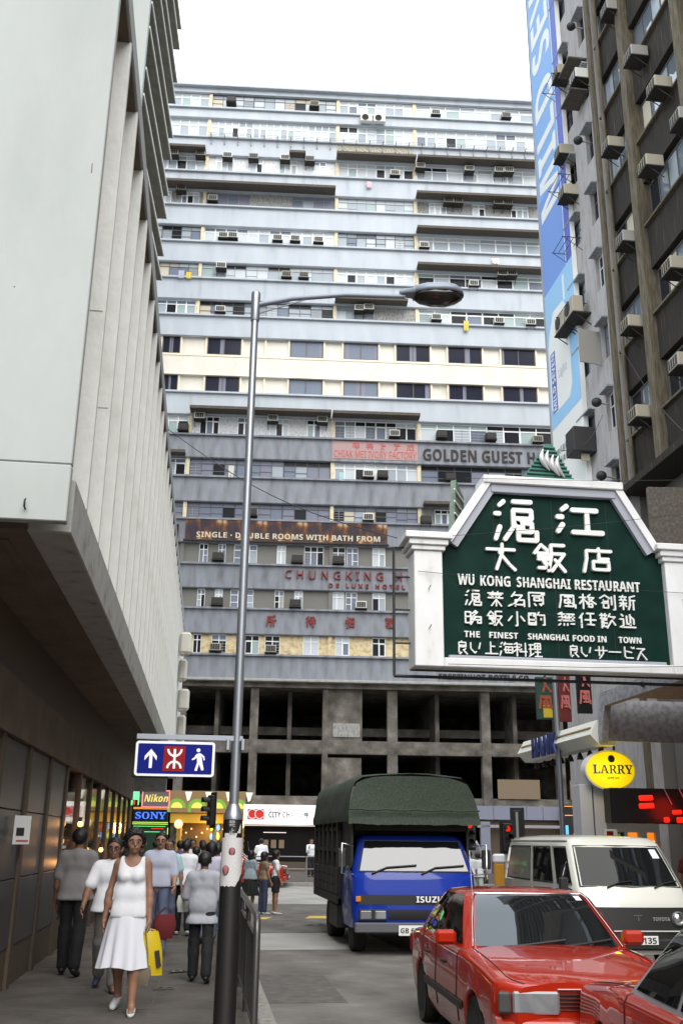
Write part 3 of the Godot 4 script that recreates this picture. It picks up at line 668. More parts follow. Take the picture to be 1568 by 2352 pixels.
# a boxed window air conditioner: sloped hood, casing, grille bars and drip tray
func make_ac(at: Vector3, turn: float, s: float, m: Material, label: String, group: String, proud := 0.55) -> Node3D:
	var o := thing("air_conditioner", label, "air conditioner", at, turn, group)
	var b := MB.new(); b.box(Vector3(0, 0.22, proud / 2), Vector3(0.66, 0.44, proud), 0.02); part(o, "casing", b, m)
	b = MB.new(); b.box(Vector3(0, 0.22, proud + 0.002), Vector3(0.54, 0.32, 0.02), 0.004); part(o, "grille", b, M.ac_grille)
	b = MB.new()
	for q in 3: b.box(Vector3(-0.15 + q * 0.15, 0.22, proud + 0.018), Vector3(0.014, 0.32, 0.012))
	part(o, "grille_bars", b, m)
	b = MB.new(); b.box(Vector3(0, -0.03, proud / 2 + 0.02), Vector3(0.72, 0.05, proud + 0.04), 0.008); part(o, "drip_tray", b, M.ac_dark)
	b = MB.new()
	for sx in [-0.28, 0.28]: b.tube([Vector3(sx, -0.42, 0.02), Vector3(sx, -0.06, proud * 0.85)], 0.018, 5)
	part(o, "bracket", b, M.ac_dark)
	o.scale = Vector3.ONE * s
	return o

func slab_air_conditioners():
	# u along the facade, v up, kind
	var list := AC_LIST
	for a in list:
		var row: int = a[3]
		var p: Vector3 = block.transform * Vector3(a[0], a[1] - 0.22, 0.0 if a[1] > ROWS[row][1] + 0.25 else 0.0)
		var m: Material = [M.ac_white, M.ac_cream, M.ac_grey, M.ac_dark][a[2]]
		var kind: String = ["white", "cream", "grey", "dark"][a[2]]
		var o := make_ac(p, block.rotation.y, 1.0, m, "%s boxed air conditioner in the %s window row, %s" % [kind, ["top", "second", "third", "fourth", "fifth", "sixth", "seventh", "cream", "cream", "tenth", "eleventh", "twelfth", "upper tiled", "lower tiled", "yellow"][row], "before the first yellow pilaster" if a[0] < -2.2 else ("after the first yellow pilaster" if a[0] < 2.4 else ("ahead of the second yellow pilaster" if a[0] < 7.0 else ("between second and third yellow pilasters" if a[0] < 12.6 else ("after the third yellow pilaster" if a[0] < 17.0 else "towards the blue advertisement"))))], "air conditioners on the slab block", 0.55)
		o.set_meta("base", "air_conditioner")
	for u in [9.05, 10.0]:
		var p: Vector3 = block.transform * Vector3(u, 51.0, 0.3)
		var o := thing("condenser_unit", "white fan condenser hung under the top window row", "air conditioner", p, block.rotation.y, "condensers under the top row")
		var b := MB.new(); b.box(Vector3(0, 0.3, 0.2), Vector3(0.85, 0.62, 0.34), 0.03); part(o, "casing", b, M.ac_white)
		b = MB.new(); b.lathe([[0.25, 0.0], [0.25, 0.02], [0.2, 0.025], [0.2, 0.0]], 18, Transform3D(Basis(Vector3.RIGHT, PI / 2), Vector3(-0.08, 0.3, 0.375))); part(o, "fan_ring", b, M.ac_grille)
const AC_LIST := [[-0.71, 52.45, 3, 0], [5.28, 52.42, 1, 0], [-4.53, 47.64, 1, 2], [-2.65, 47.69, 1, 2], [-0.76, 47.63, 0, 2], [1.08, 47.63, 2, 2], [3.3, 47.65, 0, 2], [5.06, 47.64, 2, 2], [-3.83, 44.74, 1, 3], [-1.61, 44.02, 2, 3], [-0.74, 41.07, 0, 4], [-0.09, 41.1, 0, 4], [2.98, 41.05, 0, 4], [4.19, 41.06, 0, 4], [5.8, 41.04, 0, 4], [-0.76, 38.69, 0, 5], [3.68, 38.21, 1, 5], [4.85, 38.21, 2, 5], [-0.66, 35.35, 0, 6], [14.13, 52.2, 0, 0], [19.32, 52.26, 2, 0], [12.94, 47.51, 0, 2], [16.46, 47.46, 0, 2], [18.61, 47.46, 0, 2], [19.31, 47.5, 0, 2], [11.12, 46.8, 0, 2], [14.9, 44.71, 1, 3], [15.58, 44.71, 1, 3], [18.45, 44.74, 1, 3], [19.11, 44.74, 1, 3], [13.12, 40.98, 0, 4], [16.49, 38.11, 0, 5], [18.51, 39.0, 0, 5], [19.18, 39.03, 0, 5], [8.66, 35.86, 0, 6], [9.29, 35.94, 0, 6], [13.87, 35.38, 0, 6], [18.14, 35.31, 0, 6], [20.31, 35.28, 0, 6], [10.99, 26.78, 0, 9], [14.07, 26.84, 3, 9], [17.3, 26.8, 3, 9], [20.36, 26.71, 1, 9], [9.3, 23.93, 0, 10], [10.22, 23.96, 3, 10], [14.58, 23.91, 3, 10], [9.3, 21.03, 0, 11], [12.95, 20.99, 3, 11], [-1.6, 27.56, 0, 9], [-2.6, 26.76, 3, 9], [3.1, 27.55, 0, 9], [6.3, 27.58, 0, 9], [1.99, 21.14, 3, 11], [0.04, 18.22, 3, 12], [4.91, 18.19, 3, 12], [7.46, 18.2, 3, 12], [0.13, 15.39, 3, 13], [4.87, 15.38, 3, 13], [8.88, 15.37, 0, 13], [0.16, 12.59, 1, 14], [3.47, 12.55, 1, 14]]

# ---------------------------------------------------------------- pale podium with fins, arcade beneath, tower behind
func podium_block():
	var o := thing("podium_building", "pale concrete podium raised over a dark arcade with rows of vertical fins", "building", Vector3(-1.2, 0, -7.7))
	var zf := -35.6   # far end, seen from the near corner
	var add := func(called: String, x0: float, x1: float, y0: float, y1: float, z0: float, z1: float, m: Material, bev := 0.0):
		var b := MB.new(); b.bx(x0, x1, y0, y1, z0, z1, bev); return part(o, called, b, m)
	add.call("end_wall", -13, 0, 4.535, 10.15, -0.1, 0, M.pale_concrete, 0.008)
	add.call("end_wall", -13, 0, 4.05, 4.527, -0.1, 0, M.pale_concrete, 0.008)
	add.call("end_wall_joint", -13, -0.01, 4.515, 4.54, -0.09, -0.012, M.fascia_concrete)
	add.call("end_wall_back", -13, -0.7, 4.05, 10.14, -0.3, -0.101, M.fin_concrete)
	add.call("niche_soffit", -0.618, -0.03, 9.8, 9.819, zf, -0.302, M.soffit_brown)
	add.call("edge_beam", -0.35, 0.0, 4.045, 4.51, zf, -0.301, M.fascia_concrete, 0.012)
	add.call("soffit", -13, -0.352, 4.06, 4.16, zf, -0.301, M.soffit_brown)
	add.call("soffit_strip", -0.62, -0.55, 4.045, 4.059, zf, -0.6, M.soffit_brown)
	add.call("top_fascia", -0.9, 0.0, 9.82, 10.15, zf, -0.301, M.pale_concrete, 0.012)
	add.call("roof", -13, -0.902, 9.9, 10.1, zf, -0.301, M.pale_concrete)
	add.call("back_wall", -0.8, -0.62, 4.512, 9.818, zf, -0.302, M.fin_concrete)
	var z := -1.12
	while z > zf + 0.1:
		var b := MB.new(); b.bx(-0.615, -0.004, 4.512, 9.818, z - 0.09, z, 0.008)
		var fin := part(o, "fin", b, M.fin_concrete)
		if z > -2.5:   # a construction joint on the two nearest fins
			var jy := 7.1 + z * 0.5; var jb := MB.new(); jb.bx(-0.6, -0.03, jy, jy + 0.012, z + 0.0005, z + 0.003); part(fin, "construction_joint", jb, M.fascia_concrete)
		z -= 1.0875
	# a rusty hook and a scar on the end wall
	var hk := MB.new(); hk.tube([Vector3(-0.32, 4.14, 0.0), Vector3(-0.32, 4.14, 0.05), Vector3(-0.32, 4.19, 0.06), Vector3(-0.32, 4.21, 0.03)], 0.008, 6); part(o, "hook", hk, M.ac_dark)
	for q in [[-0.09, 7.35, 0.008, 0.1, 0.02], [-0.62, 6.1, 0.012, 0.008, 0.3]]:
		var sb := MB.new(); sb.box(Vector3(q[0], q[1], 0.001), Vector3(q[2], q[3], 0.004), 0.001, Basis(Vector3(0, 0, 1), q[4])); part(o, "scar", sb, M.soffit_brown)
	# arcade behind: glazed shopfronts in deep shade
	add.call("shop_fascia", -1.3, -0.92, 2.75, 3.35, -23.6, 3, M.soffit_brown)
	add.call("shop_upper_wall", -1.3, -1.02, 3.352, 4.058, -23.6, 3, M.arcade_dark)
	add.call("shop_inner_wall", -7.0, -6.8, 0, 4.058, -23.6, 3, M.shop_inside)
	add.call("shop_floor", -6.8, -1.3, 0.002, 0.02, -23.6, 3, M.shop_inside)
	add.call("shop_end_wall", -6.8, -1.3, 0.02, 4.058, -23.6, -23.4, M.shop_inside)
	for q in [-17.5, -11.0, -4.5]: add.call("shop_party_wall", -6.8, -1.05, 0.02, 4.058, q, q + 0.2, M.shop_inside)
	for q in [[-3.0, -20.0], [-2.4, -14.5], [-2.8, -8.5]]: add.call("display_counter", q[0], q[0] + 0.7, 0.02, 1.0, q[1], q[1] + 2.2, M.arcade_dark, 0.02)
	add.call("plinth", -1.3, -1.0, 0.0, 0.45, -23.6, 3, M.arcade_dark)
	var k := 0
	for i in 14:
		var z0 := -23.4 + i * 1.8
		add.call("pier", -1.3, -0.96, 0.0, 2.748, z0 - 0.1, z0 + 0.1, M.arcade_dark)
		if i > 7:   # added slabs: deep arcade shade put into their dark stone colour
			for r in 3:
				var sp := MB.new(); sp.bx(-1.05, -0.985, 0.455 + r * 0.765, 1.21 + r * 0.765, z0 + 0.104, z0 + 1.696, 0.006); part(o, "stone_slab", sp, M.shade_stone)
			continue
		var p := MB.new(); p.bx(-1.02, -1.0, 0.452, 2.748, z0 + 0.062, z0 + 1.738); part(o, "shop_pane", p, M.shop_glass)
	add.call("far_beam", -13, -0.4, 3.5, 4.043, zf, zf + 0.4, M.fascia_concrete, 0.01)
	# an added block, out of view, that shades the arcade's near end
	var nb := thing("corner_block", "dark tiled corner block standing beside the near end of the arcade", "building", Vector3(-2.25, 0, -6.6))
	var bb := MB.new(); bb.bx(-14, 0, 0, 4.6, 0, 24, 0.02); part(nb, "wall", bb, M.fascia_concrete)
	# things in the arcade
	var ps := thing("wall_poster", "white notice with a dark picture hung on the dark arcade shopfront", "poster", Vector3(-2.1, 1.76, -12.6), deg_to_rad(62))
	bbox(ps, "sheet", Vector3.ZERO, Vector3(0.3, 0.32, 0.012), M.paper, 0.002)
	ubox(ps, "picture", Vector3(-0.04, -0.02, 0.009), Vector3(0.14, 0.09, 0.004), M.ac_dark); ubox(ps, "red_line", Vector3(0.01, -0.12, 0.009), Vector3(0.22, 0.02, 0.004), M.faded_red)
	for q in [[-2.06, 1.62, -18.0, 1], [-2.06, 1.9, -18.0, 0], [-2.06, 1.3, -17.2, 0], [-2.06, 1.45, -22.0, 0]]:
		var l := thing("arcade_bulb", "small warm bulb glowing on the dark arcade shopfront", "lamp", Vector3(q[0], q[1], q[2]), 0.0, "arcade bulbs")
		var b := MB.new(); b.ell(Vector3.ZERO, Vector3(0.045, 0.05, 0.045)); part(l, "bulb", b, M.glow_bulb)
		b = MB.new(); b.lathe([[0.03, 0.04], [0.03, 0.1], [0.045, 0.11]], 10); part(l, "holder", b, M.ac_dark)
		var om := OmniLight3D.new(); om.name = "bulb_light"; om.light_color = Color(1.0, 0.7, 0.4); om.light_energy = 0.02; om.omni_range = 8.0; om.omni_attenuation = 2.0; om.light_size = 0.05; om.shadow_enabled = true; om.position = Vector3(0.08, 0, 0); l.add_child(om)
	# vertical letter sign on the far end of the fins
	var vs := thing("letter_sign", "cream block characters standing out in a column from the far fins", "sign", Vector3(-1.2, 0, -36.0))
	var ys := [8.35, 7.55, 6.6, 5.75, 5.0]
	for i in 5:
		var b := MB.new(); var w: float = [0.42, 0.3, 0.42, 0.32, 0.28][i]
		b.box(Vector3(w / 2 + 0.003, ys[i], -1.0 * i), Vector3(w, 0.78, 0.5), 0.08); b.box(Vector3(w * 0.3, ys[i] - 0.33, -1.0 * i), Vector3(w * 0.5, 0.2, 0.4), 0.05); part(vs, "character", b, M.cream_letter)
	tower()

func tower():
	var o := thing("hotel_tower", "pale tower with thin sunshade slabs at every floor rising behind the finned podium", "building", Vector3(-3.24, 0, -41.0), deg_to_rad(-4.2))
	var add := func(called: String, x0: float, x1: float, y0: float, y1: float, z0: float, z1: float, m: Material, bev := 0.0):
		var b := MB.new(); b.bx(x0, x1, y0, y1, z0, z1, bev); return part(o, called, b, m)
	add.call("end_wall", -14, 0.0, 0, 60, 8.25, 8.52, M.pale_concrete, 0.01)
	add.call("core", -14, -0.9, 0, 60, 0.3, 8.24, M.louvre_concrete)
	var y := 12.89
	while y < 58.0:
		for e in [0.0, 1.27]:
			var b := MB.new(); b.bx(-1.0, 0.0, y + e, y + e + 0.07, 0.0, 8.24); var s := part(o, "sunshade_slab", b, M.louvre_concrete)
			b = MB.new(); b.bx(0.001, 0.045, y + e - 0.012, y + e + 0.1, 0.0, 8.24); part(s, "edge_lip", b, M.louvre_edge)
		y += 3.3
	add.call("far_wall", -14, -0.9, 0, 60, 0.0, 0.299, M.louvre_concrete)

# ---------------------------------------------------------------- brown block with the painted wall advertisement
func brown_block():
	var X := 12.5
	var o := thing("brown_block", "soot streaked brown block with tan pilasters and strips of windows", "building", Vector3(X, 0, -27.55))
	# local: x into the building, z towards the near end of the street
	var add := func(called: String, x0: float, x1: float, y0: float, y1: float, z0: float, z1: float, m: Material, bev := 0.0, par = null):
		var b := MB.new(); b.bx(x0, x1, y0, y1, z0, z1, bev); return part(par if par else o, called, b, m)
	add.call("core", 0.65, 13, 0, 46, 0.02, 13.7, M.void_dark)
	add.call("core", 0.65, 13, 0, 21, 13.71, 40, M.tan_pilaster)  # unseen near part, kept low to let more sky light into the street
	add.call("bottom_ledge", -0.35, 0.648, 11.85, 12.1, 0.0, 40, M.brown_spandrel, 0.02)
	var bays := [[0.0, 2.15], [2.55, 5.7], [6.15, 9.7], [10.15, 13.7], [14.15, 17.7], [18.15, 21.7]]
	for i in bays.size():
		var z0: float = bays[i][0]; var z1: float = bays[i][1]
		var top := 40.0 if i < 3 else 21.0
		add.call("pilaster", -0.16, 0.5, 12.103, top, z1 + 0.003, (bays[i + 1][0] if i + 1 < bays.size() else z1 + 0.45) - 0.003, M.tan_pilaster, 0.02)
		var f := 0
		while 12.2 + f * 3.05 < top:
			var y := 12.2 + f * 3.05
			add.call("spandrel", 0.1, 0.5, y if f > 0 else 12.103, y + 1.45, z0, z1, M.brown_spandrel)
			add.call("sill", -0.02, 0.5, y + 1.452, y + 1.53, z0, z1, M.tan_pilaster, 0.01)
			# window strip: steel frame and separate panes
			var ya := y + 1.54; var yb := y + 3.0
			var n := 3 if i == 0 else 5
			var fr := MB.new()
			fr.bx(0.28, 0.34, ya, ya + 0.06, z0, z1); fr.bx(0.28, 0.34, yb - 0.06, yb, z0, z1)
			for q in n + 1:
				var zz := lerpf(z0 + 0.03, z1 - 0.03, float(q) / n); fr.bx(0.282, 0.338, ya + 0.061, yb - 0.061, zz - 0.025, zz + 0.025)
			var w := part(o, "window", fr, M.frame_steel)
			for q in n:
				var za := lerpf(z0 + 0.03, z1 - 0.03, float(q) / n) + 0.026; var zb := lerpf(z0 + 0.03, z1 - 0.03, float(q + 1) / n) - 0.026
				var r := rng.randf()
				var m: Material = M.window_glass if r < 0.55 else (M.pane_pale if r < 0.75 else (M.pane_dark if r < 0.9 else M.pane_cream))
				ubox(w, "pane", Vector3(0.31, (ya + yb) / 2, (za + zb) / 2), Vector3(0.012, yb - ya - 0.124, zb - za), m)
			f += 1
	# drain pipes down the pilasters
	for z in [0.35, 5.8]:
		var b := MB.new(); b.tube([Vector3(-0.02, 12.2, z), Vector3(-0.02, 40, z)], 0.07, 8); part(o, "drain_pipe", b, M.tan_pilaster)
	# dark lower storeys beneath the ledge
	add.call("lower_wall", 0.3, 0.648, 0, 11.848, 4.5, 40, M.tan_pilaster)
	var s := thing("shop_sign", "dark vertical panel sign with orange brush characters under brown ledge", "sign", Vector3(11.2, 7.9, -21.5), deg_to_rad(-6))
	bbox(s, "panel", Vector3(0.6, 0.5, 0), Vector3(3.2, 3.0, 0.12), M.canopy_dark, 0.01)
	for q in [["大", -0.75, 0.1], ["江", 0.35, 0.4], ["上", 1.3, 0.6]]: strokes(s, "character", q[0], Vector3(q[1], q[2] - 0.7, 0.062), 0.75, 0.95, M.orange_letter, 0.2, 0.03)
	# bulky air conditioners
	for a in [[28.6, -25.4, 0], [25.4, -24.0, 0], [23.1, -22.75, 1], [21.0, -21.6, 0], [23.7, -26.2, 1], [21.1, -23.75, 1], [19.8, -25.75, 0], [17.1, -22.95, 1], [16.9, -25.9, 1], [14.2, -23.1, 1], [13.9, -25.9, 1], [26.4, -20.6, 0], [28.2, -21.9, 1], [18.9, -19.9, 1], [30.5, -23.4, 0]]:
		var fl: int = int((a[0] - 12.2) / 3.05); var bay := 0 if a[1] < -25.2 else (1 if a[1] < -21.6 else 2)
		var ac := make_ac(Vector3(12.55, a[0] - 0.25, a[1]), -PI / 2, 0.9, M.ac_cream if a[2] else M.ac_grey, "%s air conditioner on the %s storey of the brown block, %s" % [["grey", "cream"][a[2]], ["first", "second", "third", "fourth", "fifth", "sixth", "seventh"][fl], ["beside the grey wall", "between two tan pilasters", "past the second tan pilaster"][bay]], "air conditioners on the brown block", 0.62)
		ac.set_meta("base", "air_conditioner")
	pale_wall_block()

func pale_wall_block():
	var o := thing("grey_rendered_block", "grey rendered block with small windows next to the blue painted advertisement", "building", Vector3(12.5, 0, -27.6))
	var add := func(called: String, x0: float, x1: float, y0: float, y1: float, z0: float, z1: float, m: Material, bev := 0.0):
		var b := MB.new(); b.bx(x0, x1, y0, y1, z0, z1, bev); return part(o, called, b, m)
	# the street wall is built round its window openings
	var cols := [[-3.42, -2.3, [34.1, 31.4, 28.75, 26.2, 23.65, 21.05, 18.38, 15.77, 13.15]], [-1.27, -0.65, [34.1, 31.5, 28.9, 26.27, 23.72, 21.07, 18.4, 15.86, 13.29]]]
	add.call("wall", 0.0, 0.3, 0, 46, -6.45, -3.42, M.grey_render)
	add.call("wall", 0.0, 0.3, 0, 46, -2.3, -1.27, M.grey_render)
	add.call("wall", 0.0, 0.3, 0, 46, -0.65, -0.04, M.grey_render)
	add.call("corner_pilaster", -0.12, -0.002, 0, 46, -0.3, -0.04, M.tan_pilaster)
	for c in cols:
		var hh := 1.12 if c[0] < -3.0 else 1.35
		var prev := 46.0
		for t in c[2]:
			add.call("wall", 0.001, 0.299, t, prev, c[0] + 0.001, c[1] - 0.001, M.grey_render)
			prev = t - hh
			var f := MB.new(); var z0: float = c[0] + 0.002; var z1: float = c[1] - 0.002
			f.bx(0.14, 0.19, t - hh, t - hh + 0.05, z0, z1); f.bx(0.14, 0.19, t - 0.05, t, z0, z1)
			for zz in [z0, (z0 + z1) / 2 - 0.02, z1 - 0.04]: f.bx(0.142, 0.188, t - hh + 0.051, t - 0.051, zz, zz + 0.04)
			f.bx(0.143, 0.187, t - hh * 0.35 - 0.02, t - hh * 0.35 + 0.02, z0 + 0.041, z1 - 0.041)
			var w := part(o, "window", f, M.frame_steel if rng.randf() < 0.7 else M.frame_white)
			for q in 2:
				var za := z0 + 0.042 if q == 0 else (z0 + z1) / 2 + 0.022; var zb := (z0 + z1) / 2 - 0.022 if q == 0 else z1 - 0.042
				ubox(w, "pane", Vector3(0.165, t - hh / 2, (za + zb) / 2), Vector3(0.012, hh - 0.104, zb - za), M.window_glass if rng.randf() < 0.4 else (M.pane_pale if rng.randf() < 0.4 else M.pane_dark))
			var hd := MB.new(); hd.bx(-0.22, -0.001, t + 0.02, t + 0.08, z0 - 0.06, z1 + 0.06); part(o, "hood", hd, M.sill_dark)
		add.call("wall", 0.001, 0.299, 0, prev, c[0] + 0.001, c[1] - 0.001, M.grey_render)
	add.call("core", 0.301, 13, 0, 46, -6.44, -0.03, M.void_dark)
	add.call("end_wall", 0.0, 13, 0, 46, -6.7, -6.46, M.grey_render)
	for t in [29.1, 27.7]:
		var b := MB.new(); b.bx(-0.7, -0.003, t, t + 0.06, -1.7, -0.6); part(o, "hood", b, M.canopy_dark)
	# drying racks of thin bars
	for t in [29.9, 22.6, 19.9, 25.3]:
		var b := MB.new()
		for q in 4: b.tube([Vector3(-0.7 + q * 0.2, t, -3.4), Vector3(-0.7 + q * 0.2, t, -2.3)], 0.012, 5)
		for z in [-3.4, -2.3]: b.tube([Vector3(0, t, z), Vector3(-0.75, t, z)], 0.014, 5); b.tube([Vector3(0, t - 0.5, z), Vector3(-0.7, t, z)], 0.012, 5)
		part(o, "drying_rack", b, M.pipe_black)
	for a in [[28.35, -28.35, 0], [30.0, -30.0, 1], [24.7, -30.2, 1], [26.6, -30.35, 1]]:
		var ac := make_ac(Vector3(12.55, a[0] - 0.25, a[1]), -PI / 2, 1.0, M.ac_cream if a[2] else M.ac_white, "%s air conditioner under a window of the grey rendered wall" % ["white", "cream"][a[2]], "air conditioners on the grey wall", 0.6)
		ac.set_meta("base", "air_conditioner")
	for z in [-30.0, -31.0]:
		var c := thing("condenser_unit", "cream fan condenser on a bracket shelf of the grey rendered wall", "air conditioner", Vector3(12.15, 19.4, z), -PI / 2, "condensers on the grey wall")
		var b := MB.new(); b.box(Vector3(0, 0.3, 0.1), Vector3(0.85, 0.66, 0.4), 0.03); part(c, "casing", b, M.ac_cream)
		b = MB.new(); b.lathe([[0.24, 0.0], [0.24, 0.02], [0.05, 0.03]], 18, Transform3D(Basis(Vector3.RIGHT, PI / 2), Vector3(-0.1, 0.3, 0.303))); part(c, "fan_grille", b, M.ac_grille)
		b = MB.new(); b.box(Vector3(0, -0.06, -0.05), Vector3(0.95, 0.05, 0.75)); b.tube([Vector3(0.4, -0.5, -0.35), Vector3(0.4, -0.09, 0.25)], 0.02, 5); b.tube([Vector3(-0.4, -0.5, -0.35), Vector3(-0.4, -0.09, 0.25)], 0.02, 5); part(c, "shelf", b, M.ac_dark)
	var bx2 := thing("switch_box", "black boxed hood jutting from the grey wall above the restaurant sign", "box", Vector3(12.5, 14.2, -30.3))
	bbox(bx2, "box", Vector3(-0.4, 0.5, 0), Vector3(0.78, 0.9, 0.8), M.pipe_black, 0.02); ubox(bx2, "flap", Vector3(-0.35, -0.1, 0.2), Vector3(0.3, 0.25, 0.03), M.ac_cream)
	for q in [[30.7, -28.35], [25.7, -28.5], [15.45, -28.6], [12.9, -28.65]]:
		var fl := thing("flood_lamp", "black round flood lamp on a short arm from the grey wall", "lamp", Vector3(12.5, q[0], q[1]), 0.0, "flood lamps on the grey wall")
		var b := MB.new(); b.ell(Vector3(-0.45, 0, 0), Vector3(0.17, 0.16, 0.16)); part(fl, "lamp_head", b, M.pipe_black)
		b = MB.new(); b.tube([Vector3(0.0, -0.05, 0), Vector3(-0.35, -0.02, 0)], 0.03, 6); part(fl, "arm", b, M.ac_grey)
	var sh := thing("open_shutter", "grey window shutter swung open from the grey rendered wall", "shutter", Vector3(12.45, 17.0, -28.95), deg_to_rad(12))
	bbox(sh, "leaf", Vector3(-0.42, 0.62, 0), Vector3(0.8, 1.25, 0.04), M.ac_grey, 0.006); bbox(sh, "frame", Vector3(0.0, 0.62, 0.0), Vector3(0.035, 1.3, 0.06), M.frame_grey, 0.004)
	# the painted advertisement
	var A := thing("wall_advertisement", "tall blue painted cigarette advertisement with white lettering on the block end", "billboard", Vector3(12.3, 0, -33.5))
	var put := func(called: String, poly: Array, lift: float, m: Material):
		# polygon in (z offset, y) on the street face
		var pp := PackedVector2Array()
		for q in poly: pp.append(Vector2(q[0], q[1]))
		var b := MB.new(); b.prism(pp, 0.004, Transform3D(Basis(Vector3(0, 0, 1), Vector3.UP, Vector3(-1, 0, 0)), Vector3(-lift, 0, 0)))
		return part(A, called, b, m)
	var bb := MB.new(); bb.bx(0.0, 0.19, 8.0, 42, -0.05, 3.05, 0.01); part(A, "backing", bb, M.ad_white)
	put.call("light_blue_field", [[-0.05, 16.48], [3.05, 16.48], [3.05, 22.2], [-0.05, 22.2]], 0.003, M.ad_light_blue)
	put.call("blue_field", [[-0.05, 22.2], [2.42, 22.2], [2.42, 26.5], [-0.05, 26.5]], 0.003, M.ad_blue)
	put.call("blue_field", [[-0.05, 26.5], [2.42, 26.5], [2.42, 42], [-0.05, 42]], 0.003, M.ad_mid_blue)
	put.call("navy_border", [[2.5, 22.2], [3.05, 22.2], [3.05, 42], [2.5, 42]], 0.003, M.ad_navy)
	put.call("pack", [[0.1, 17.3], [0.4, 17.0], [2.0, 17.0], [2.3, 17.4], [2.3, 20.4], [1.9, 21.0], [0.8, 21.1], [0.3, 20.4], [0.1, 19.9]], 0.008, M.ad_white)
	put.call("cigarette", [[1.95, 20.95], [2.12, 20.95], [2.12, 22.0], [1.95, 22.0]], 0.008, M.ad_white)
	put.call("pack_strip", [[0.25, 17.05], [0.75, 17.05], [0.75, 19.5], [0.25, 19.5]], 0.013, M.ad_navy)
	var up := Basis(Vector3.UP, Vector3(0, 0, -1), Vector3(-1, 0, 0))   # reading upwards
	text(A, "lettering", "MILD SEVEN", Vector3(-0.009, 25.4, 2.3), 14.8, 2.15, M.ad_white, 0.006, up, "Droid Sans", true)
	text(A, "lettering", "MILD SEVEN", Vector3(-0.019, 17.12, 0.66), 2.3, 0.32, M.ad_white, 0.006, up)
	text(A, "lettering", "Lights", Vector3(-0.013, 18.1, 1.0), 0.9, 0.45, M.ad_grey, 0.006, Basis(Vector3(0, 0, 1), Vector3.UP, Vector3(-1, 0, 0)), "Droid Serif", false)
	var row := Basis(Vector3(0, 0, 1), Vector3.UP, Vector3(-1, 0, 0))
	for r in 2:
		var zc := 0.4
		for ch in ["無", "任", "風", "格", "名", "料", "理", "新"]:
			strokes(A, "warning_character", ch, Vector3(-0.002, 15.3 - r * 0.4, zc), 0.2, 0.26, M.ac_grey, 0.14, 0.006, row); zc += 0.27

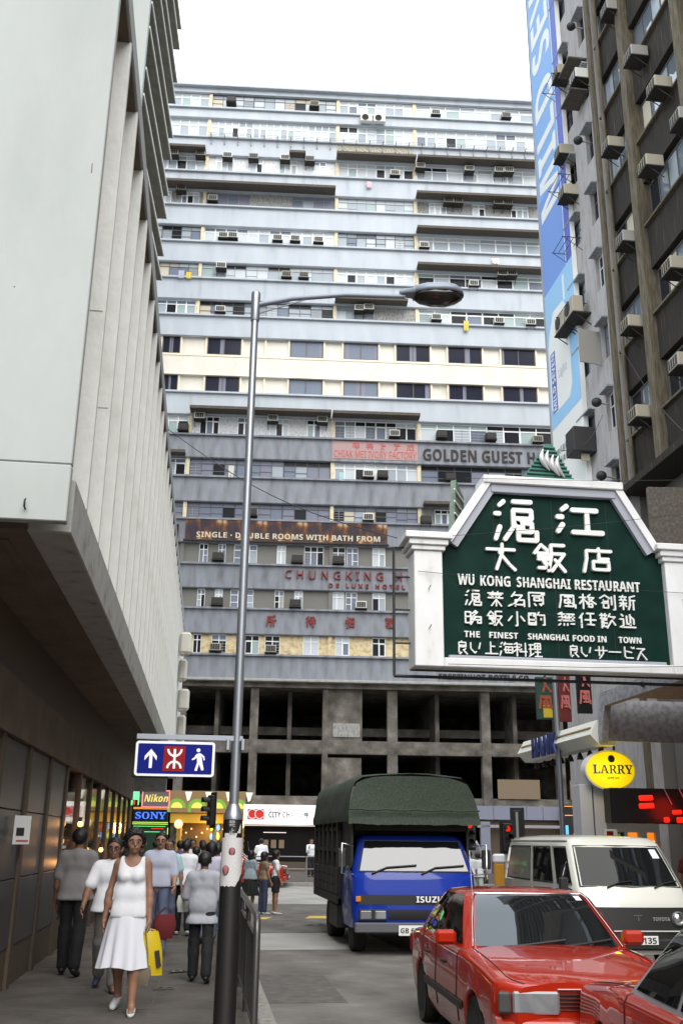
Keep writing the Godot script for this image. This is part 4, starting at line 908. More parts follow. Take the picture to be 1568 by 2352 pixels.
# ---------------------------------------------------------------- restaurant sign
func restaurant_sign():
	var o := thing("restaurant_sign", "dark green restaurant signboard in a white classical frame hung over the road", "sign", Vector3(0, 0, -17.0))
	var Z := Transform3D(Basis.IDENTITY, Vector3(0, 0, -0.25))
	var P := func(l: Array) -> PackedVector2Array:
		var r := PackedVector2Array()
		for i in range(0, l.size(), 2): r.append(Vector2(l[i], l[i + 1]))
		return r
	var b := MB.new(); b.prism(P.call([3.9, 4.66, 8.16, 4.66, 8.1, 6.75, 7.35, 7.95, 4.85, 7.95, 3.97, 6.75]), 0.42, Z); part(o, "board", b, M.sign_green)
	# sheet joints of the green board
	for x in [4.95, 6.05, 7.1]: b = MB.new(); b.bx(x, x + 0.006, 4.72, 7.75, 0.171, 0.174); part(o, "sheet_joint", b, M.black_letter)
	var fr := 0.32
	for pl in [[3.44, 3.95], [8.1, 8.66]]:
		b = MB.new(); b.bx(pl[0], pl[1], 4.54, 6.6, -0.26, fr, 0.015); var pil := part(o, "frame_pilaster", b, M.sign_white)
		for e in [[0.05, 6.602, 6.69, 0.04], [0.1, 6.692, 6.8, 0.08], [0.17, 6.802, 6.92, 0.13]]:
			b = MB.new(); b.bx(pl[0] - e[0], pl[1] + e[0], e[1], e[2], -0.26 - e[3] * 0.5, fr + e[3], 0.012); part(pil, "capital_moulding", b, M.sign_white)
		for y in [5.2, 5.9]:
			b = MB.new(); b.tube([Vector3((pl[0] + pl[1]) / 2, y, fr), Vector3((pl[0] + pl[1]) / 2, y + 0.01, fr + 0.08), Vector3((pl[0] + pl[1]) / 2 + 0.02, y + 0.05, fr + 0.09)], 0.008, 5); part(pil, "hook", b, M.pipe_black)
	b = MB.new(); b.bx(3.952, 8.098, 4.54, 4.7, -0.26, fr, 0.015); part(o, "bottom_rail", b, M.sign_white)
	b = MB.new(); b.bx(4.75, 7.42, 7.95, 8.1, -0.26, fr + 0.02, 0.015); part(o, "top_rail", b, M.sign_white)
	b = MB.new(); b.bx(4.9, 7.28, 7.79, 7.948, 0.1, fr - 0.04, 0.01); part(o, "top_reveal", b, M.sign_lilac)
	b = MB.new(); b.bx(4.05, 8.0, 4.702, 4.76, 0.1, fr - 0.06, 0.01); part(o, "bottom_reveal", b, M.sign_lilac)
	for sd in [[4.02, 6.86, 4.78, 8.02, 1.0], [8.04, 6.86, 7.38, 8.02, -1.0]]:
		var a := Vector2(sd[0], sd[1]); var e := Vector2(sd[2], sd[3]); var d := (e - a).normalized(); var n := Vector2(d.y, -d.x) * float(sd[4])
		b = MB.new(); b.prism(PackedVector2Array([a, e, e + n * 0.13, a + n * 0.13]), 0.56, Z); part(o, "raking_rail", b, M.sign_white)
		b = MB.new(); b.prism(PackedVector2Array([a + n * 0.131, e + n * 0.131, e + n * 0.27 - d * 0.1, a + n * 0.27]), 0.16, Transform3D(Basis.IDENTITY, Vector3(0, 0, 0.1))); part(o, "raking_reveal", b, M.sign_lilac)
	# tiled gable with a fan of silver sails
	b = MB.new(); b.prism(P.call([5.55, 8.102, 6.5, 8.102, 6.12, 8.82, 6.0, 8.82]), 0.3, Transform3D(Basis.IDENTITY, Vector3(0, 0, -0.05))); var gb := part(o, "gable", b, M.tile_green)
	for q in 9:
		var t := q / 9.0
		b = MB.new(); b.tube([Vector3(lerpf(5.55, 6.0, t), 8.13 + t * 0.68, 0.262), Vector3(lerpf(6.5, 6.12, t), 8.13 + t * 0.68, 0.262)], 0.022, 6); part(gb, "roof_tile", b, M.tile_green)
	for q in 4:
		b = MB.new(); var pts := []; var rr := []
		for k in 7:
			var t := k / 6.0
			pts.append(Vector3(5.92 + q * 0.095 + 0.1 * t * t - 0.06 * sin(t * PI), 8.62 - 0.42 * t - q * 0.02 + (0.06 if q < 2 else 0.0), 0.32)); rr.append(0.008 + 0.045 * sin(t * PI))
		b.tube(pts, rr, 8); part(gb, "sail", b, M.sail_silver)
	for c in SIGN_CHARS:
		var big: bool = c[3] > 0.4
		strokes(o, "character", c[0], Vector3(c[1], c[2], 0.172), c[3], c[4], M.neon_tube_off, 0.105 if big else 0.092, 0.06 if big else 0.035)
	for w in [["WU", 4.25, 6.03, 0.3, 0.2], ["KONG", 4.66, 6.03, 0.55, 0.19], ["SHANGHAI", 5.33, 6.03, 1.0, 0.19], ["RESTAURANT", 6.41, 6.03, 1.23, 0.19], ["THE", 4.34, 5.09, 0.28, 0.11], ["FINEST", 4.79, 5.09, 0.52, 0.11], ["SHANGHAI", 5.49, 5.09, 0.75, 0.11], ["FOOD IN", 6.31, 5.09, 0.62, 0.11], ["TOWN", 7.16, 5.09, 0.42, 0.11]]:
		text(o, "lettering", w[0], Vector3(w[1], w[2], 0.172), w[3], w[4], M.neon_tube_off, 0.04)
	# carrying pipes
	b = MB.new()
	b.tube([Vector3(3.15, 4.42, -0.1), Vector3(9.6, 4.42, -0.1)], 0.03, 6); b.tube([Vector3(3.15, 4.42, -0.1), Vector3(3.15, 6.75, -0.1)], 0.025, 6)
	for y in [5.0, 5.6, 6.2, 6.75]: b.tube([Vector3(3.15, y, -0.1), Vector3(3.44, y, -0.1)], 0.018, 5)
	b.tube([Vector3(3.4, 4.5, 0.1), Vector3(9.6, 4.5, 0.1)], 0.02, 6); part(o, "pipe_frame", b, M.pipe_black)
	b = MB.new(); b.bx(8.662, 12.4, 4.7, 4.85, -0.1, 0.05); b.bx(8.662, 12.4, 6.9, 7.02, -0.1, 0.05); part(o, "bracket_beam", b, M.galvanised)
	for q in [[4.1, 6.0, 6.8, 5.3], [3.5, 6.8, 9.0, 7.6], [4.4, 8.0, 9.2, 8.25], [3.5, 6.2, 9.2, 6.0], [4.0, 4.58, 9.2, 4.72]]:
		b = MB.new(); b.tube([Vector3(q[0], q[1], 0.36), Vector3((q[0] + q[2]) / 2, (q[1] + q[3]) / 2 - 0.05, 0.38), Vector3(q[2], q[3], 0.36)], 0.005, 4); part(o, "wire", b, M.pipe_black)
	# old green neon sign seen edge-on behind the frame
	var s := thing("old_neon_sign", "weathered green lattice sign seen nearly edge on behind the restaurant sign", "sign", Vector3(5.05, 7.7, -20.2), deg_to_rad(64))
	b = MB.new(); b.prism(P.call([-0.5, -1.1, 0.5, -0.6, 0.6, 1.35, -0.2, 1.5, -0.55, 0.2]), 0.12); part(s, "panel", b, M.old_green)
	b = MB.new()
	for q in 8: b.box(Vector3(0.0, -0.7 + q * 0.27, 0.14), Vector3(1.0, 0.03, 0.03))
	part(s, "neon_tubes", b, M.neon_tube_off)

const SIGN_CHARS := [["滬", 4.97, 6.91, 0.77, 0.73], ["江", 6.15, 6.97, 0.85, 0.64], ["大", 4.79, 6.34, 0.52, 0.48], ["飯", 5.68, 6.35, 0.56, 0.49], ["店", 6.6, 6.37, 0.53, 0.45], ["滬", 4.38, 5.67, 0.28, 0.26], ["菜", 4.79, 5.67, 0.27, 0.26], ["名", 5.16, 5.68, 0.29, 0.26], ["厨", 5.54, 5.68, 0.29, 0.26], ["風", 6.1, 5.69, 0.3, 0.26], ["格", 6.48, 5.69, 0.3, 0.26], ["創", 6.86, 5.69, 0.28, 0.26], ["新", 7.23, 5.7, 0.29, 0.26], ["晚", 4.37, 5.32, 0.28, 0.25], ["飯", 4.77, 5.32, 0.26, 0.25], ["小", 5.15, 5.33, 0.29, 0.25], ["酌", 5.52, 5.33, 0.29, 0.26], ["無", 6.07, 5.34, 0.29, 0.26], ["任", 6.46, 5.34, 0.3, 0.26], ["歡", 6.84, 5.35, 0.28, 0.26], ["迎", 7.21, 5.35, 0.29, 0.26], ["良", 4.19, 4.79, 0.22, 0.23], ["い", 4.45, 4.79, 0.22, 0.23], ["上", 4.71, 4.79, 0.22, 0.23], ["海", 4.97, 4.79, 0.23, 0.23], ["料", 5.23, 4.79, 0.23, 0.23], ["理", 5.5, 4.79, 0.23, 0.23], ["良", 6.21, 4.81, 0.21, 0.21], ["い", 6.46, 4.8, 0.21, 0.21], ["サ", 6.71, 4.8, 0.22, 0.21], ["ー", 6.96, 4.8, 0.22, 0.22], ["ビ", 7.21, 4.8, 0.22, 0.22], ["ス", 7.46, 4.8, 0.22, 0.22]]

# ---------------------------------------------------------------- canopies, light boxes and neon on the brown block's side
const STREET_FACE := Basis(Vector3(0, 0, 1), Vector3(0, 1, 0), Vector3(-1, 0, 0))   # lettering that faces the road

func glow_light(o: Node3D, at: Vector3, col: Color, energy: float, size := 0.2):
	var om := OmniLight3D.new(); om.name = numbered(o, "glow_light"); om.light_color = col; om.light_energy = energy
	om.omni_range = 12.0; om.omni_attenuation = 2.0; om.light_size = size; om.shadow_enabled = true; om.position = at; o.add_child(om)

func right_shops():
	var c := thing("shop_canopy", "grey concrete canopy with a dark underside over the arched shopfront", "canopy", Vector3(9.0, 0, -22.2))
	var add := func(called: String, x0: float, x1: float, y0: float, y1: float, z0: float, z1: float, m: Material, bev := 0.0):
		var b := MB.new(); b.bx(x0, x1, y0, y1, z0, z1, bev); return part(c, called, b, m)
	add.call("fascia_beam", 0.0, 0.16, 4.7, 5.05, 0.0, 14.0, M.canopy_grey, 0.015)
	add.call("roof_slab", 0.161, 3.5, 4.9, 5.04, 0.0, 14.0, M.canopy_grey)
	var b := MB.new(); b.prism(PackedVector2Array([Vector2(0.0, 4.72), Vector2(0.0, 5.05), Vector2(-0.28, 5.05), Vector2(-0.55, 3.95), Vector2(-0.35, 3.9)]), 0.16, Transform3D(Basis(Vector3(0, 0, 1), Vector3.UP, Vector3(-1, 0, 0)), Vector3(0.161, 0, -0.002))); part(c, "canopy_leg", b, M.canopy_grey)
	add.call("end_panel", 0.17, 3.48, 3.95, 4.898, -0.5, -0.38, M.canopy_grey)
	for z in [2.2, 5.2]:
		b = MB.new(); b.ell(Vector3(-0.03, 4.88, z), Vector3(0.06, 0.06, 0.06)); part(c, "floodlight", b, M.pipe_black)
	add.call("shopfront", 2.9, 3.1, 0, 4.898, 1.0, 14.0, M.arch_dark)
	add.call("sill_ledge", 2.75, 2.898, 2.55, 2.72, 1.0, 14.0, M.fascia_concrete)
	for k in 5:
		var z := 1.3 + k * 1.65
		b = MB.new(); var pts := []
		pts.append(Vector3(2.86, 2.72, z)); pts.append(Vector3(2.86, 3.6, z))
		for q in 9: pts.append(Vector3(2.86, 3.75 + 0.55 * sin(PI * (q + 0.5) / 9.0), z + 0.72 - 0.72 * cos(PI * (q + 0.5) / 9.0)))
		pts.append(Vector3(2.86, 3.6, z + 1.44)); pts.append(Vector3(2.86, 2.72, z + 1.44))
		b.tube(pts, 0.055, 6); part(c, "arch_frame", b, M.arch_trim)
		var p := MB.new(); p.bx(2.875, 2.892, 2.75, 4.1, z + 0.08, z + 1.36); part(c, "arch_pane", p, M.arcade_glass)
	# long white light box
	var h := thing("fascia_lightbox", "long white faceted light box with blue letters hung along the kerb", "sign", Vector3(9.0, 0, -28.4))
	b = MB.new(); b.prism(PackedVector2Array([Vector2(0.02, 3.86), Vector2(-0.2, 4.1), Vector2(0.0, 4.44), Vector2(0.4, 4.44), Vector2(0.4, 3.86)]), 5.7); part(h, "casing", b, M.lightbox_white)
	b = MB.new(); b.box(Vector3(-0.12, 4.27, 2.85), Vector3(0.03, 0.03, 5.4), 0.0, Basis(Vector3(0, 0, 1), -0.5)); part(h, "gold_strip", b, M.gold)
	text(h, "lettering", "HANK", Vector3(-0.215, 3.86, 1.5), 1.9, 0.52, M.ad_letter_blue, 0.05, STREET_FACE, "Droid Sans")
	for k in 8:
		b = MB.new(); b.lathe([[0.02, 3.84], [0.05, 3.8], [0.09, 3.68], [0.085, 3.67]], 10, Transform3D(Basis.IDENTITY, Vector3(0.2, 0, 0.5 + k * 0.68))); part(h, "spot_lamp", b, M.ac_dark)
	# oval yellow jeweller's sign on a white pier
	var l := thing("oval_sign", "oval yellow jewellery light box with blue lettering on a white rim", "sign", Vector3(9.36, 3.32, -23.0))
	var el := func(rx: float, ry: float) -> PackedVector2Array:
		var r := PackedVector2Array()
		for k in 40: r.append(Vector2(rx * cos(TAU * k / 40), ry * sin(TAU * k / 40)))
		return r
	b = MB.new(); b.prism(el.call(0.62, 0.46), 0.3, Transform3D(Basis.IDENTITY, Vector3(0, 0, -0.3))); part(l, "rim", b, M.sign_white)
	b = MB.new(); b.prism(el.call(0.585, 0.425), 0.012, Transform3D(Basis.IDENTITY, Vector3(0, 0, 0.001))); part(l, "face", b, M.glow_yellow)
	text(l, "lettering", "LARRY", Vector3(-0.44, -0.085, 0.014), 0.98, 0.215, M.sign_face_white, 0.005, Basis.IDENTITY, "Droid Serif")
	text(l, "lettering", "LARRY", Vector3(-0.43, -0.075, 0.021), 0.96, 0.195, M.ad_letter_blue, 0.006, Basis.IDENTITY, "Droid Serif")
	text(l, "lettering", "JEWELRY", Vector3(-0.1, -0.21, 0.014), 0.3, 0.06, M.black_letter, 0.004)
	b = MB.new(); b.lathe([[0.085, 0], [0.085, 0.008], [0.068, 0.008], [0.068, 0]], 24, Transform3D(Basis(Vector3.RIGHT, PI / 2), Vector3(0.03, 0.26, 0.014))); part(l, "emblem_ring", b, M.black_letter)
	text(l, "emblem", "LJ", Vector3(-0.015, 0.225, 0.014), 0.09, 0.075, M.black_letter, 0.004)
	b = MB.new(); b.tube([Vector3(-0.1, 0.45, -0.15), Vector3(-0.1, 0.85, -0.15)], 0.025, 6); part(l, "hanger", b, M.pipe_black)
	b = MB.new(); b.tube([Vector3(0.18, 0.42, -0.15), Vector3(0.18, 0.85, -0.15)], 0.025, 6); part(l, "hanger", b, M.pipe_black)
	glow_light(l, Vector3(0, 0, 0.35), Color(1.0, 0.85, 0.1), 0.12, 0.3)
	var p := thing("white_pier", "white panelled pier with a dark groove below the oval yellow sign", "pier", Vector3(8.95, 0, -23.4))
	b = MB.new(); b.bx(-0.3, 0.0, 0.0, 3.0, -0.3, 0.2, 0.01); part(p, "panel", b, M.pier_white)
	b = MB.new(); b.bx(0.035, 0.31, 0.0, 3.0, -0.3, 0.2, 0.01); part(p, "panel", b, M.pier_white)
	b = MB.new(); b.bx(0.0, 0.035, 0.0, 3.0, -0.3, 0.1); part(p, "groove", b, M.ac_dark)
	var ps := thing("small_projecting_sign", "small red and white poster board fixed to the white pier", "sign", Vector3(9.3, 1.75, -23.1))
	bbox(ps, "board", Vector3.ZERO, Vector3(0.3, 0.5, 0.05), M.sign_face_white, 0.006); ubox(ps, "red_panel", Vector3(-0.03, 0.1, 0.028), Vector3(0.16, 0.22, 0.006), M.sign_red); ubox(ps, "red_panel", Vector3(0.0, -0.14, 0.028), Vector3(0.12, 0.1, 0.006), M.faded_red); ubox(ps, "green_panel", Vector3(0.19, 0.1, 0.0), Vector3(0.07, 0.12, 0.02), M.ad_green)
	# black box with red neon strokes
	var nb := thing("red_neon_sign", "black boxed sign with glowing red strokes jutting over the pavement", "sign", Vector3(8.5, 2.1, -21.0))
	bbox(nb, "box", Vector3(1.7, 0.36, -0.2), Vector3(3.4, 0.72, 0.4), M.gloss_black, 0.02)
	for q in [[0.78, 0.52, 0.32, 0.11], [0.78, 0.36, 0.34, 0.11], [1.45, 0.24, 0.22, 0.09], [1.75, 0.25, 0.3, 0.09], [1.85, 0.1, 0.34, 0.14], [1.2, 0.08, 0.13, 0.11], [1.5, 0.08, 0.15, 0.12]]:
		var nbx := MB.new(); nbx.box(Vector3(q[0], q[1], 0.02), Vector3(q[2], q[3], 0.04), 0.018, Basis(Vector3(0, 0, 1), 0.05)); part(nb, "neon_stroke", nbx, M.glow_red)
	glow_light(nb, Vector3(1.3, 0.3, 0.3), Color(1.0, 0.15, 0.05), 0.12, 0.3)
	for k in 3:
		var bar := MB.new(); bar.tube([Vector3(1.2 + k * 0.34, 0.72, 0.02), Vector3(1.34 + k * 0.34, 0.4, 0.03)], 0.016, 6); part(nb, "steel_slat", bar, M.galvanised)
	# white shop wall behind the van with small lit windows
	var w := thing("white_shop_wall", "white painted shop wall with small amber lit windows behind the van", "wall", Vector3(9.5, 0, -23.8))
	b = MB.new(); b.bx(0, 1.3, 1.95, 2.4, -0.2, 0.0); part(w, "upper_wall", b, M.pier_white)
	b = MB.new(); b.bx(0, 1.3, 0.0, 1.0, -0.2, 0.0); part(w, "lower_wall", b, M.pier_white)
	for x in [[0.0, 0.1], [0.42, 0.5], [0.78, 0.98], [1.2, 1.3]]: b = MB.new(); b.bx(x[0], x[1], 1.001, 1.949, -0.2, 0.0); part(w, "pier", b, M.pier_white)
	for x in [[0.1, 0.42, 0], [0.5, 0.78, 1], [0.98, 1.2, 1]]:
		b = MB.new(); b.bx(x[0] + 0.002, x[1] - 0.002, 1.002, 1.948, -0.14, -0.11); part(w, "window", b, M.glow_amber if x[2] else M.arcade_glass)
		b = MB.new(); b.bx(x[0] + 0.002, x[1] - 0.002, 1.5, 1.54, -0.109, -0.08); part(w, "window_bar", b, M.ac_dark)
	# hanging signs further along
	for e in [[9.9, 5.8, -29.0, 0.52, 1.25, "green", M.sign_deep_green], [10.3, 5.75, -28.4, 0.34, 1.4, "dark red", M.sign_dark_red], [10.75, 5.85, -28.0, 0.42, 1.2, "black", M.gloss_black]]:
		var s := thing("hanging_sign", "%s vertical neon sign hanging from the block below the blue advertisement" % e[5], "sign", Vector3(e[0], e[1], e[2]))
		bbox(s, "board", Vector3.ZERO, Vector3(e[3], e[4], 0.14), e[6], 0.01)
		var yy := 0.28
		for ch in ["大", "風"]:
			strokes(s, "character", ch, Vector3(-e[3] * 0.36, yy - 0.1, 0.072), e[3] * 0.72, 0.4, M.orange_letter if e[5] == "green" else M.faded_red, 0.16, 0.02); yy -= 0.5
		if e[5] == "green": ubox(s, "yellow_panel", Vector3(0.06, -0.4, 0.08), Vector3(0.28, 0.36, 0.02), M.ad_gold)
		b = MB.new(); b.tube([Vector3(0, e[4] / 2, 0), Vector3(0.3, e[4] / 2 + 0.3, 0), Vector3(2.2, e[4] / 2 + 0.3, 0)], 0.03, 6); part(s, "bracket", b, M.pipe_black)
	# a slim street lamp column on that side
	var pl := thing("street_pole", "slim grey lamp column standing on the kerb beyond the white van", "pole", Vector3(8.9, 0, -25.2))
	b = MB.new(); b.tube([Vector3(0, 0, 0), Vector3(0, 2.0, 0), Vector3(0, 8.4, 0)], [0.085, 0.07, 0.055], 10); part(pl, "shaft", b, M.galvanised)
	b = MB.new(); b.lathe([[0.13, 0.0], [0.13, 0.9], [0.09, 1.0]], 12); part(pl, "base", b, M.galvanised)

# ---------------------------------------------------------------- shops at the foot of the slab block
func avenue_shops():
	var T := block.transform
	var place := func(called: String, label: String, cat: String, u: float, v: float, w := 0.3) -> Node3D:
		return thing(called, label, cat, T * Vector3(u, v, w), block.rotation.y)
	var b: MB
	# watch shop
	var s: Node3D = place.call("watch_shop_sign", "bright white light box of a watch shop with red square logo", "sign", 5.3, 3.0)
	bbox(s, "light_box", Vector3(0, 0, 0), Vector3(6.1, 1.16, 0.3), M.glow_white, 0.02)
	bbox(s, "lower_trim", Vector3(0, -0.52, 0.16), Vector3(6.0, 0.05, 0.04), M.faded_pink, 0.005)
	ubox(s, "logo_square", Vector3(-2.36, 0.05, 0.16), Vector3(0.92, 0.56, 0.02), M.logo_red)
	for k in 2:
		b = MB.new(); var pts := []
		for q in 15: pts.append(Vector3(0.25 * cos(0.6 + 5.1 * q / 14.0) * 1.0, 0.25 * sin(0.6 + 5.1 * q / 14.0), 0))
		b.tube(pts, 0.03, 6); part(s, "logo_letter", b, M.sign_face_white, Transform3D(Basis.IDENTITY, Vector3(-2.55 + k * 0.4, 0.05, 0.185)))
	text(s, "lettering", "CITY CHAIN", Vector3(-1.62, -0.12, 0.151), 1.8, 0.33, M.blue_grey_letter, 0.03)
	strokes(s, "character", "時", Vector3(0.33, -0.1, 0.151), 0.3, 0.28, M.blue_grey_letter, 0.13, 0.03); strokes(s, "character", "錶", Vector3(1.1, -0.1, 0.151), 0.3, 0.28, M.blue_grey_letter, 0.13, 0.03)
	glow_light(s, Vector3(0, 0, 0.6), Color(1.0, 0.95, 0.9), 0.5, 0.4)
	s = place.call("watch_shop", "dark watch shop front with a lit display below the white light box", "shop", 5.3, 0.0, -0.05)
	b = MB.new(); b.bx(-3.0, 3.0, 0, 0.5, -0.1, 0.0); part(s, "stall_riser", b, M.arcade_dark)
	b = MB.new(); b.bx(-3.0, 3.0, 0.502, 2.4, -0.06, -0.03); part(s, "shop_pane", b, M.arcade_glass)
	b = MB.new(); b.bx(-1.9, -0.6, 2.05, 2.09, 0.0, 0.06); part(s, "strip_lamp", b, M.glow_white)
	for k in 3: ubox(s, "display_card", Vector3(-1.75 + k * 0.45, 1.45, 0.0), Vector3(0.3, 0.45, 0.02), M.board_tan)
	for k in 5:
		b = MB.new(); b.ell(Vector3(1.1 + 0.25 * (k % 3), 2.0 - 0.28 * k, 0.03), Vector3(0.05, 0.03, 0.02)); part(s, "display_lamp", b, M.glow_amber if k % 2 else M.glow_lime)
	# jeweller with the painted arches board and gilt columns
	s = place.call("arches_board", "colourful board of green and yellow painted arches over a gilt jeweller", "sign", 0.2, 3.68, 0.3)
	bbox(s, "board", Vector3.ZERO, Vector3(4.3, 1.2, 0.12), M.ad_floral, 0.01)
	for k in 4:
		var x := -1.75 + k * 1.15
		b = MB.new()
		var ring := PackedVector2Array()
		for q in 17: ring.append(Vector2(0.52 * cos(PI * q / 16), 0.52 * sin(PI * q / 16)))
		for q in 17: ring.append(Vector2(0.34 * cos(PI - PI * q / 16), 0.34 * sin(PI - PI * q / 16)))
		b.prism(ring, 0.012, Transform3D(Basis.IDENTITY, Vector3(x, -0.35, 0.061))); part(s, "green_arch", b, M.ad_green)
		b = MB.new(); var half := PackedVector2Array()
		for q in 17: half.append(Vector2(0.33 * cos(PI * q / 16), 0.33 * sin(PI * q / 16)))
		b.prism(half, 0.012, Transform3D(Basis.IDENTITY, Vector3(x, -0.35, 0.061))); part(s, "yellow_fan", b, M.ad_lemon)
		b = MB.new(); b.prism(PackedVector2Array([Vector2(-0.15, 0.5), Vector2(0.25, 0.5), Vector2(0.12, 0.05), Vector2(0.0, -0.02)]), 0.012, Transform3D(Basis.IDENTITY, Vector3(x + 0.58, 0.05, 0.061))); part(s, "cream_drop", b, M.ad_cream)
		ubox(s, "green_foot", Vector3(x - 0.43, -0.47, 0.066), Vector3(0.18, 0.22, 0.012), M.ad_green)
	s = place.call("gilt_jeweller", "gilt jeweller shopfront with round gold columns and neon characters", "shop", 0.2, 0.0, 0.0)
	b = MB.new(); b.bx(-2.1, 2.1, 2.52, 3.05, -0.1, 0.2, 0.01); part(s, "gold_fascia", b, M.gold_lit)
	b = MB.new(); b.bx(-2.1, 2.1, 0.0, 2.5, -0.4, -0.3); part(s, "interior", b, M.jeweller_inside)
	for x in [-1.55, 1.95]:
		b = MB.new(true); var prof := [[0.26, 0.0], [0.26, 0.3], [0.19, 0.35]]
		for q in 7: prof.append([0.2, 0.4 + q * 0.3]); prof.append([0.15, 0.55 + q * 0.3])
		prof.append([0.28, 2.5]); b.lathe(prof, 16, Transform3D(Basis.IDENTITY, Vector3(x, 0, 0.1))); part(s, "gold_column", b, M.gold)
		b = MB.new(); b.ell(Vector3(x - 0.05, 2.45, 0.3), Vector3(0.24, 0.24, 0.2)); part(s, "globe_lamp", b, M.glow_cream)
	var cols := [M.glow_lime, M.glow_cyan, M.glow_red, M.glow_lime, M.glow_cyan, M.glow_lime, M.glow_cyan, M.glow_amber]
	for k in 8:
		b = MB.new(); b.ell(Vector3(0.25 + (k % 4) * 0.38, 2.3 - 0.5 * (k / 4), -0.2), Vector3(0.1, 0.18, 0.03)); part(s, "neon_character", b, cols[k])
	for k in 9:
		b = MB.new(); b.ell(Vector3(-1.2 + k * 0.3, 2.0 + 0.25 * sin(k * 2.1), -0.25), Vector3(0.05, 0.05, 0.04)); part(s, "display_lamp", b, M.glow_cream)
	glow_light(s, Vector3(0.2, 2.2, 0.5), Color(1.0, 0.75, 0.35), 0.8, 0.3)
	# camera shop neon
	s = place.call("camera_sign", "grey neon panel in a pink frame with yellow script lettering", "sign", -2.75, 3.8)
	bbox(s, "panel", Vector3.ZERO, Vector3(1.5, 0.9, 0.1), M.panel_mauve, 0.01)
	for f in [[0, 0.45, 1.58, 0.07], [0, -0.45, 1.58, 0.07], [-0.76, 0, 0.07, 0.83], [0.76, 0, 0.07, 0.83]]: bbox(s, "pink_tube", Vector3(f[0], f[1], 0.07), Vector3(f[2], f[3], 0.05), M.glow_pink, 0.02)
	text(s, "lettering", "Nikon", Vector3(-0.65, -0.16, 0.051), 1.3, 0.42, M.glow_soft_yellow, 0.03, Basis(Vector3.RIGHT, Vector3(0.2, 1, 0), Vector3.BACK))
	s = place.call("green_neon_panel", "pale green glowing panel beside the pink framed neon sign", "sign", -4.15, 3.85)
	bbox(s, "panel", Vector3.ZERO, Vector3(0.9, 0.8, 0.1), M.glow_green, 0.03); ubox(s, "dark_inset", Vector3(0.25, -0.25, 0.06), Vector3(0.28, 0.3, 0.03), M.gloss_black); ubox(s, "red_bar", Vector3(0.2, -0.25, 0.08), Vector3(0.08, 0.22, 0.03), M.glow_red)
	s = place.call("electronics_sign", "black sign with blue neon lettering between yellow neon lines", "sign", -2.98, 2.9)
	bbox(s, "panel", Vector3.ZERO, Vector3(1.95, 0.62, 0.1), M.gloss_black, 0.01)
	text(s, "lettering", "SONY", Vector3(-0.86, -0.19, 0.051), 1.72, 0.38, M.glow_blue, 0.04, Basis.IDENTITY, "Droid Serif")
	for y in [0.36, 0.43, -0.37, -0.46]: bbox(s, "neon_line", Vector3(0, y, 0.06), Vector3(2.0, 0.035, 0.04), M.glow_lime if y < 0 else M.glow_amber, 0.01)
	s = place.call("green_framed_shop", "dark green shop front outlined with thin green neon", "shop", -2.98, 0.0, 0.1)
	b = MB.new(); b.bx(-1.0, 1.0, 0.0, 2.42, -0.1, 0.0); part(s, "front", b, M.front_green)
	for f in [[-0.05, 2.32, 1.8, 0.03], [-0.05, 2.02, 1.8, 0.03], [-0.95, 2.17, 0.03, 0.33], [0.98, 1.2, 0.04, 2.1]]: bbox(s, "neon_line", Vector3(f[0], f[1], 0.03), Vector3(f[2], f[3], 0.03), M.glow_green if f[0] < 0.5 else M.glow_lime, 0.008)
	ubox(s, "red_line", Vector3(0.4, 2.2, 0.03), Vector3(0.7, 0.03, 0.03), M.glow_red)
	s = place.call("dark_shop_front", "unlit shop front with black glass under the bare concrete frame", "shop", -12.0, 0.0, -0.05)
	b = MB.new(); b.bx(-10.0, 7.9, 0.0, 3.5, -0.2, 0.0); part(s, "front", b, M.arcade_dark)
	# hoarding on the other side
	s = place.call("hoarding", "blue grey panelled hoarding above the avenue pavement", "hoarding", 18.4, 0.0, 0.5)
	for k in 8:
		bbox(s, "panel", Vector3(-2.3 + k * 0.96, 3.3, 0), Vector3(0.94, 0.75, 0.05), M.shop_blue_grey, 0.006)
	bbox(s, "gantry_beam", Vector3(1.0, 2.55, 0.1), Vector3(7.6, 0.16, 0.2), M.zinc_sheet, 0.01)
	b = MB.new(); b.bx(-2.6, 5.4, 0, 2.9, -0.3, -0.2); part(s, "backing", b, M.arcade_dark)
	bbox(s, "pillar", Vector3(-2.35, 1.4, 0.05), Vector3(0.55, 2.8, 0.3), M.shop_blue_grey, 0.01)
	s = place.call("amber_neon_sign", "black sign with amber neon arrow lines and cyan lettering", "sign", 21.4, 2.95, 0.9)
	bbox(s, "panel", Vector3.ZERO, Vector3(1.7, 1.7, 0.1), M.gloss_black, 0.01)
	text(s, "lettering", "TA", Vector3(0.0, 0.35, 0.051), 0.6, 0.36, M.glow_red, 0.03); text(s, "lettering", "AM", Vector3(-0.35, -0.8, 0.051), 1.0, 0.5, M.glow_amber, 0.03)
	bbox(s, "neon_line", Vector3(0.3, -0.1, 0.06), Vector3(0.8, 0.16, 0.03), M.glow_cyan, 0.02); bbox(s, "neon_line", Vector3(-0.72, -0.55, 0.06), Vector3(0.2, 0.5, 0.03), M.glow_cyan, 0.02)
	for y in [0.75, 0.25]: bbox(s, "neon_line", Vector3(0.0, y, 0.06), Vector3(1.65, 0.04, 0.03), M.glow_amber, 0.01)
	for k in 3: bbox(s, "neon_line", Vector3(0.1 + k * 0.22, -0.05, 0.075), Vector3(0.03, 0.8, 0.02), M.glow_amber, 0.008, Basis(Vector3(0, 0, 1), 0.5))
	# a white canopy stall and poster boards
	s = place.call("poster_case", "lit poster case with a pale advertisement by the watch shop", "poster", 7.15, 0.0, 1.2)
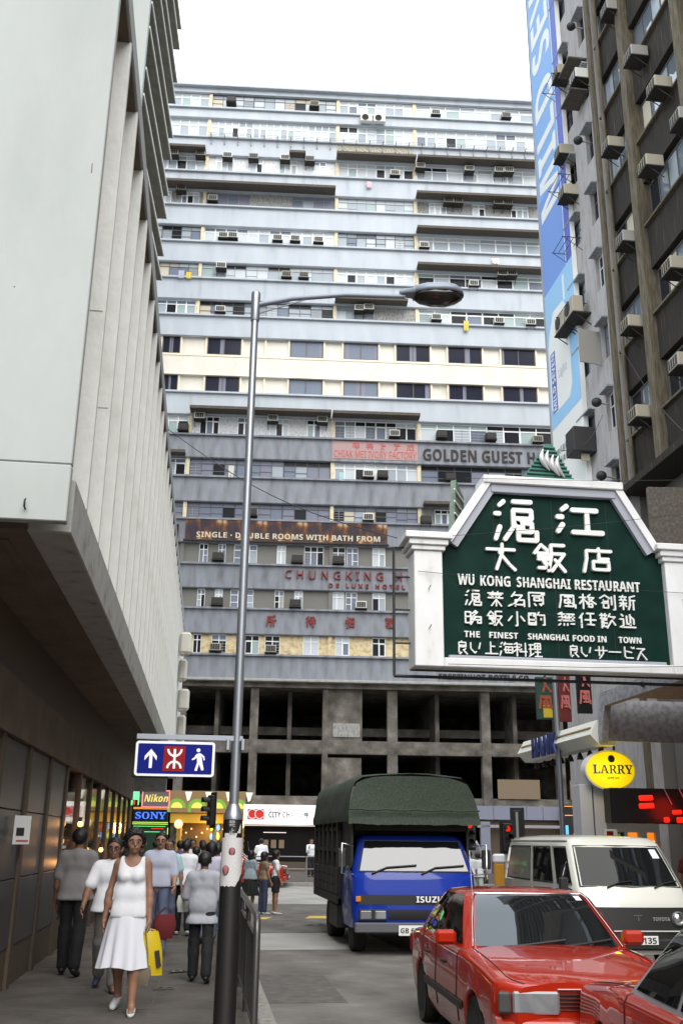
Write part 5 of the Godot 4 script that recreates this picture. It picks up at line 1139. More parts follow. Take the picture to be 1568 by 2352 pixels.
	bbox(s, "frame", Vector3(0, 1.5, 0), Vector3(0.75, 1.7, 0.1), M.ac_dark, 0.01); ubox(s, "sheet", Vector3(0, 1.35, 0.056), Vector3(0.62, 1.1, 0.008), M.glow_poster); ubox(s, "header", Vector3(0, 2.12, 0.056), Vector3(0.62, 0.25, 0.008), M.glow_cyan_pale); ubox(s, "picture", Vector3(0.05, 1.6, 0.063), Vector3(0.3, 0.3, 0.006), M.pane_tan)

# ---------------------------------------------------------------- lamp post, direction sign, railings, signals
func street_furniture():
	var o := thing("lamp_post", "tall grey street lamp with a black base and fly posters on its column", "street lamp", Vector3(0.27, 0, -9.8))
	var b := MB.new(true); b.lathe([[0.105, 0.0], [0.1, 0.08], [0.097, 1.42], [0.092, 1.68], [0.09, 1.86]], 24); part(o, "base", b, M.black_paint)
	b = MB.new(true); b.lathe([[0.092, 1.862], [0.09, 1.9], [0.052, 1.99], [0.046, 2.0]], 24); part(o, "collar", b, M.galvanised)
	b = MB.new(true); b.lathe([[0.0455, 1.98], [0.045, 3.0], [0.038, 7.15]], 20); part(o, "shaft", b, M.galvanised)
	b = MB.new(true); b.lathe([[0.044, 7.1], [0.05, 7.12], [0.05, 7.44], [0.046, 7.46], [0.0, 7.465]], 20); part(o, "sleeve", b, M.galvanised)
	# pasted posters wrap part of the base, lower edge torn
	b = MB.new(true)
	for r in [[-2.0, 0.75, 1.28, 1.7], [-1.2, 0.4, 1.66, 1.74]]:
		var rings := []
		for e in 2:
			var ring := PackedVector3Array()
			for k in 15:
				var a: float = lerpf(r[0], r[1], k / 14.0) + PI / 2 + 0.4
				var y: float = r[3] if e == 1 else r[2] + maxf(0.0, (6 - k) * 0.028) + 0.006 * sin(k * 2.7)
				ring.append(Vector3(cos(a) * 0.1005, y, sin(a) * 0.1005))
			rings.append(ring)
		b.loft(rings, false)
	part(o, "poster", b, M.poster)
	for q in [[0.0, 1.58], [-0.05, 1.42]]:
		b = MB.new(); b.ell(Vector3(0.0 + q[0], q[1], 0.0985), Vector3(0.03, 0.042, 0.004), Basis.IDENTITY, 4, 6); part(o, "red_print", b, M.print_red)
	strokes(o, "painted_character", "禁", Vector3(-0.035, 1.8, 0.092), 0.05, 0.05, M.zinc_sheet, 0.14, 0.004); strokes(o, "painted_character", "止", Vector3(-0.03, 1.73, 0.093), 0.05, 0.05, M.zinc_sheet, 0.14, 0.004)
	# arm and lantern
	b = MB.new(); b.tube([Vector3(0.0, 7.3, 0), Vector3(0.4, 7.42, 0), Vector3(1.0, 7.52, 0), Vector3(1.68, 7.56, 0)], [0.03, 0.028, 0.026, 0.026], 10); b.tube([Vector3(0.03, 7.2, 0), Vector3(0.55, 7.42, 0)], 0.008, 5); part(o, "arm", b, M.lamp_grey)
	var ln := Transform3D(Basis(Vector3(0, 0, 1), 0.05), Vector3(1.62, 7.6, 0))
	b = MB.new(true)
	var rings := []
	for e in [[0.0, 0.035, 0.03], [0.04, 0.06, 0.05], [0.16, 0.085, 0.065], [0.17, 0.12, 0.085], [0.3, 0.17, 0.11], [0.5, 0.185, 0.12], [0.62, 0.165, 0.105], [0.7, 0.11, 0.075], [0.74, 0.03, 0.03]]:
		var ring := PackedVector3Array()
		for k in 16:
			var a := TAU * k / 16
			ring.append(ln * Vector3(e[0], maxf(sin(a) * e[2], -0.028), cos(a) * e[1]))
		rings.append(ring)
	b.loft(rings); part(o, "lantern_housing", b, M.lamp_grey)
	b = MB.new(true); rings = []
	for e in [[0.17, 0.08, 0.03], [0.24, 0.14, 0.07], [0.38, 0.165, 0.1], [0.54, 0.165, 0.1], [0.65, 0.13, 0.07], [0.72, 0.06, 0.03]]:
		var ring := PackedVector3Array()
		for k in 16:
			var a := TAU * k / 16
			ring.append(ln * Vector3(e[0], minf(sin(a) * e[2], 0.0) - 0.03, cos(a) * e[1]))
		rings.append(ring)
	b.loft(rings); part(o, "lens", b, M.lamp_lens)
	# direction sign on a galvanised bracket
	var s := thing("direction_sign", "blue direction sign with arrow, red railway badge and walking figure", "sign", Vector3(-0.3, 2.4, -9.78))
	b = MB.new(); b.box(Vector3(0.13, 0.2, 0), Vector3(1.0, 0.05, 0.03), 0.004); part(s, "bracket", b, M.galvanised)
	for x in [0.49, 0.63]: bbox(s, "clamp", Vector3(x, 0.14, 0.0), Vector3(0.035, 0.11, 0.13), M.galvanised, 0.006)
	var rr := func(w: float, h: float, r: float) -> PackedVector2Array:
		var p := PackedVector2Array()
		for c in [[w - r, h - r, 0.0], [-w + r, h - r, PI / 2], [-w + r, -h + r, PI], [w - r, -h + r, PI * 1.5]]:
			for k in 5: p.append(Vector2(c[0] + r * cos(c[2] + PI / 2 * k / 4), c[1] + r * sin(c[2] + PI / 2 * k / 4)))
		return p
	b = MB.new(); b.prism(rr.call(0.37, 0.16, 0.03), 0.02, Transform3D(Basis.IDENTITY, Vector3(0.0, 0, -0.01))); part(s, "plate", b, M.sign_face_white)
	b = MB.new(); b.prism(rr.call(0.347, 0.137, 0.012), 0.003, Transform3D(Basis.IDENTITY, Vector3(0.0, 0, 0.0105))); part(s, "blue_field", b, M.sign_blue)
	b = MB.new(); b.prism(PackedVector2Array([Vector2(-0.105, -0.115), Vector2(0.095, -0.115), Vector2(0.1, 0.115), Vector2(-0.1, 0.115)]), 0.002, Transform3D(Basis.IDENTITY, Vector3(-0.005, 0, 0.014))); part(s, "red_badge", b, M.sign_red)
	var P := func(l: Array, off: Vector2, sc: float) -> PackedVector2Array:
		var r := PackedVector2Array()
		for i in range(0, l.size(), 2): r.append(Vector2(l[i], l[i + 1]) * sc + off)
		return r
	b = MB.new(); b.prism(P.call([-0.16, -1.0, 0.16, -1.0, 0.18, 0.35, 0.62, -0.22, 0.64, 0.25, 0.0, 0.98, -0.64, 0.25, -0.66, -0.22, -0.16, 0.35], Vector2(-0.225, 0.0), 0.088), 0.002, Transform3D(Basis.IDENTITY, Vector3(0, 0, 0.0145))); part(s, "arrow", b, M.sign_face_white)
	b = MB.new(); b.bx(-0.016, 0.006, -0.09, 0.09, 0.017, 0.019)
	for sg in [1.0, -1.0]:
		var ring := PackedVector2Array()
		for k in 13: ring.append(Vector2(0.072 * cos(PI * k / 12), -0.072 * sin(PI * k / 12)))
		for k in 13: ring.append(Vector2(-0.052 * cos(PI * k / 12), -0.052 * sin(PI * k / 12)))
		for k in ring.size(): ring[k] = Vector2(ring[k].x - 0.005, ring[k].y * sg + 0.088 * sg)
		b.prism(ring, 0.0025, Transform3D(Basis.IDENTITY, Vector3(0, 0, 0.0172)))
	part(s, "badge_emblem", b, M.sign_face_white)
	b = MB.new(); var fig := Transform3D(Basis.IDENTITY, Vector3(0.22, 0, 0.0145))
	b.prism(P.call([-0.12, 0.62, 0.12, 0.66, 0.34, 0.55, 0.62, 0.3, 0.68, -0.05, 0.55, -0.12, 0.46, 0.22, 0.32, 0.35, 0.4, -0.2, 0.62, -1.12, 0.36, -1.2, 0.08, -0.5, -0.12, -1.24, -0.4, -1.22, -0.14, -0.35, -0.2, 0.2, -0.36, 0.02, -0.68, -0.12, -0.74, 0.0, -0.48, 0.2, -0.3, 0.5], Vector2.ZERO, 0.086), 0.002, fig)
	var hd := PackedVector2Array()
	for k in 14: hd.append(Vector2(-0.005 + 0.018 * cos(TAU * k / 14), 0.083 + 0.018 * sin(TAU * k / 14)))
	b.prism(hd, 0.002, fig); part(s, "walking_figure", b, M.sign_face_white)
	# pedestrian railing along the kerb
	var r := thing("pedestrian_railing", "dark steel pedestrian railing along the kerb beside the lamp post", "railing", Vector3(0.52, 0, -9.6))
	var path := [Vector3(0, 0.0, 0), Vector3(0, 0.9, 0), Vector3(0, 1.0, -0.04), Vector3(0, 1.035, -0.14), Vector3(0, 1.04, -2.0), Vector3(0, 1.04, -9.0)]
	b = MB.new(); b.tube(path, 0.032, 10); part(r, "handrail", b, M.rail_steel)
	b = MB.new(); b.tube([Vector3(0, 0.13, -0.03), Vector3(0, 0.13, -9.0)], 0.02, 8); part(r, "bottom_rail", b, M.rail_steel)
	b = MB.new(); b.tube([Vector3(0, 0.86, -0.03), Vector3(0, 0.86, -9.0)], 0.016, 8); part(r, "mid_rail", b, M.rail_steel)
	var bal := MB.new(); bal.tube([Vector3(0, 0.14, 0), Vector3(0, 0.855, 0)], 0.011, 6); var bm := bal.mesh()
	var post := MB.new(); post.tube([Vector3(0, 0, 0), Vector3(0, 1.02, 0)], 0.028, 8); var pm := post.mesh()
	for k in 60:
		if k % 12 == 11: part(r, "post", pm, M.rail_steel, Transform3D(Basis.IDENTITY, Vector3(0, 0, -0.15 - k * 0.15)))
		else: part(r, "baluster", bm, M.rail_steel, Transform3D(Basis.IDENTITY, Vector3(0, 0, -0.15 - k * 0.15)))
	# far railing across the avenue
	for q in 4:
		var at: Vector3 = block.transform * Vector3(4.2 + q * 2.6, 0.0, 14.6)
		var fr := thing("avenue_railing", "grey pipe railing panel on the kerb before the watch shop", "railing", at, block.rotation.y, "railing panels along the avenue kerb")
		for y in [0.5, 1.0]: b = MB.new(); b.tube([Vector3(-1.3, y, 0), Vector3(1.28, y, 0)], 0.03, 6); part(fr, "rail", b, M.far_rail)
		b = MB.new(); b.tube([Vector3(-1.27, 0, 0), Vector3(-1.27, 1.0, 0)], 0.035, 6); part(fr, "post", b, M.far_rail)
	# traffic signals
	signal_post("traffic_signal", "black traffic signal turned sideways in front of the painted arches board", Vector3(0.22, 0, -33.2), -1.2, 2.2, false)
	signal_post("traffic_signal", "black traffic signal with a red lamp lit beside the truck cab", Vector3(9.15, ROAD, -35.5), 0.0, 1.75, true)
	signal_post("traffic_signal", "twin black traffic signal with red lamp before the blue grey hoarding", Vector3(10.35, ROAD, -35.0), 0.15, 1.65, true)
	signal_post("traffic_signal", "tall black backed traffic signal by the white pier", Vector3(10.95, ROAD, -35.6), 2.6, 2.1, false)
	var bo := thing("bollard", "yellow traffic bollard with a white lit top beside the van", "bollard", Vector3(8.75, ROAD, -30.5))
	bbox(bo, "body", Vector3(0, 0.62, 0), Vector3(0.3, 1.24, 0.26), M.bollard_yellow, 0.04); bbox(bo, "cap", Vector3(0, 1.37, 0), Vector3(0.34, 0.26, 0.3), M.sign_face_white, 0.05); bbox(bo, "foot", Vector3(0, 0.05, 0), Vector3(0.42, 0.1, 0.36), M.black_trim, 0.02)

func signal_post(called: String, label: String, at: Vector3, turn: float, y: float, red: bool):
	var o := thing(called, label, "traffic light", at, turn, "traffic signals by the avenue")
	var b := MB.new(); b.tube([Vector3(0, 0, -0.12), Vector3(0, y + 0.75, -0.12)], 0.05, 8); part(o, "pole", b, M.zinc_sheet)
	bbox(o, "housing", Vector3(0, y + 0.35, 0), Vector3(0.32, 0.92, 0.2), M.black_trim, 0.03)
	bbox(o, "backing_board", Vector3(0, y + 0.35, -0.06), Vector3(0.5, 1.1, 0.02), M.black_trim, 0.01)
	for k in 3:
		b = MB.new(true); var rings := []
		for e in 2:
			var ring := PackedVector3Array()
			for q in 11: ring.append(Vector3(0.115 * cos(PI * 1.25 * q / 10 - 0.39), y + 0.63 - k * 0.28 + 0.115 * sin(PI * 1.25 * q / 10 - 0.39), 0.1 + e * 0.22))
			rings.append(ring)
		b.loft(rings, false); part(o, "visor", b, M.black_trim)
		b = MB.new(); b.ell(Vector3(0, y + 0.63 - k * 0.28, 0.1), Vector3(0.1, 0.1, 0.02)); part(o, "signal_lamp", b, M.glow_red if red and k == 0 else M.lamp_lens)

# ---------------------------------------------------------------- vehicles
# a closed shell from stacked outlines: [height, front z, rear z, half width]; sides 0 front, 1 +x, 2 rear, 3 -x
class Shell:
	var lv: Array; var cr: float; var bulge: float
	func _init(levels: Array, corner: float, bow: float): lv = levels; cr = corner; bulge = bow
	func at(t: float) -> Array:
		var i := clampi(int(t), 0, lv.size() - 2); var k := t - i
		var r := []
		for q in 4: r.append(lerpf(lv[i][q], lv[i + 1][q], k))
		return r
	func pt(side: int, a: float, t: float) -> Vector3:
		var l := at(t); var w: float = l[3]
		match side:
			0: return Vector3(lerpf(-(w - cr), w - cr, a), l[0], l[1] + bulge * (1.0 - pow(2 * a - 1, 2)))
			1: return Vector3(w + 0.02 * sin(PI * a), l[0], lerpf(l[1] - cr, l[2] + cr, a))
			2: return Vector3(lerpf(w - cr, -(w - cr), a), l[0], l[2] - bulge * 0.6 * (1.0 - pow(2 * a - 1, 2)))
		return Vector3(-w - 0.02 * sin(PI * a), l[0], lerpf(l[2] + cr, l[1] - cr, a))
	func build(mb: MB, crown := 0.04, sub := 3):
		var rings := []
		for i in (lv.size() - 1) * sub + 1:
			var t := float(i) / sub; var ring := PackedVector3Array()
			for s in 4:
				for k in 7: ring.append(pt(s, k / 6.0, minf(t, lv.size() - 1.0001)))
			rings.append(ring)
		var last: PackedVector3Array = rings[-1]
		var c := Vector3.ZERO
		for p in last: c += p / last.size()
		for e in [[0.8, 0.5], [0.5, 0.85], [0.2, 1.0]]:
			var ring := PackedVector3Array()
			for p in last: ring.append(c + (p - c) * e[0] + Vector3.UP * crown * e[1])
			rings.append(ring)
		mb.smooth = true; mb.loft(rings, true, false, true)
	func patch(mb: MB, side: int, a0: float, a1: float, t0: float, t1: float, off := 0.006, nu := 8, nv := 4, skew := 0.0):
		var l := at((t0 + t1) / 2); var mid := Vector3(0, l[0], (l[1] + l[2]) / 2)
		var f := func(i: int, j: int) -> Vector3:
			var t := lerpf(t0, t1, j / float(nv)); var a := lerpf(a0, a1, i / float(nu)) + skew * (j / float(nv))
			a = clampf(a, 0.0, 1.0)
			var p := pt(side, a, t)
			var da := pt(side, minf(a + 0.01, 1.0), t) - pt(side, maxf(a - 0.01, 0.0), t); var dt := pt(side, a, t + 0.02) - pt(side, a, t - 0.02)
			var n := da.cross(dt).normalized()
			if n.dot(p - mid) < 0: n = -n
			return p + n * off
		mb.smooth = true
		for i in nu:
			for j in nv:
				var p0: Vector3 = f.call(i, j); var p2: Vector3 = f.call(i + 1, j + 1)
				mb.quad(p0, f.call(i + 1, j), p2, f.call(i, j + 1), (p0 + p2) / 2 - mid)

func wheel(o: Node3D, at: Vector3, r: float, w: float, sx: float):
	var T := Transform3D(Basis(Vector3(0, 0, 1), PI / 2), at)
	var b := MB.new(true); b.lathe([[r * 0.62, -w / 2], [r * 0.93, -w / 2], [r, -w * 0.36], [r, w * 0.36], [r * 0.93, w / 2], [r * 0.62, w / 2]], 28, T); var t := part(o, "wheel", b, M.tyre)
	b = MB.new(true); b.lathe([[r * 0.64, -w * 0.44], [r * 0.6, -w * 0.4], [r * 0.5, -w * 0.2], [r * 0.22, -w * 0.3], [r * 0.2, -w * 0.42], [0.01, -w * 0.44]], 24, Transform3D(Basis(Vector3(0, 0, 1), PI / 2 * sx), at)); part(t, "rim", b, M.rim_steel)

func sedan(label: String, at: Vector3, turn: float, pillar: Material, mirrors := true, grp := "") -> Node3D:
	var o := thing("red_car", label, "car", at, turn, grp)
	var zf := 1.27; var zr := -1.28
	var hw := func(z: float) -> float:
		var e := absf(z)
		var w := 0.845 - 0.02 * smoothstep(0.6, 1.9, e)
		if e > 1.86: w -= 0.16 * pow((e - 1.86) / 0.3, 2.0)
		return w
	var sh := func(z: float) -> float:   # shoulder height
		if z > 0.72: return lerpf(0.905, 0.765, pow((z - 0.72) / 1.44, 1.6))
		if z < -1.45: return lerpf(0.92, 0.86, (-1.45 - z) / 0.7)
		return lerpf(0.92, 0.9, (z + 1.45) / 2.17)
	var ring := func(z: float) -> PackedVector3Array:
		var w: float = hw.call(z); var s: float = sh.call(z)
		var yb := 0.2 + (0.06 if absf(z) > 1.9 else 0.0)
		for c in [zf, zr]:
			var d: float = absf(z - c)
			if d < 0.345: yb = maxf(yb, 0.29 + sqrt(0.345 * 0.345 - d * d))
		var half := [Vector2(w * 0.93, yb), Vector2(w * 0.975, lerpf(yb, 0.5, 0.35) if yb < 0.5 else yb + 0.005), Vector2(w, maxf(0.52, yb + 0.01)), Vector2(w * 0.995, maxf(0.6, yb + 0.02)), Vector2(w * 0.98, s - 0.06), Vector2(w * 0.955, s - 0.015), Vector2(w * 0.9, s + 0.004), Vector2(w * 0.62, s + 0.03), Vector2(w * 0.3, s + 0.042)]
		var r := PackedVector3Array()
		for p in half: r.append(Vector3(-p.x, p.y, z))
		r.append(Vector3(0, s + 0.045, z))
		for k in half.size(): r.append(Vector3(half[half.size() - 1 - k].x, half[half.size() - 1 - k].y, z))
		return r
	var b := MB.new(true)
	var rings := []
	var n := 108
	for i in n + 1: rings.append(ring.call(lerpf(-2.15, 2.15, float(i) / n)))
	b.loft(rings, false)
	for e in [0, n]:
		var r: PackedVector3Array = rings[e]; var c := Vector3(0, 0.5, r[0].z)
		b.smooth = false
		for k in r.size() - 1: b.tri(r[k], r[k + 1], c, Vector3(0, 0, -1 if e == 0 else 1))
		b.tri(r[0], r[-1], c, Vector3(0, 0, -1 if e == 0 else 1))
	part(o, "body", b, M.taxi_red)
	b = MB.new(); b.bx(-0.72, 0.72, 0.2, 0.6, -1.9, 1.9); part(o, "underbody", b, M.black_trim)
	# cabin
	var g := Shell.new([[0.9, 0.78, -1.62, 0.765], [1.12, 0.46, -1.3, 0.695], [1.31, 0.19, -0.95, 0.625], [1.36, 0.08, -0.84, 0.58]], 0.07, 0.06)
	b = MB.new(); g.build(b, 0.035); part(o, "cabin", b, pillar)
	b = MB.new(); g.patch(b, 0, 0.015, 0.985, 0.12, 2.62); var ws := part(o, "windscreen", b, M.car_glass)
	b = MB.new(); g.patch(b, 2, 0.03, 0.97, 0.15, 2.5); part(o, "rear_window", b, M.car_glass)
	for sd in [1, 3]:
		for q in [[0.03, 0.40, 0.0], [0.43, 0.74, 0.0], [0.77, 0.93, 0.0]]:
			var a0: float = q[0] if sd == 1 else 1.0 - q[1]; var a1: float = q[1] if sd == 1 else 1.0 - q[0]
			b = MB.new(); g.patch(b, sd, a0, a1, 0.15, 2.45, 0.005, 6, 4); part(o, "side_window", b, M.car_glass)
	# bright line round the windscreen
	b = MB.new(); var ol := []
	for k in 9: ol.append(g.pt(0, 0.0, 0.1 + 2.55 * k / 8.0) + Vector3(-0.012, 0.006, 0.012))
	for k in 9: ol.append(g.pt(0, k / 8.0, 2.68) + Vector3(0, 0.008, 0.008))
	for k in 9: ol.append(g.pt(0, 1.0, 2.65 - 2.55 * k / 8.0) + Vector3(0.012, 0.006, 0.012))
	b.tube(ol, 0.009, 6); part(ws, "screen_trim", b, M.chrome)
	for q in [[0.18, 0.62], [0.52, 0.95]]:
		b = MB.new(); b.tube([g.pt(0, q[0], 0.05) + Vector3(0, 0.015, 0.03), g.pt(0, (q[0] + q[1]) / 2, 0.16) + Vector3(0, 0.02, 0.025), g.pt(0, q[1], 0.3) + Vector3(0, 0.02, 0.02)], 0.012, 6); part(o, "wiper", b, M.black_trim)
	b = MB.new(); g.patch(b, 0, 0.9, 0.955, 1.9, 2.3, 0.009, 2, 2); part(o, "licence_disc", b, M.paper)
	# seams
	for sx in [-1.0, 1.0]:
		for z in [0.66, -0.36, -1.15]:
			b = MB.new(); var pts := []
			for k in 7:
				var r: PackedVector3Array = ring.call(z); var i := mini(k, 6); var p := r[i] if sx < 0 else r[r.size() - 1 - i]
				if k > 0: pts.append(p + Vector3(sx * 0.002, 0, 0))
			b.tube(pts, 0.005, 4); part(o, "door_seam", b, M.black_trim)
		b = MB.new(); var hp := []
		for k in 13:
			var z := lerpf(0.8, 2.1, k / 12.0); var r: PackedVector3Array = ring.call(z); var p := r[6]
			hp.append(Vector3(sx * absf(p.x) * 0.93, p.y + 0.008, z))
		b.tube(hp, 0.005, 4); part(o, "bonnet_seam", b, M.black_trim)
		for q in [[-0.92, 0.9]]:
			b = MB.new(); b.bx(sx * 0.842, sx * 0.862, 0.43, 0.5, q[0], q[1], 0.006); part(o, "side_moulding", b, M.black_trim)
		for z in [0.05, -0.85]: bbox(o, "door_handle", Vector3(sx * 0.842, 0.74, z), Vector3(0.03, 0.03, 0.17), M.black_trim, 0.008)
		if not mirrors: pass
		else:
			var mr := bbox(o, "mirror", Vector3(sx * 0.9, 0.985, 0.48), Vector3(0.2, 0.13, 0.12), M.taxi_red, 0.03)
			bbox(mr, "mirror_glass", Vector3(0, 0, -0.061), Vector3(0.16, 0.09, 0.006), M.chrome, 0.002)
		# lamps
		b = MB.new(); b.box(Vector3(sx * 0.525, 0.66, 2.115), Vector3(0.36, 0.16, 0.1), 0.015, Basis(Vector3.UP, sx * 0.1)); var hl := part(o, "headlamp", b, M.headlamp)
		b = MB.new(); b.bx(sx * 0.44, sx * 0.445, 0.6, 0.72, 2.16, 2.168); part(hl, "lens_bar", b, M.zinc_sheet)
		b = MB.new(); b.box(Vector3(sx * 0.735, 0.66, 2.03), Vector3(0.1, 0.15, 0.24), 0.015, Basis(Vector3.UP, sx * 0.35)); part(o, "corner_lamp", b, M.lamp_smoke)
		b = MB.new(); b.bx(sx * 0.45, sx * 0.8, 0.62, 0.8, -2.19, -2.1, 0.01); part(o, "tail_lamp", b, M.sign_red)
		wheel(o, Vector3(sx * 0.735, 0.3, zf), 0.3, 0.185, sx); wheel(o, Vector3(sx * 0.735, 0.3, zr), 0.3, 0.185, sx)
	b = MB.new(); b.bx(-0.35, 0.35, 0.59, 0.74, 2.1, 2.15, 0.01); var gr := part(o, "grille", b, M.black_trim)
	for k in 5: b = MB.new(); b.bx(-0.345, 0.345, 0.605 + k * 0.027, 0.615 + k * 0.027, 2.151, 2.162); part(gr, "grille_bar", b, M.chrome)
	b = MB.new(); b.bx(-0.36, 0.36, 0.74, 0.758, 2.1, 2.165, 0.004); part(gr, "grille_top", b, M.chrome)
	b = MB.new(); rings = []
	for k in 15:
		var x := lerpf(-0.82, 0.82, k / 14.0); var zz := 2.22 - 0.16 * pow(absf(x) / 0.82, 3.5)
		rings.append(PackedVector3Array([Vector3(x, 0.26, zz - 0.14), Vector3(x, 0.26, zz - 0.02), Vector3(x, 0.36, zz), Vector3(x, 0.52, zz), Vector3(x, 0.555, zz - 0.05), Vector3(x, 0.555, zz - 0.14)]))
	b.smooth = true; b.loft(rings); var bp := part(o, "bumper", b, M.taxi_red)
	b = MB.new(); rings = []
	for k in 15:
		var x := lerpf(-0.83, 0.83, k / 14.0); var zz := 2.225 - 0.16 * pow(absf(x) / 0.83, 3.5)
		rings.append(PackedVector3Array([Vector3(x, 0.47, zz - 0.02), Vector3(x, 0.47, zz + 0.006), Vector3(x, 0.5, zz + 0.008), Vector3(x, 0.5, zz - 0.02)]))
	b.loft(rings); part(bp, "bumper_strip", b, M.black_trim)
	b = MB.new(); b.bx(-0.5, 0.5, 0.28, 0.34, 2.2, 2.226); part(bp, "air_slot", b, M.black_trim)
	bbox(o, "number_plate", Vector3(0, 0.4, 2.235), Vector3(0.44, 0.11, 0.012), M.plate_white, 0.003)
	b = MB.new(); b.tube([Vector3(-0.66, 0.92, 0.7), Vector3(-0.665, 1.75, 0.55)], 0.005, 5); part(o, "aerial", b, M.chrome)
	return o

func vehicles():
	sedan("red saloon with black side windows waiting in the lane ahead of the blue truck", Vector3(3.2, ROAD, -10.3), deg_to_rad(-2.0), M.taxi_red)
	sedan("red saloon with grey windscreen pillars seen along its flank", Vector3(3.52, ROAD, -6.1), deg_to_rad(174.0), M.silver_trim, false)
	sedan("red saloon crossing the avenue behind the waiting pedestrians", Vector3(1.35, ROAD, -43.4), deg_to_rad(82.0), M.taxi_red)
	van("white van with black lower nose panel and two grey tinted side windows", Vector3(6.42, ROAD, -17.2), deg_to_rad(-1.4), true)
	van("far white van halted at the crossing beyond the truck", Vector3(9.6, ROAD, -40.5), deg_to_rad(4.0), false)
	truck()

func van(label: String, at: Vector3, turn: float, full: bool):
	var o := thing("white_van", label, "van", at, turn)
	var s := Shell.new([[0.3, 2.06, -2.12, 0.8], [0.5, 2.16, -2.15, 0.835], [0.98, 2.12, -2.15, 0.845], [1.2, 2.0, -2.13, 0.835], [1.5, 1.74, -2.09, 0.79], [1.82, 1.44, -2.03, 0.735], [1.91, 1.28, -1.96, 0.66]], 0.06, 0.07)
	var b := MB.new(); s.build(b, 0.055); part(o, "body", b, M.van_white)
	b = MB.new(); s.patch(b, 0, 0.02, 0.98, 3.1, 4.85); var ws := part(o, "windscreen", b, M.car_glass)
	b = MB.new(); b.tube([s.pt(0, 0.0, 3.05), s.pt(0, 0.5, 3.05), s.pt(0, 1.0, 3.05), s.pt(0, 1.0, 4.0), s.pt(0, 1.0, 4.9), s.pt(0, 0.5, 4.92), s.pt(0, 0.0, 4.9), s.pt(0, 0.0, 4.0), s.pt(0, 0.0, 3.05)], 0.014, 6); part(ws, "rubber_seal", b, M.black_trim)
	b = MB.new(); s.patch(b, 0, 0.0, 1.0, 0.95, 1.92, 0.006, 10, 3); part(o, "nose_panel", b, M.black_trim)
	for sd in [1, 3]:
		for q in [[0.03, 0.2, 1], [0.25, 0.52, 1], [0.57, 0.95, 0]]:
			var a0: float = q[0] if sd == 1 else 1.0 - q[1]; var a1: float = q[1] if sd == 1 else 1.0 - q[0]
			b = MB.new(); s.patch(b, sd, a0, a1, 3.15, 4.8, 0.005, 6, 4); var w := part(o, "side_window", b, M.car_glass if q[2] else M.van_tint)
			b = MB.new(); b.tube([s.pt(sd, a0, 3.1), s.pt(sd, a1, 3.1), s.pt(sd, a1, 4.85), s.pt(sd, a0, 4.85), s.pt(sd, a0, 3.1)], 0.012, 5); part(w, "rubber_seal", b, M.black_trim)
		for a in [0.22, 0.545]:
			var aa: float = a if sd == 1 else 1.0 - a
			b = MB.new(); b.tube([s.pt(sd, aa, 0.2), s.pt(sd, aa, 2.0), s.pt(sd, aa, 4.9)], 0.006, 4); part(o, "door_seam", b, M.black_trim)
		b = MB.new(); var gp := []
		for k in 9: gp.append(s.pt(sd, k / 8.0, 5.35) + Vector3.UP * 0.015)
		b.tube(gp, 0.016, 6); part(o, "rain_gutter", b, M.van_white)
	for sx in [-1.0, 1.0]:
		wheel(o, Vector3(sx * 0.74, 0.31, 1.35), 0.31, 0.19, sx); wheel(o, Vector3(sx * 0.74, 0.31, -1.05), 0.31, 0.19, sx)
		b = MB.new(true); b.lathe([[0.1, 0.0], [0.1, 0.05], [0.085, 0.06], [0.05, 0.03], [0.0, 0.02]], 20, Transform3D(Basis(Vector3.RIGHT, PI / 2), Vector3(sx * 0.62, 0.79, 2.165))); var hl := part(o, "headlamp", b, M.headlamp)
		b = MB.new(); b.ell(Vector3(sx * 0.62, 0.79, 2.19), Vector3(0.075, 0.075, 0.03)); part(hl, "lens", b, M.chrome)
		for q in [0.25, 0.72]:
			b = MB.new(); b.tube([s.pt(0, q, 3.02) + Vector3(0, 0, 0.02), s.pt(0, q + 0.12, 3.2) + Vector3(0, 0.01, 0.02), s.pt(0, q + 0.26, 3.3) + Vector3(0, 0.01, 0.02)], 0.012, 6); part(o, "wiper", b, M.black_trim)
			if sx > 0: break
	b = MB.new(); b.bx(-0.83, 0.83, 0.36, 0.52, 2.12, 2.24, 0.03); part(o, "bumper", b, M.black_trim)
	b = MB.new(); b.bx(-0.8, 0.8, 0.615, 0.63, 2.185, 2.235); part(o, "trim_strip", b, M.van_white)
	if not full: return
	bbox(o, "number_plate", Vector3(0.0, 0.5, 2.25), Vector3(0.52, 0.12, 0.012), M.plate_white, 0.003)
	text(o, "plate_lettering", "DF 2135", Vector3(-0.23, 0.455, 2.257), 0.46, 0.085, M.black_letter, 0.004)
	bbox(o, "emblem", Vector3(0.0, 0.83, 2.215), Vector3(0.13, 0.015, 0.012), M.chrome, 0.003); bbox(o, "emblem", Vector3(0.0, 0.79, 2.215), Vector3(0.02, 0.06, 0.012), M.chrome, 0.003)
	text(o, "badge_lettering", "TOYOTA", Vector3(0.22, 0.76, 2.205), 0.26, 0.05, M.zinc_sheet, 0.006)
	b = MB.new(); s.patch(b, 0, 0.86, 0.94, 4.35, 4.75, 0.012, 2, 2); part(o, "licence_disc", b, M.paper)
	bbox(o, "mirror", Vector3(-0.98, 1.22, 1.85), Vector3(0.14, 0.24, 0.06), M.black_trim, 0.02)
	b = MB.new(); b.tube([Vector3(-0.84, 1.16, 1.8), Vector3(-0.95, 1.2, 1.86)], 0.014, 5); part(o, "mirror_arm", b, M.black_trim)

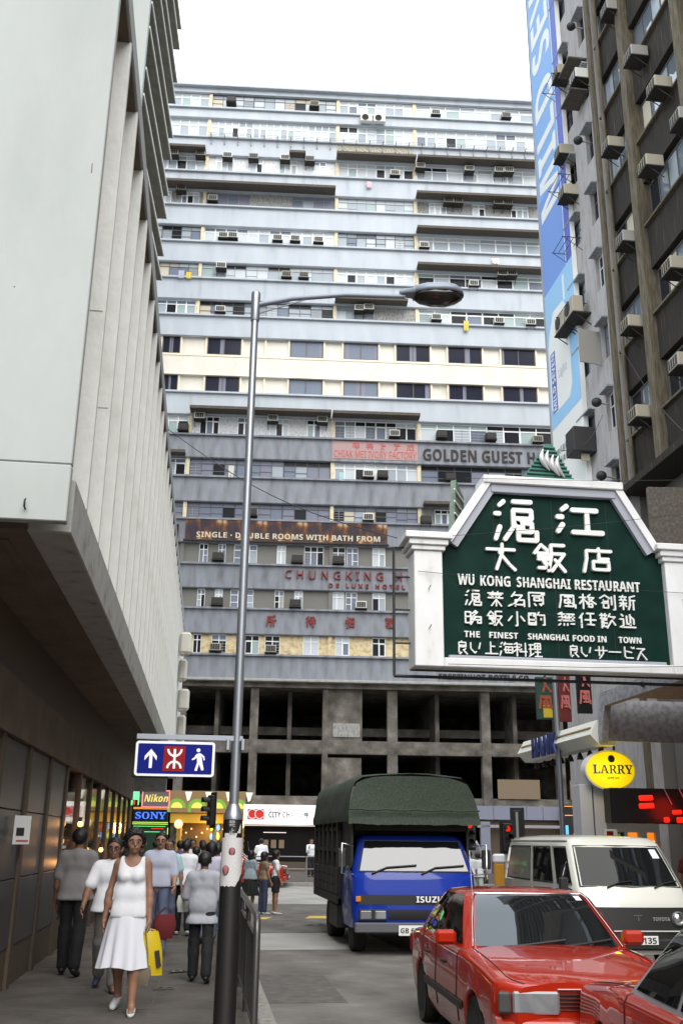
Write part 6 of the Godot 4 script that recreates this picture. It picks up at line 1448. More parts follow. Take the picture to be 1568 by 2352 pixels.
func truck():
	var o := thing("blue_truck", "blue cab truck with a dark green canvas roof over its slatted bed", "truck", Vector3(3.64, ROAD, -17.9), deg_to_rad(0.6))
	var s := Shell.new([[0.42, -0.02, -1.5, 1.04], [0.62, 0.05, -1.5, 1.06], [0.95, 0.04, -1.5, 1.07], [1.3, -0.02, -1.5, 1.06], [1.62, -0.16, -1.5, 0.98], [1.84, -0.27, -1.5, 0.92], [1.92, -0.4, -1.45, 0.85]], 0.07, 0.012)
	var b := MB.new(); s.build(b, 0.03); part(o, "cab", b, M.truck_blue)
	b = MB.new(); s.patch(b, 0, 0.015, 0.985, 3.12, 4.92); var ws := part(o, "windscreen", b, M.car_glass)
	b = MB.new(); b.tube([s.pt(0, 0.0, 3.08), s.pt(0, 0.5, 3.08), s.pt(0, 1.0, 3.08), s.pt(0, 1.0, 4.95), s.pt(0, 0.5, 4.95), s.pt(0, 0.0, 4.95), s.pt(0, 0.0, 3.08)], 0.014, 6); part(ws, "rubber_seal", b, M.black_trim)
	for q in [[0.12, 0.52], [0.56, 0.96]]:
		b = MB.new(); b.tube([s.pt(0, q[0], 2.98) + Vector3(0, 0, 0.03), s.pt(0, q[0] + 0.13, 3.3) + Vector3(0, 0.0, 0.03), s.pt(0, q[1], 3.42) + Vector3(0, 0.0, 0.03)], 0.016, 6); part(o, "wiper", b, M.black_trim)
	b = MB.new(); s.patch(b, 0, 0.0, 1.0, 1.55, 2.02, 0.006, 10, 2); part(o, "name_panel", b, M.black_trim)
	text(o, "badge_lettering", "ISUZU", Vector3(0.0, 0.84, 0.095), 0.46, 0.1, M.sign_face_white, 0.012)
	b = MB.new(); s.patch(b, 0, 0.26, 0.74, 0.75, 1.3, 0.006, 8, 2); part(o, "air_intake", b, M.black_trim)
	for sx in [-1.0, 1.0]:
		b = MB.new(); b.bx(sx * 0.5, sx * 0.98, 0.55, 0.73, 0.02, 0.07, 0.01); var hl := part(o, "headlamp_surround", b, M.black_trim)
		for x in [0.61, 0.86]: bbox(hl, "headlamp", Vector3(sx * x, 0.64, 0.075), Vector3(0.19, 0.13, 0.03), M.headlamp, 0.012)
		bbox(o, "indicator", Vector3(sx * 0.99, 0.89, 0.07), Vector3(0.09, 0.09, 0.03), M.amber, 0.01)
		for sd in [1 if sx > 0 else 3]:
			b = MB.new(); s.patch(b, sd, 0.08 if sd == 1 else 0.25, 0.75 if sd == 1 else 0.92, 3.1, 4.8, 0.005, 6, 4); part(o, "side_window", b, M.car_glass)
		b = MB.new(); b.tube([Vector3(sx * 1.06, 1.75, -0.1), Vector3(sx * 1.27, 1.78, 0.02), Vector3(sx * 1.27, 1.3, 0.02), Vector3(sx * 1.07, 1.28, -0.1)], 0.016, 6); var ma := part(o, "mirror_arm", b, M.chrome)
		bbox(ma, "mirror", Vector3(sx * 1.27, 1.54, 0.0), Vector3(0.16, 0.32, 0.05), M.black_trim, 0.02)
		wheel(o, Vector3(sx * 0.88, 0.38, -0.75), 0.38, 0.22, sx); wheel(o, Vector3(sx * 0.86, 0.38, -3.6), 0.38, 0.3, sx)
	b = MB.new(); b.bx(-1.05, 1.05, 0.36, 0.52, 0.0, 0.1, 0.02); part(o, "bumper", b, M.bumper_grey)
	bbox(o, "number_plate", Vector3(-0.1, 0.4, 0.112), Vector3(0.42, 0.16, 0.012), M.plate_white, 0.003)
	text(o, "plate_lettering", "GB 604", Vector3(-0.28, 0.36, 0.119), 0.36, 0.08, M.black_letter, 0.004)
	b = MB.new(); b.bx(-0.45, 0.45, 0.45, 0.62, -4.9, -0.4); part(o, "chassis", b, M.black_trim)
	# bed with boarded sides and open uprights
	b = MB.new(); b.bx(-1.1, 1.1, 0.8, 0.92, -5.2, -1.55, 0.01); part(o, "bed_floor", b, M.old_timber)
	for sx in [-1.0, 1.0]:
		for k in 4: b = MB.new(); b.bx(sx * 1.1, sx * 1.14, 0.72 + k * 0.16, 0.87 + k * 0.16, -5.2, -1.55, 0.006); part(o, "side_board", b, M.old_timber)
		for k in 6: b = MB.new(); var z := -1.6 - k * 0.7; b.bx(sx * 1.06, sx * 1.145, 0.9, 2.42, z - 0.04, z + 0.04); part(o, "upright", b, M.black_trim)
		for y in [1.62, 2.0]: b = MB.new(); b.bx(sx * 1.08, sx * 1.12, y, y + 0.07, -5.2, -1.5); part(o, "side_rail", b, M.old_timber)
		b = MB.new(); b.bx(sx * 0.75, sx * 1.1, 0.3, 0.7, -2.9, -1.7, 0.02); part(o, "side_locker", b, M.black_trim)
		b = MB.new(); b.bx(sx * 1.02, sx * 1.06, 0.9, 2.2, -1.6, -0.35); part(o, "headboard_post", b, M.black_trim)
	b = MB.new(); b.bx(-1.08, 1.08, 0.93, 2.3, -1.6, -1.52); part(o, "headboard", b, M.black_trim)
	b = MB.new(); b.bx(-1.0, 1.0, 2.0, 2.2, -1.5, -0.2); part(o, "roof_rack", b, M.old_timber)
	# canvas tilt, sagging between hoops and wrinkled
	var nz := FastNoiseLite.new(); nz.seed = 5; nz.frequency = 1.3
	var prof := [[-1.17, 2.14], [-1.18, 2.24], [-1.16, 2.36], [-1.14, 2.5], [-1.11, 2.68], [-1.05, 2.84], [-0.92, 2.93], [-0.6, 2.965], [-0.3, 2.985], [0.0, 2.99], [0.3, 2.985], [0.6, 2.965], [0.92, 2.93], [1.05, 2.84], [1.11, 2.68], [1.14, 2.5], [1.16, 2.36], [1.18, 2.24], [1.17, 2.14]]
	b = MB.new(true); var rings := []
	for i in 41:
		var z := lerpf(-0.12, -5.2, i / 40.0); var ring := PackedVector3Array()
		var sag := 0.018 * pow(sin(PI * (i % 8) / 8.0), 2)
		for p in prof:
			var w := nz.get_noise_3d(p[0] * 1.5, p[1] * 2.0, z * 2.0) * 0.03
			var inset := 1.0 if i > 0 else 0.985
			ring.append(Vector3(p[0] * inset + signf(p[0]) * w, p[1] - sag * (1.0 if p[1] > 2.6 else 0.2) + w - (0.03 if i == 0 else 0.0), z))
		rings.append(ring)
	b.loft(rings, false); part(o, "canvas_top", b, M.canvas)
	# the canvas front: taut upper face and a loose lower skirt
	b = MB.new(true); var grid := []
	for j in 17:
		var t := j / 16.0; var row := PackedVector3Array()
		for i in 29:
			var x := lerpf(-1.0, 1.0, i / 28.0)
			var wtop := 1.0; var w := lerpf(1.17, wtop, pow(t, 2.2))
			var y := lerpf(2.1, 2.93 - 0.13 * pow(absf(x), 4), t)
			var z := lerpf(0.05, -0.13, t) + (0.045 if t < 0.3 else 0.0) * (1.0 - t / 0.3)
			z += nz.get_noise_2d(x * 1.1, t * 0.8) * 0.03 + 0.012 * sin((x * 9.0 + t * 6.0)) * (1.0 - t) * absf(x)
			row.append(Vector3(x * w, y + nz.get_noise_2d(x * 4.0, 7.0) * 0.03 * (1.0 - t), z))
		grid.append(row)
	b.sheet(grid, Vector3(0, 0.2, 1)); part(o, "canvas_front", b, M.canvas)
	b = MB.new(); var fold := []
	for i in 15: var x := lerpf(-1.15, 1.15, i / 14.0); fold.append(Vector3(x, 2.34 + 0.012 * sin(i * 2.0), 0.1 + 0.012 * cos(i * 1.7)))
	b.tube(fold, 0.018, 6); part(o, "canvas_hem", b, M.canvas)

# ---------------------------------------------------------------- people
# bones: [from, to, radius from, radius to, depth factor]; joined with a smooth minimum and meshed as surface nets
func nets(mb: MB, bones: Array, cell: float, k: float, planes := [], rough := 0.0, fine := Vector3(9, 4.5, 9)):
	var lo := Vector3.ONE * 1e6; var hi := -lo
	for b in bones:
		var r := maxf(b[2], b[3]) + cell * 2.5 + k
		for p in [b[0], b[1]]: lo = lo.min(p - Vector3.ONE * r); hi = hi.max(p + Vector3.ONE * r)
	var nx := int((hi.x - lo.x) / cell) + 2; var ny := int((hi.y - lo.y) / cell) + 2; var nz := int((hi.z - lo.z) / cell) + 2
	var f := PackedFloat32Array(); f.resize(nx * ny * nz); f.fill(1.0)
	var cand := {}
	var near := cell * 1.6
	var cut := planes.size() > 0
	var noise := FastNoiseLite.new(); noise.frequency = 1.0; noise.seed = 3
	for b in bones:
		var a: Vector3 = b[0]; var e: Vector3 = b[1]; var ra: float = b[2]; var rb: float = b[3]; var fl: float = b[4] if b.size() > 4 else 1.0
		var r := maxf(ra, rb) + near + k
		var l := a.min(e) - Vector3(r, r, r); var h := a.max(e) + Vector3(r, r, r)
		var i0 := maxi(0, int((l.x - lo.x) / cell)); var i1 := mini(nx - 1, int((h.x - lo.x) / cell) + 1)
		var j0 := maxi(0, int((l.y - lo.y) / cell)); var j1 := mini(ny - 1, int((h.y - lo.y) / cell) + 1)
		var k0 := maxi(0, int((l.z - lo.z) / cell)); var k1 := mini(nz - 1, int((h.z - lo.z) / cell) + 1)
		var ba := e - a; var bz := ba.z * fl
		var bb := maxf(ba.x * ba.x + ba.y * ba.y + bz * bz, 1e-9)
		for i in range(i0, i1 + 1):
			var px := lo.x + i * cell - a.x
			for j in range(j0, j1 + 1):
				var py := lo.y + j * cell - a.y
				var row := (i * ny + j) * nz
				var pxy := px * ba.x + py * ba.y
				for q in range(k0, k1 + 1):
					var pz := (lo.z + q * cell - a.z) * fl
					var t := clampf((pxy + pz * bz) / bb, 0.0, 1.0)
					var dx := px - ba.x * t; var dy := py - ba.y * t; var dz := pz - bz * t
					var d := sqrt(dx * dx + dy * dy + dz * dz) - (ra + (rb - ra) * t)
					if d > near + k: continue
					var o := f[row + q]
					var hh := maxf(k - absf(o - d), 0.0) / k
					f[row + q] = minf(o, d) - hh * hh * k * 0.25
					if d > -near - k or cut: cand[row + q] = true
	if planes.size() > 0 or rough > 0.0:
		for id in cand:
			var q: int = id % nz; var j: int = (id / nz) % ny; var i: int = id / (nz * ny)
			var p := lo + Vector3(i, j, q) * cell
			var v := f[id]
			if rough > 0.0: v += noise.get_noise_3dv(p * fine) * rough
			for pl in planes:
				if pl.size() == 2: v = maxf(v, (p - pl[0]).dot(pl[1]))
				else: v = maxf(v, pl[2] - p.distance_to(Geometry3D.get_closest_point_to_segment(p, pl[0], pl[1])))
			f[id] = v
	var vert := {}
	var sy := nz; var sx := ny * nz
	var ofs := [0, 1, sy, sy + 1, sx, sx + 1, sx + sy, sx + sy + 1]
	var todo := {}
	for id in cand:
		for o in ofs:
			var c: int = id - o
			if c < 0 or todo.has(c): continue
			todo[c] = true
			var q: int = c % nz; var j: int = (c / nz) % ny; var i: int = c / sx
			if q >= nz - 1 or j >= ny - 1 or i >= nx - 1: continue
			var s := 0
			for m in 8: if f[c + ofs[m]] < 0.0: s |= 1 << m
			if s == 0 or s == 255: continue
			var sum := Vector3.ZERO; var n := 0
			for m in 8:
				for bit in [1, 2, 4]:
					if m & bit: continue
					var m2: int = m | bit
					var fa := f[c + ofs[m]]; var fb := f[c + ofs[m2]]
					if (fa < 0.0) == (fb < 0.0): continue
					var t := fa / (fa - fb)
					sum += Vector3((m >> 2) & 1, (m >> 1) & 1, m & 1).lerp(Vector3((m2 >> 2) & 1, (m2 >> 1) & 1, m2 & 1), t); n += 1
			vert[c] = lo + (Vector3(i, j, q) + sum / n) * cell
	mb.smooth = true
	for c in vert:
		for ax in 3:
			var st: int = [sx, sy, 1][ax]; var u: int = [sy, 1, sx][ax]; var w: int = [1, sx, sy][ax]
			var fa := f[c]; var fb := f[c + st]
			if (fa < 0.0) == (fb < 0.0): continue
			if not (vert.has(c - u) and vert.has(c - w) and vert.has(c - u - w)): continue
			var dir := Vector3.ZERO; dir[ax] = 1.0 if fa < 0.0 else -1.0
			mb.quad(vert[c], vert[c - u], vert[c - u - w], vert[c - w], dir)

func dirv(fore: float, out: float, sx: float) -> Vector3:   # a hanging limb swung forward and outward
	return Vector3(sin(out) * sx, -cos(fore) * cos(out), sin(fore)).normalized()

func grow(bones: Array, by: float) -> Array:
	var r := []
	for b in bones: r.append([b[0], b[1], b[2] + by, b[3] + by, b[4] if b.size() > 4 else 1.0])
	return r

func hand_bones(wrist: Vector3, d: Vector3, sx: float, curl: float) -> Array:
	var fwd := Vector3(0, 0, 1); fwd = (fwd - d * fwd.dot(d)).normalized()
	var inn := d.cross(fwd).normalized()
	if inn.x * sx > 0: inn = -inn
	var r := [[wrist - d * 0.02, wrist + d * 0.03, 0.024, 0.026]]
	for q in 4: r.append([wrist + d * 0.02 + fwd * 0.006, wrist + d * 0.075 + fwd * (0.028 - q * 0.018), 0.017, 0.012])
	for q in 4:
		var base := wrist + d * 0.078 + fwd * (0.029 - q * 0.019)
		var len: float = [0.036, 0.041, 0.038, 0.03][q]
		var d1 := (d * cos(curl) + inn * sin(curl) + fwd * (0.1 - 0.07 * q)).normalized(); var d2 := (d * cos(curl * 2.2) + inn * sin(curl * 2.2)).normalized()
		r.append([base, base + d1 * len, 0.0095, 0.009]); r.append([base + d1 * len, base + d1 * len + d2 * len * 0.85, 0.009, 0.0078])
	var tb := wrist + d * 0.025 + fwd * 0.024
	var t1 := (d * 0.6 + fwd * 0.75 + inn * 0.2).normalized(); var t2 := (d * 0.85 + fwd * 0.35 + inn * 0.35).normalized()
	r.append([tb, tb + t1 * 0.04, 0.013, 0.011]); r.append([tb + t1 * 0.04, tb + t1 * 0.04 + t2 * 0.032, 0.0105, 0.009])
	return r

func person(o: Dictionary) -> Node3D:
	var root := thing("person", o.label, "person", o.at, deg_to_rad(o.get("turn", 0.0)), o.get("group", ""))
	var sc: float = o.get("h", 1.7) / 1.7
	root.scale = Vector3.ONE * sc
	var fem: bool = o.get("fem", false); var cell: float = o.get("cell", 0.028)
	var stride: float = o.get("stride", 0.0); var lean: float = o.get("lean", 0.0)
	var wide := 0.158 if fem else 0.188
	# legs
	var legs := []; var feet := []; var low := 10.0
	for s in [-1.0, 1.0]:
		var sw: float = stride * s
		var hip: Vector3 = Vector3(0.085 * s, 0.93, 0)
		var d1 := dirv(sw, 0.03, s); var knee: Vector3 = hip + d1 * 0.43
		var bend: float = (0.12 if sw > 0 else 0.35 * absf(sw) / 0.3) if stride != 0.0 else 0.03
		var d2 := dirv(sw - bend, 0.0, s); var ank: Vector3 = knee + d2 * 0.42
		var toe: Vector3 = ank + Vector3(0.02 * s, -0.045, 0.0) + Vector3(0, -0.02 if sw >= 0 else -0.06, 0.15)
		var heel: Vector3 = ank + Vector3(0, -0.05, -0.025)
		legs.append([hip, knee, ank]); feet.append([heel, toe]); low = minf(low, minf(heel.y, toe.y) - 0.033)
	var lift := Vector3(0, -low, 0)
	var B := []       # whole body
	var tor := []; var legb := []; var upper := []; var fore := []
	var LN := func(p: Vector3) -> Vector3: return p + Vector3(0, 0, (p.y - 0.95) * lean) + lift
	var cw := 0.1 if fem else 0.13
	tor.append([LN.call(Vector3(-0.07, 0.95, 0)), LN.call(Vector3(0.07, 0.95, 0)), 0.112, 0.112, 1.15])
	tor.append([LN.call(Vector3(-0.05, 1.1, 0.0)), LN.call(Vector3(0.05, 1.1, 0.0)), 0.098 if fem else 0.115, 0.098 if fem else 0.115, 1.2])
	tor.append([LN.call(Vector3(-0.065, 1.27, 0.01)), LN.call(Vector3(0.065, 1.27, 0.01)), cw - 0.005, cw - 0.005, 1.25])
	tor.append([LN.call(Vector3(-wide + 0.05, 1.375, -0.01)), LN.call(Vector3(wide - 0.05, 1.375, -0.01)), 0.062, 0.062, 1.0])
	if fem:
		for s in [-1.0, 1.0]: tor.append([LN.call(Vector3(0.065 * s, 1.26, 0.075)), LN.call(Vector3(0.066 * s, 1.25, 0.085)), 0.05, 0.05, 1.0])
	var neck := [LN.call(Vector3(0, 1.38, -0.015)), LN.call(Vector3(0, 1.5, 0.005)), 0.048 if fem else 0.06, 0.044 if fem else 0.055, 1.0]
	for i in 2:
		var s := -1.0 if i == 0 else 1.0
		var l: Array = legs[i]
		legb.append([l[0] + lift, l[1] + lift, 0.088, 0.057]); legb.append([l[1] + lift, l[1].lerp(l[2], 0.35) + lift, 0.056, 0.057]); legb.append([l[1].lerp(l[2], 0.35) + lift, l[2] + lift, 0.056, 0.037])
		var ar: Array = o.get("arms", [[0.1, 0.2, 0.25], [0.1, 0.2, 0.25]])[i]
		var sh: Vector3 = LN.call(Vector3(wide * s, 1.365, -0.01))
		var el: Vector3 = sh + dirv(ar[0], ar[1], s) * 0.29
		var fd := dirv(ar[0] + ar[2], ar[1] * 0.5 + (ar[3] if ar.size() > 3 else 0.0), s); var wr: Vector3 = el + fd * 0.24
		var ma := 0.037 if fem else 0.048
		upper.append([sh, el, ma, ma * 0.8]); fore.append([el, el.lerp(wr, 0.3), ma * 0.8, ma * 0.8]); fore.append([el.lerp(wr, 0.3), wr, ma * 0.8, 0.026])
		o["wrist%d" % i] = wr; o["fd%d" % i] = fd
	var ft := []
	for p in feet: ft.append([p[0] + lift, p[1] + lift, 0.036, 0.032, 1.0])
	B = tor + [neck] + legb + upper + fore + ft
	var mb := MB.new(true)
	nets(mb, B, cell * 1.2, 0.045)
	var hc: float = minf(cell, 0.012) if cell > 0.02 else 0.0065
	# head, turned on the neck
	var hb := Basis(Vector3.UP, deg_to_rad(o.get("look", 0.0))) * Basis(Vector3.RIGHT, deg_to_rad(o.get("nod", 0.0)))
	var ho: Vector3 = neck[1]
	var H := func(x: float, y: float, z: float) -> Vector3: return ho + hb * Vector3(x, y - 1.5, z)
	var head := [[H.call(0, 1.605, -0.02), H.call(0, 1.61, 0.018), 0.088, 0.084], [H.call(0, 1.555, 0.022), H.call(0, 1.502, 0.064), 0.064, 0.03], [H.call(-0.024, 1.518, 0.03), H.call(0.024, 1.518, 0.03), 0.034, 0.034],
		[H.call(0, 1.59, 0.09), H.call(0, 1.553, 0.109), 0.008, 0.0125], [H.call(-0.034, 1.603, 0.083), H.call(0.034, 1.603, 0.083), 0.014, 0.014],
		[H.call(-0.043, 1.56, 0.058), H.call(-0.028, 1.535, 0.06), 0.025, 0.022], [H.call(0.043, 1.56, 0.058), H.call(0.028, 1.535, 0.06), 0.025, 0.022],
		[H.call(-0.09, 1.585, -0.01), H.call(-0.087, 1.55, 0.0), 0.013, 0.01], [H.call(0.09, 1.585, -0.01), H.call(0.087, 1.55, 0.0), 0.013, 0.01], [H.call(-0.016, 1.525, 0.092), H.call(0.016, 1.525, 0.092), 0.009, 0.009], [neck[0].lerp(neck[1], 0.3), H.call(0, 1.54, -0.015), 0.047 if fem else 0.058, 0.046]]
	nets(mb, head, hc, 0.018)
	for i in 2: nets(mb, hand_bones(o["wrist%d" % i], o["fd%d" % i], -1.0 if i == 0 else 1.0, o.get("curl", 0.35)), maxf(hc * 0.75, 0.0048), 0.008)
	part(root, "body", mb, M[o.get("skin", "skin_tan")])
	for s in [-1.0, 1.0]:
		var eb := MB.new(); eb.ell(H.call(0.033 * s, 1.583, 0.089), Vector3(0.0145, 0.0085, 0.0095), hb, 10, 7); var eye := part(root, "eye", eb, M.eye_white)
		eb = MB.new(); eb.ell(H.call(0.033 * s, 1.583, 0.0965), Vector3(0.0075, 0.0078, 0.004), hb, 8, 6); part(eye, "iris", eb, M.hair_black)
		eb = MB.new(); eb.tube([H.call(0.014 * s, 1.603, 0.1), H.call(0.033 * s, 1.61, 0.1005), H.call(0.054 * s, 1.602, 0.088)], 0.006, 6); part(root, "eyebrow", eb, M.hair_black)
	var lb := MB.new(); lb.ell(H.call(0, 1.525, 0.1), Vector3(0.02, 0.0065, 0.005), hb, 10, 6); part(root, "lips", lb, M.lips)
	# hair
	var style: String = o.get("hair", "short"); var hp := []; var hrb := []
	match style:
		"curly":
			hrb = [[H.call(0, 1.625, -0.03), H.call(0, 1.635, 0.015), 0.108, 0.1], [H.call(-0.07, 1.6, -0.02), H.call(-0.072, 1.56, -0.03), 0.05, 0.038], [H.call(0.07, 1.6, -0.02), H.call(0.072, 1.56, -0.03), 0.05, 0.038], [H.call(0, 1.58, -0.07), H.call(0, 1.52, -0.06), 0.07, 0.05]]
			hp = [[H.call(0, 1.635, 0.084), hb * Vector3(0, -0.5, 0.866)]]
		"bob": 
			hrb = [[H.call(0, 1.615, -0.025), H.call(0, 1.62, 0.015), 0.105, 0.098], [H.call(-0.07, 1.59, -0.02), H.call(-0.065, 1.5, -0.03), 0.045, 0.04], [H.call(0.07, 1.59, -0.02), H.call(0.065, 1.5, -0.03), 0.045, 0.04], [H.call(0, 1.57, -0.07), H.call(0, 1.49, -0.06), 0.065, 0.06]]
			hp = [[H.call(0, 1.62, 0.086), hb * Vector3(0, -0.5, 0.866)]]
		_:
			hrb = [[H.call(0, 1.615, -0.025), H.call(0, 1.622, 0.012), 0.099, 0.093], [H.call(0, 1.57, -0.055), H.call(0, 1.53, -0.05), 0.06, 0.045]]
			hp = [[H.call(0, 1.625, 0.07), hb * Vector3(0, -0.5, 0.866)], [H.call(0, 1.515, 0), Vector3(0, -1, 0)]]
	if style != "none":
		var hm := MB.new(true); nets(hm, hrb, hc, 0.02, hp, 0.022 if style == "curly" else 0.006, Vector3(38, 38, 38)); part(root, "hair", hm, M[o.get("hair_mat", "hair_black")])
	if o.get("glasses", false):
		var gm := MB.new()
		for s in [-1.0, 1.0]:
			var ring := []
			for k in 11: ring.append(H.call(0.034 * s + 0.023 * cos(TAU * k / 10), 1.582 + 0.018 * sin(TAU * k / 10), 0.104))
			gm.tube(ring, 0.003, 5); gm.tube([H.call(0.057 * s, 1.586, 0.104), H.call(0.09 * s, 1.588, 0.0)], 0.0025, 5)
		part(root, "glasses", gm, M.black_trim)
	if o.get("moustache", false):
		var gm := MB.new(); gm.tube([H.call(-0.03, 1.531, 0.095), H.call(0, 1.541, 0.108), H.call(0.03, 1.531, 0.095)], [0.005, 0.009, 0.005], 6); part(root, "moustache", gm, M.hair_black)
	# clothing
	var hem: float = o.get("hem", 0.92); var top: String = o.get("top", "")
	if top:
		var sb := grow(tor, 0.011)
		if hem < 0.9 and o.get("loose", 0.0) == 0.0: sb.append([Vector3(-0.085, hem, 0) + lift, Vector3(0.085, hem, 0) + lift, 0.152, 0.152, 1.0]); sb.append([Vector3(-0.075, 1.0, 0) + lift, Vector3(0.075, 1.0, 0) + lift, 0.13, 0.13, 1.05])
		elif o.get("loose", 0.0) > 0.0: sb.append([Vector3(-0.055, 1.08, 0.005) + lift, Vector3(0.055, 1.08, 0.005) + lift, 0.1 + o.loose, 0.1 + o.loose, 1.15]); sb.append([Vector3(-0.06, hem + 0.03, 0) + lift, Vector3(0.06, hem + 0.03, 0) + lift, 0.12 + o.loose, 0.12 + o.loose, 1.08])
		var sl: float = o.get("sleeve", 0.6)
		for i in 2:
			var u: Array = upper[i]
			if sl > 0.0: sb.append([u[0], u[0].lerp(u[1], minf(sl, 1.0)), u[2] + 0.014, u[2] + 0.022])
			if sl > 1.0:
				for q in [fore[i * 2], fore[i * 2 + 1]]: sb.append([q[0], q[0].lerp(q[1], 1.0 if q == fore[i * 2] else sl - 1.0), q[2] + 0.018, q[3] + 0.02])
		if o.get("collar", true): sb.append([neck[0], neck[0].lerp(neck[1], 0.28), neck[2] + 0.018, neck[2] + 0.012])
		var pl := [[Vector3(0, hem, 0) + lift, Vector3(0, -1, 0)]]
		if sl <= 0.0:
			for s in [-1.0, 1.0]: pl.append([Vector3(wide * 0.8 * s, 1.4, 0) + lift, Vector3(s, 0.1, 0).normalized()])
			pl.append([Vector3(0, 1.46, -0.02) + lift, Vector3(0, 1.41, 0.14) + lift, 0.088])
		var cm := MB.new(true); nets(cm, sb, cell, 0.05, pl, o.get("folds", 0.007)); part(root, "top", cm, M[top])
	var bot: String = o.get("bottom", "")
	match o.get("kind", "trousers"):
		"trousers", "shorts":
			var tb := grow(legb, 0.014); tb.append([tor[0][0], tor[0][1], 0.108, 0.108, 1.2])
			var pl := [[Vector3(0, 1.03, 0) + lift, Vector3(0, 1, 0)]]
			if o.get("kind", "trousers") == "shorts": pl.append([Vector3(0, 0.56, 0) + lift, Vector3(0, -1, 0)]); tb = grow(tb, 0.015)
			for i in 2: tb.append([legs[i][1] + lift, legs[i][2] + lift, 0.078, 0.072])
			var cm := MB.new(true); nets(cm, tb, cell, 0.03, pl, o.get("folds", 0.007)); part(root, o.get("kind", "trousers"), cm, M[bot])
		"skirt":
			var cm := MB.new(true); var rings := []; var len: float = o.get("len", 0.5); var pleats: int = 11
			for j in 15:
				var t := j / 14.0; var ring := PackedVector3Array()
				for q in 88:
					var a := TAU * q / 88.0
					var r := lerpf(0.15, 0.15 + 0.085 * len / 0.5, pow(t, 0.75)) * (1.0 + 0.085 * t * sin(a * pleats + 0.6 * sin(a * 3.0)) + 0.03 * t * sin(a * 5.0 + 1.0))
					ring.append(Vector3(cos(a) * r * 1.16, 0.93 - len * t + 0.012 * t * sin(a * 4.0), sin(a) * r * 0.9 + 0.02 * t) + lift)
				rings.append(ring)
			cm.loft(rings, true, true, true); part(root, "skirt", cm, M[bot])
	for i in 2:
		var sm := MB.new(true); nets(sm, [[ft[i][0], ft[i][1], 0.043, 0.037, 1.0], [ft[i][0] + Vector3(0, -0.012, 0.02), ft[i][1] + Vector3(0, -0.008, 0.02), 0.036, 0.032, 1.0]], minf(cell, 0.012), 0.012, [[Vector3(0, minf(ft[i][0].y, ft[i][1].y) - 0.033, 0), Vector3(0, -1, 0)], [ft[i][0] + Vector3(0, 0.022, 0), Vector3(0, 0.98, 0.17)]]); part(root, "shoe", sm, M[o.get("shoes", "shoe_black")])
	o["root"] = root; o["lift"] = lift
	return root

# where a hand holds something, in the world
func grip(o: Dictionary, i: int) -> Vector3:
	return o.root.transform * ((o["wrist%d" % i] as Vector3) + (o["fd%d" % i] as Vector3) * 0.085)

func carried_bag(called: String, label: String, cat: String, at: Vector3, turn: float, w: float, h: float, strap: float, m: Material, tilt := 0.0) -> Node3D:
	var o := thing(called, label, cat, at, turn)
	var b := MB.new(true); var rings := []
	for j in 9:
		var t := j / 8.0; var ring := PackedVector3Array()
		for q in 20:
			var a := TAU * q / 20; var bw := w * (0.78 + 0.22 * sin(PI * minf(t * 1.1, 1.0))) * 0.5; var bd := w * 0.2 * (0.25 + 0.75 * sin(PI * (0.15 + 0.75 * t)))
			ring.append(Vector3(cos(a) * bw + tilt * t, -strap - h * t, sin(a) * bd))
		rings.append(ring)
	b.loft(rings); part(o, "bag", b, m)
	for s in [-1.0, 1.0]:
		b = MB.new(); b.tube([Vector3(0, 0, 0.012 * s), Vector3(w * 0.22 * s, -strap * 0.6, 0.015 * s), Vector3(w * 0.3 * s, -strap - 0.02, 0.01 * s)], 0.007, 6); part(o, "strap", b, m)
	return o

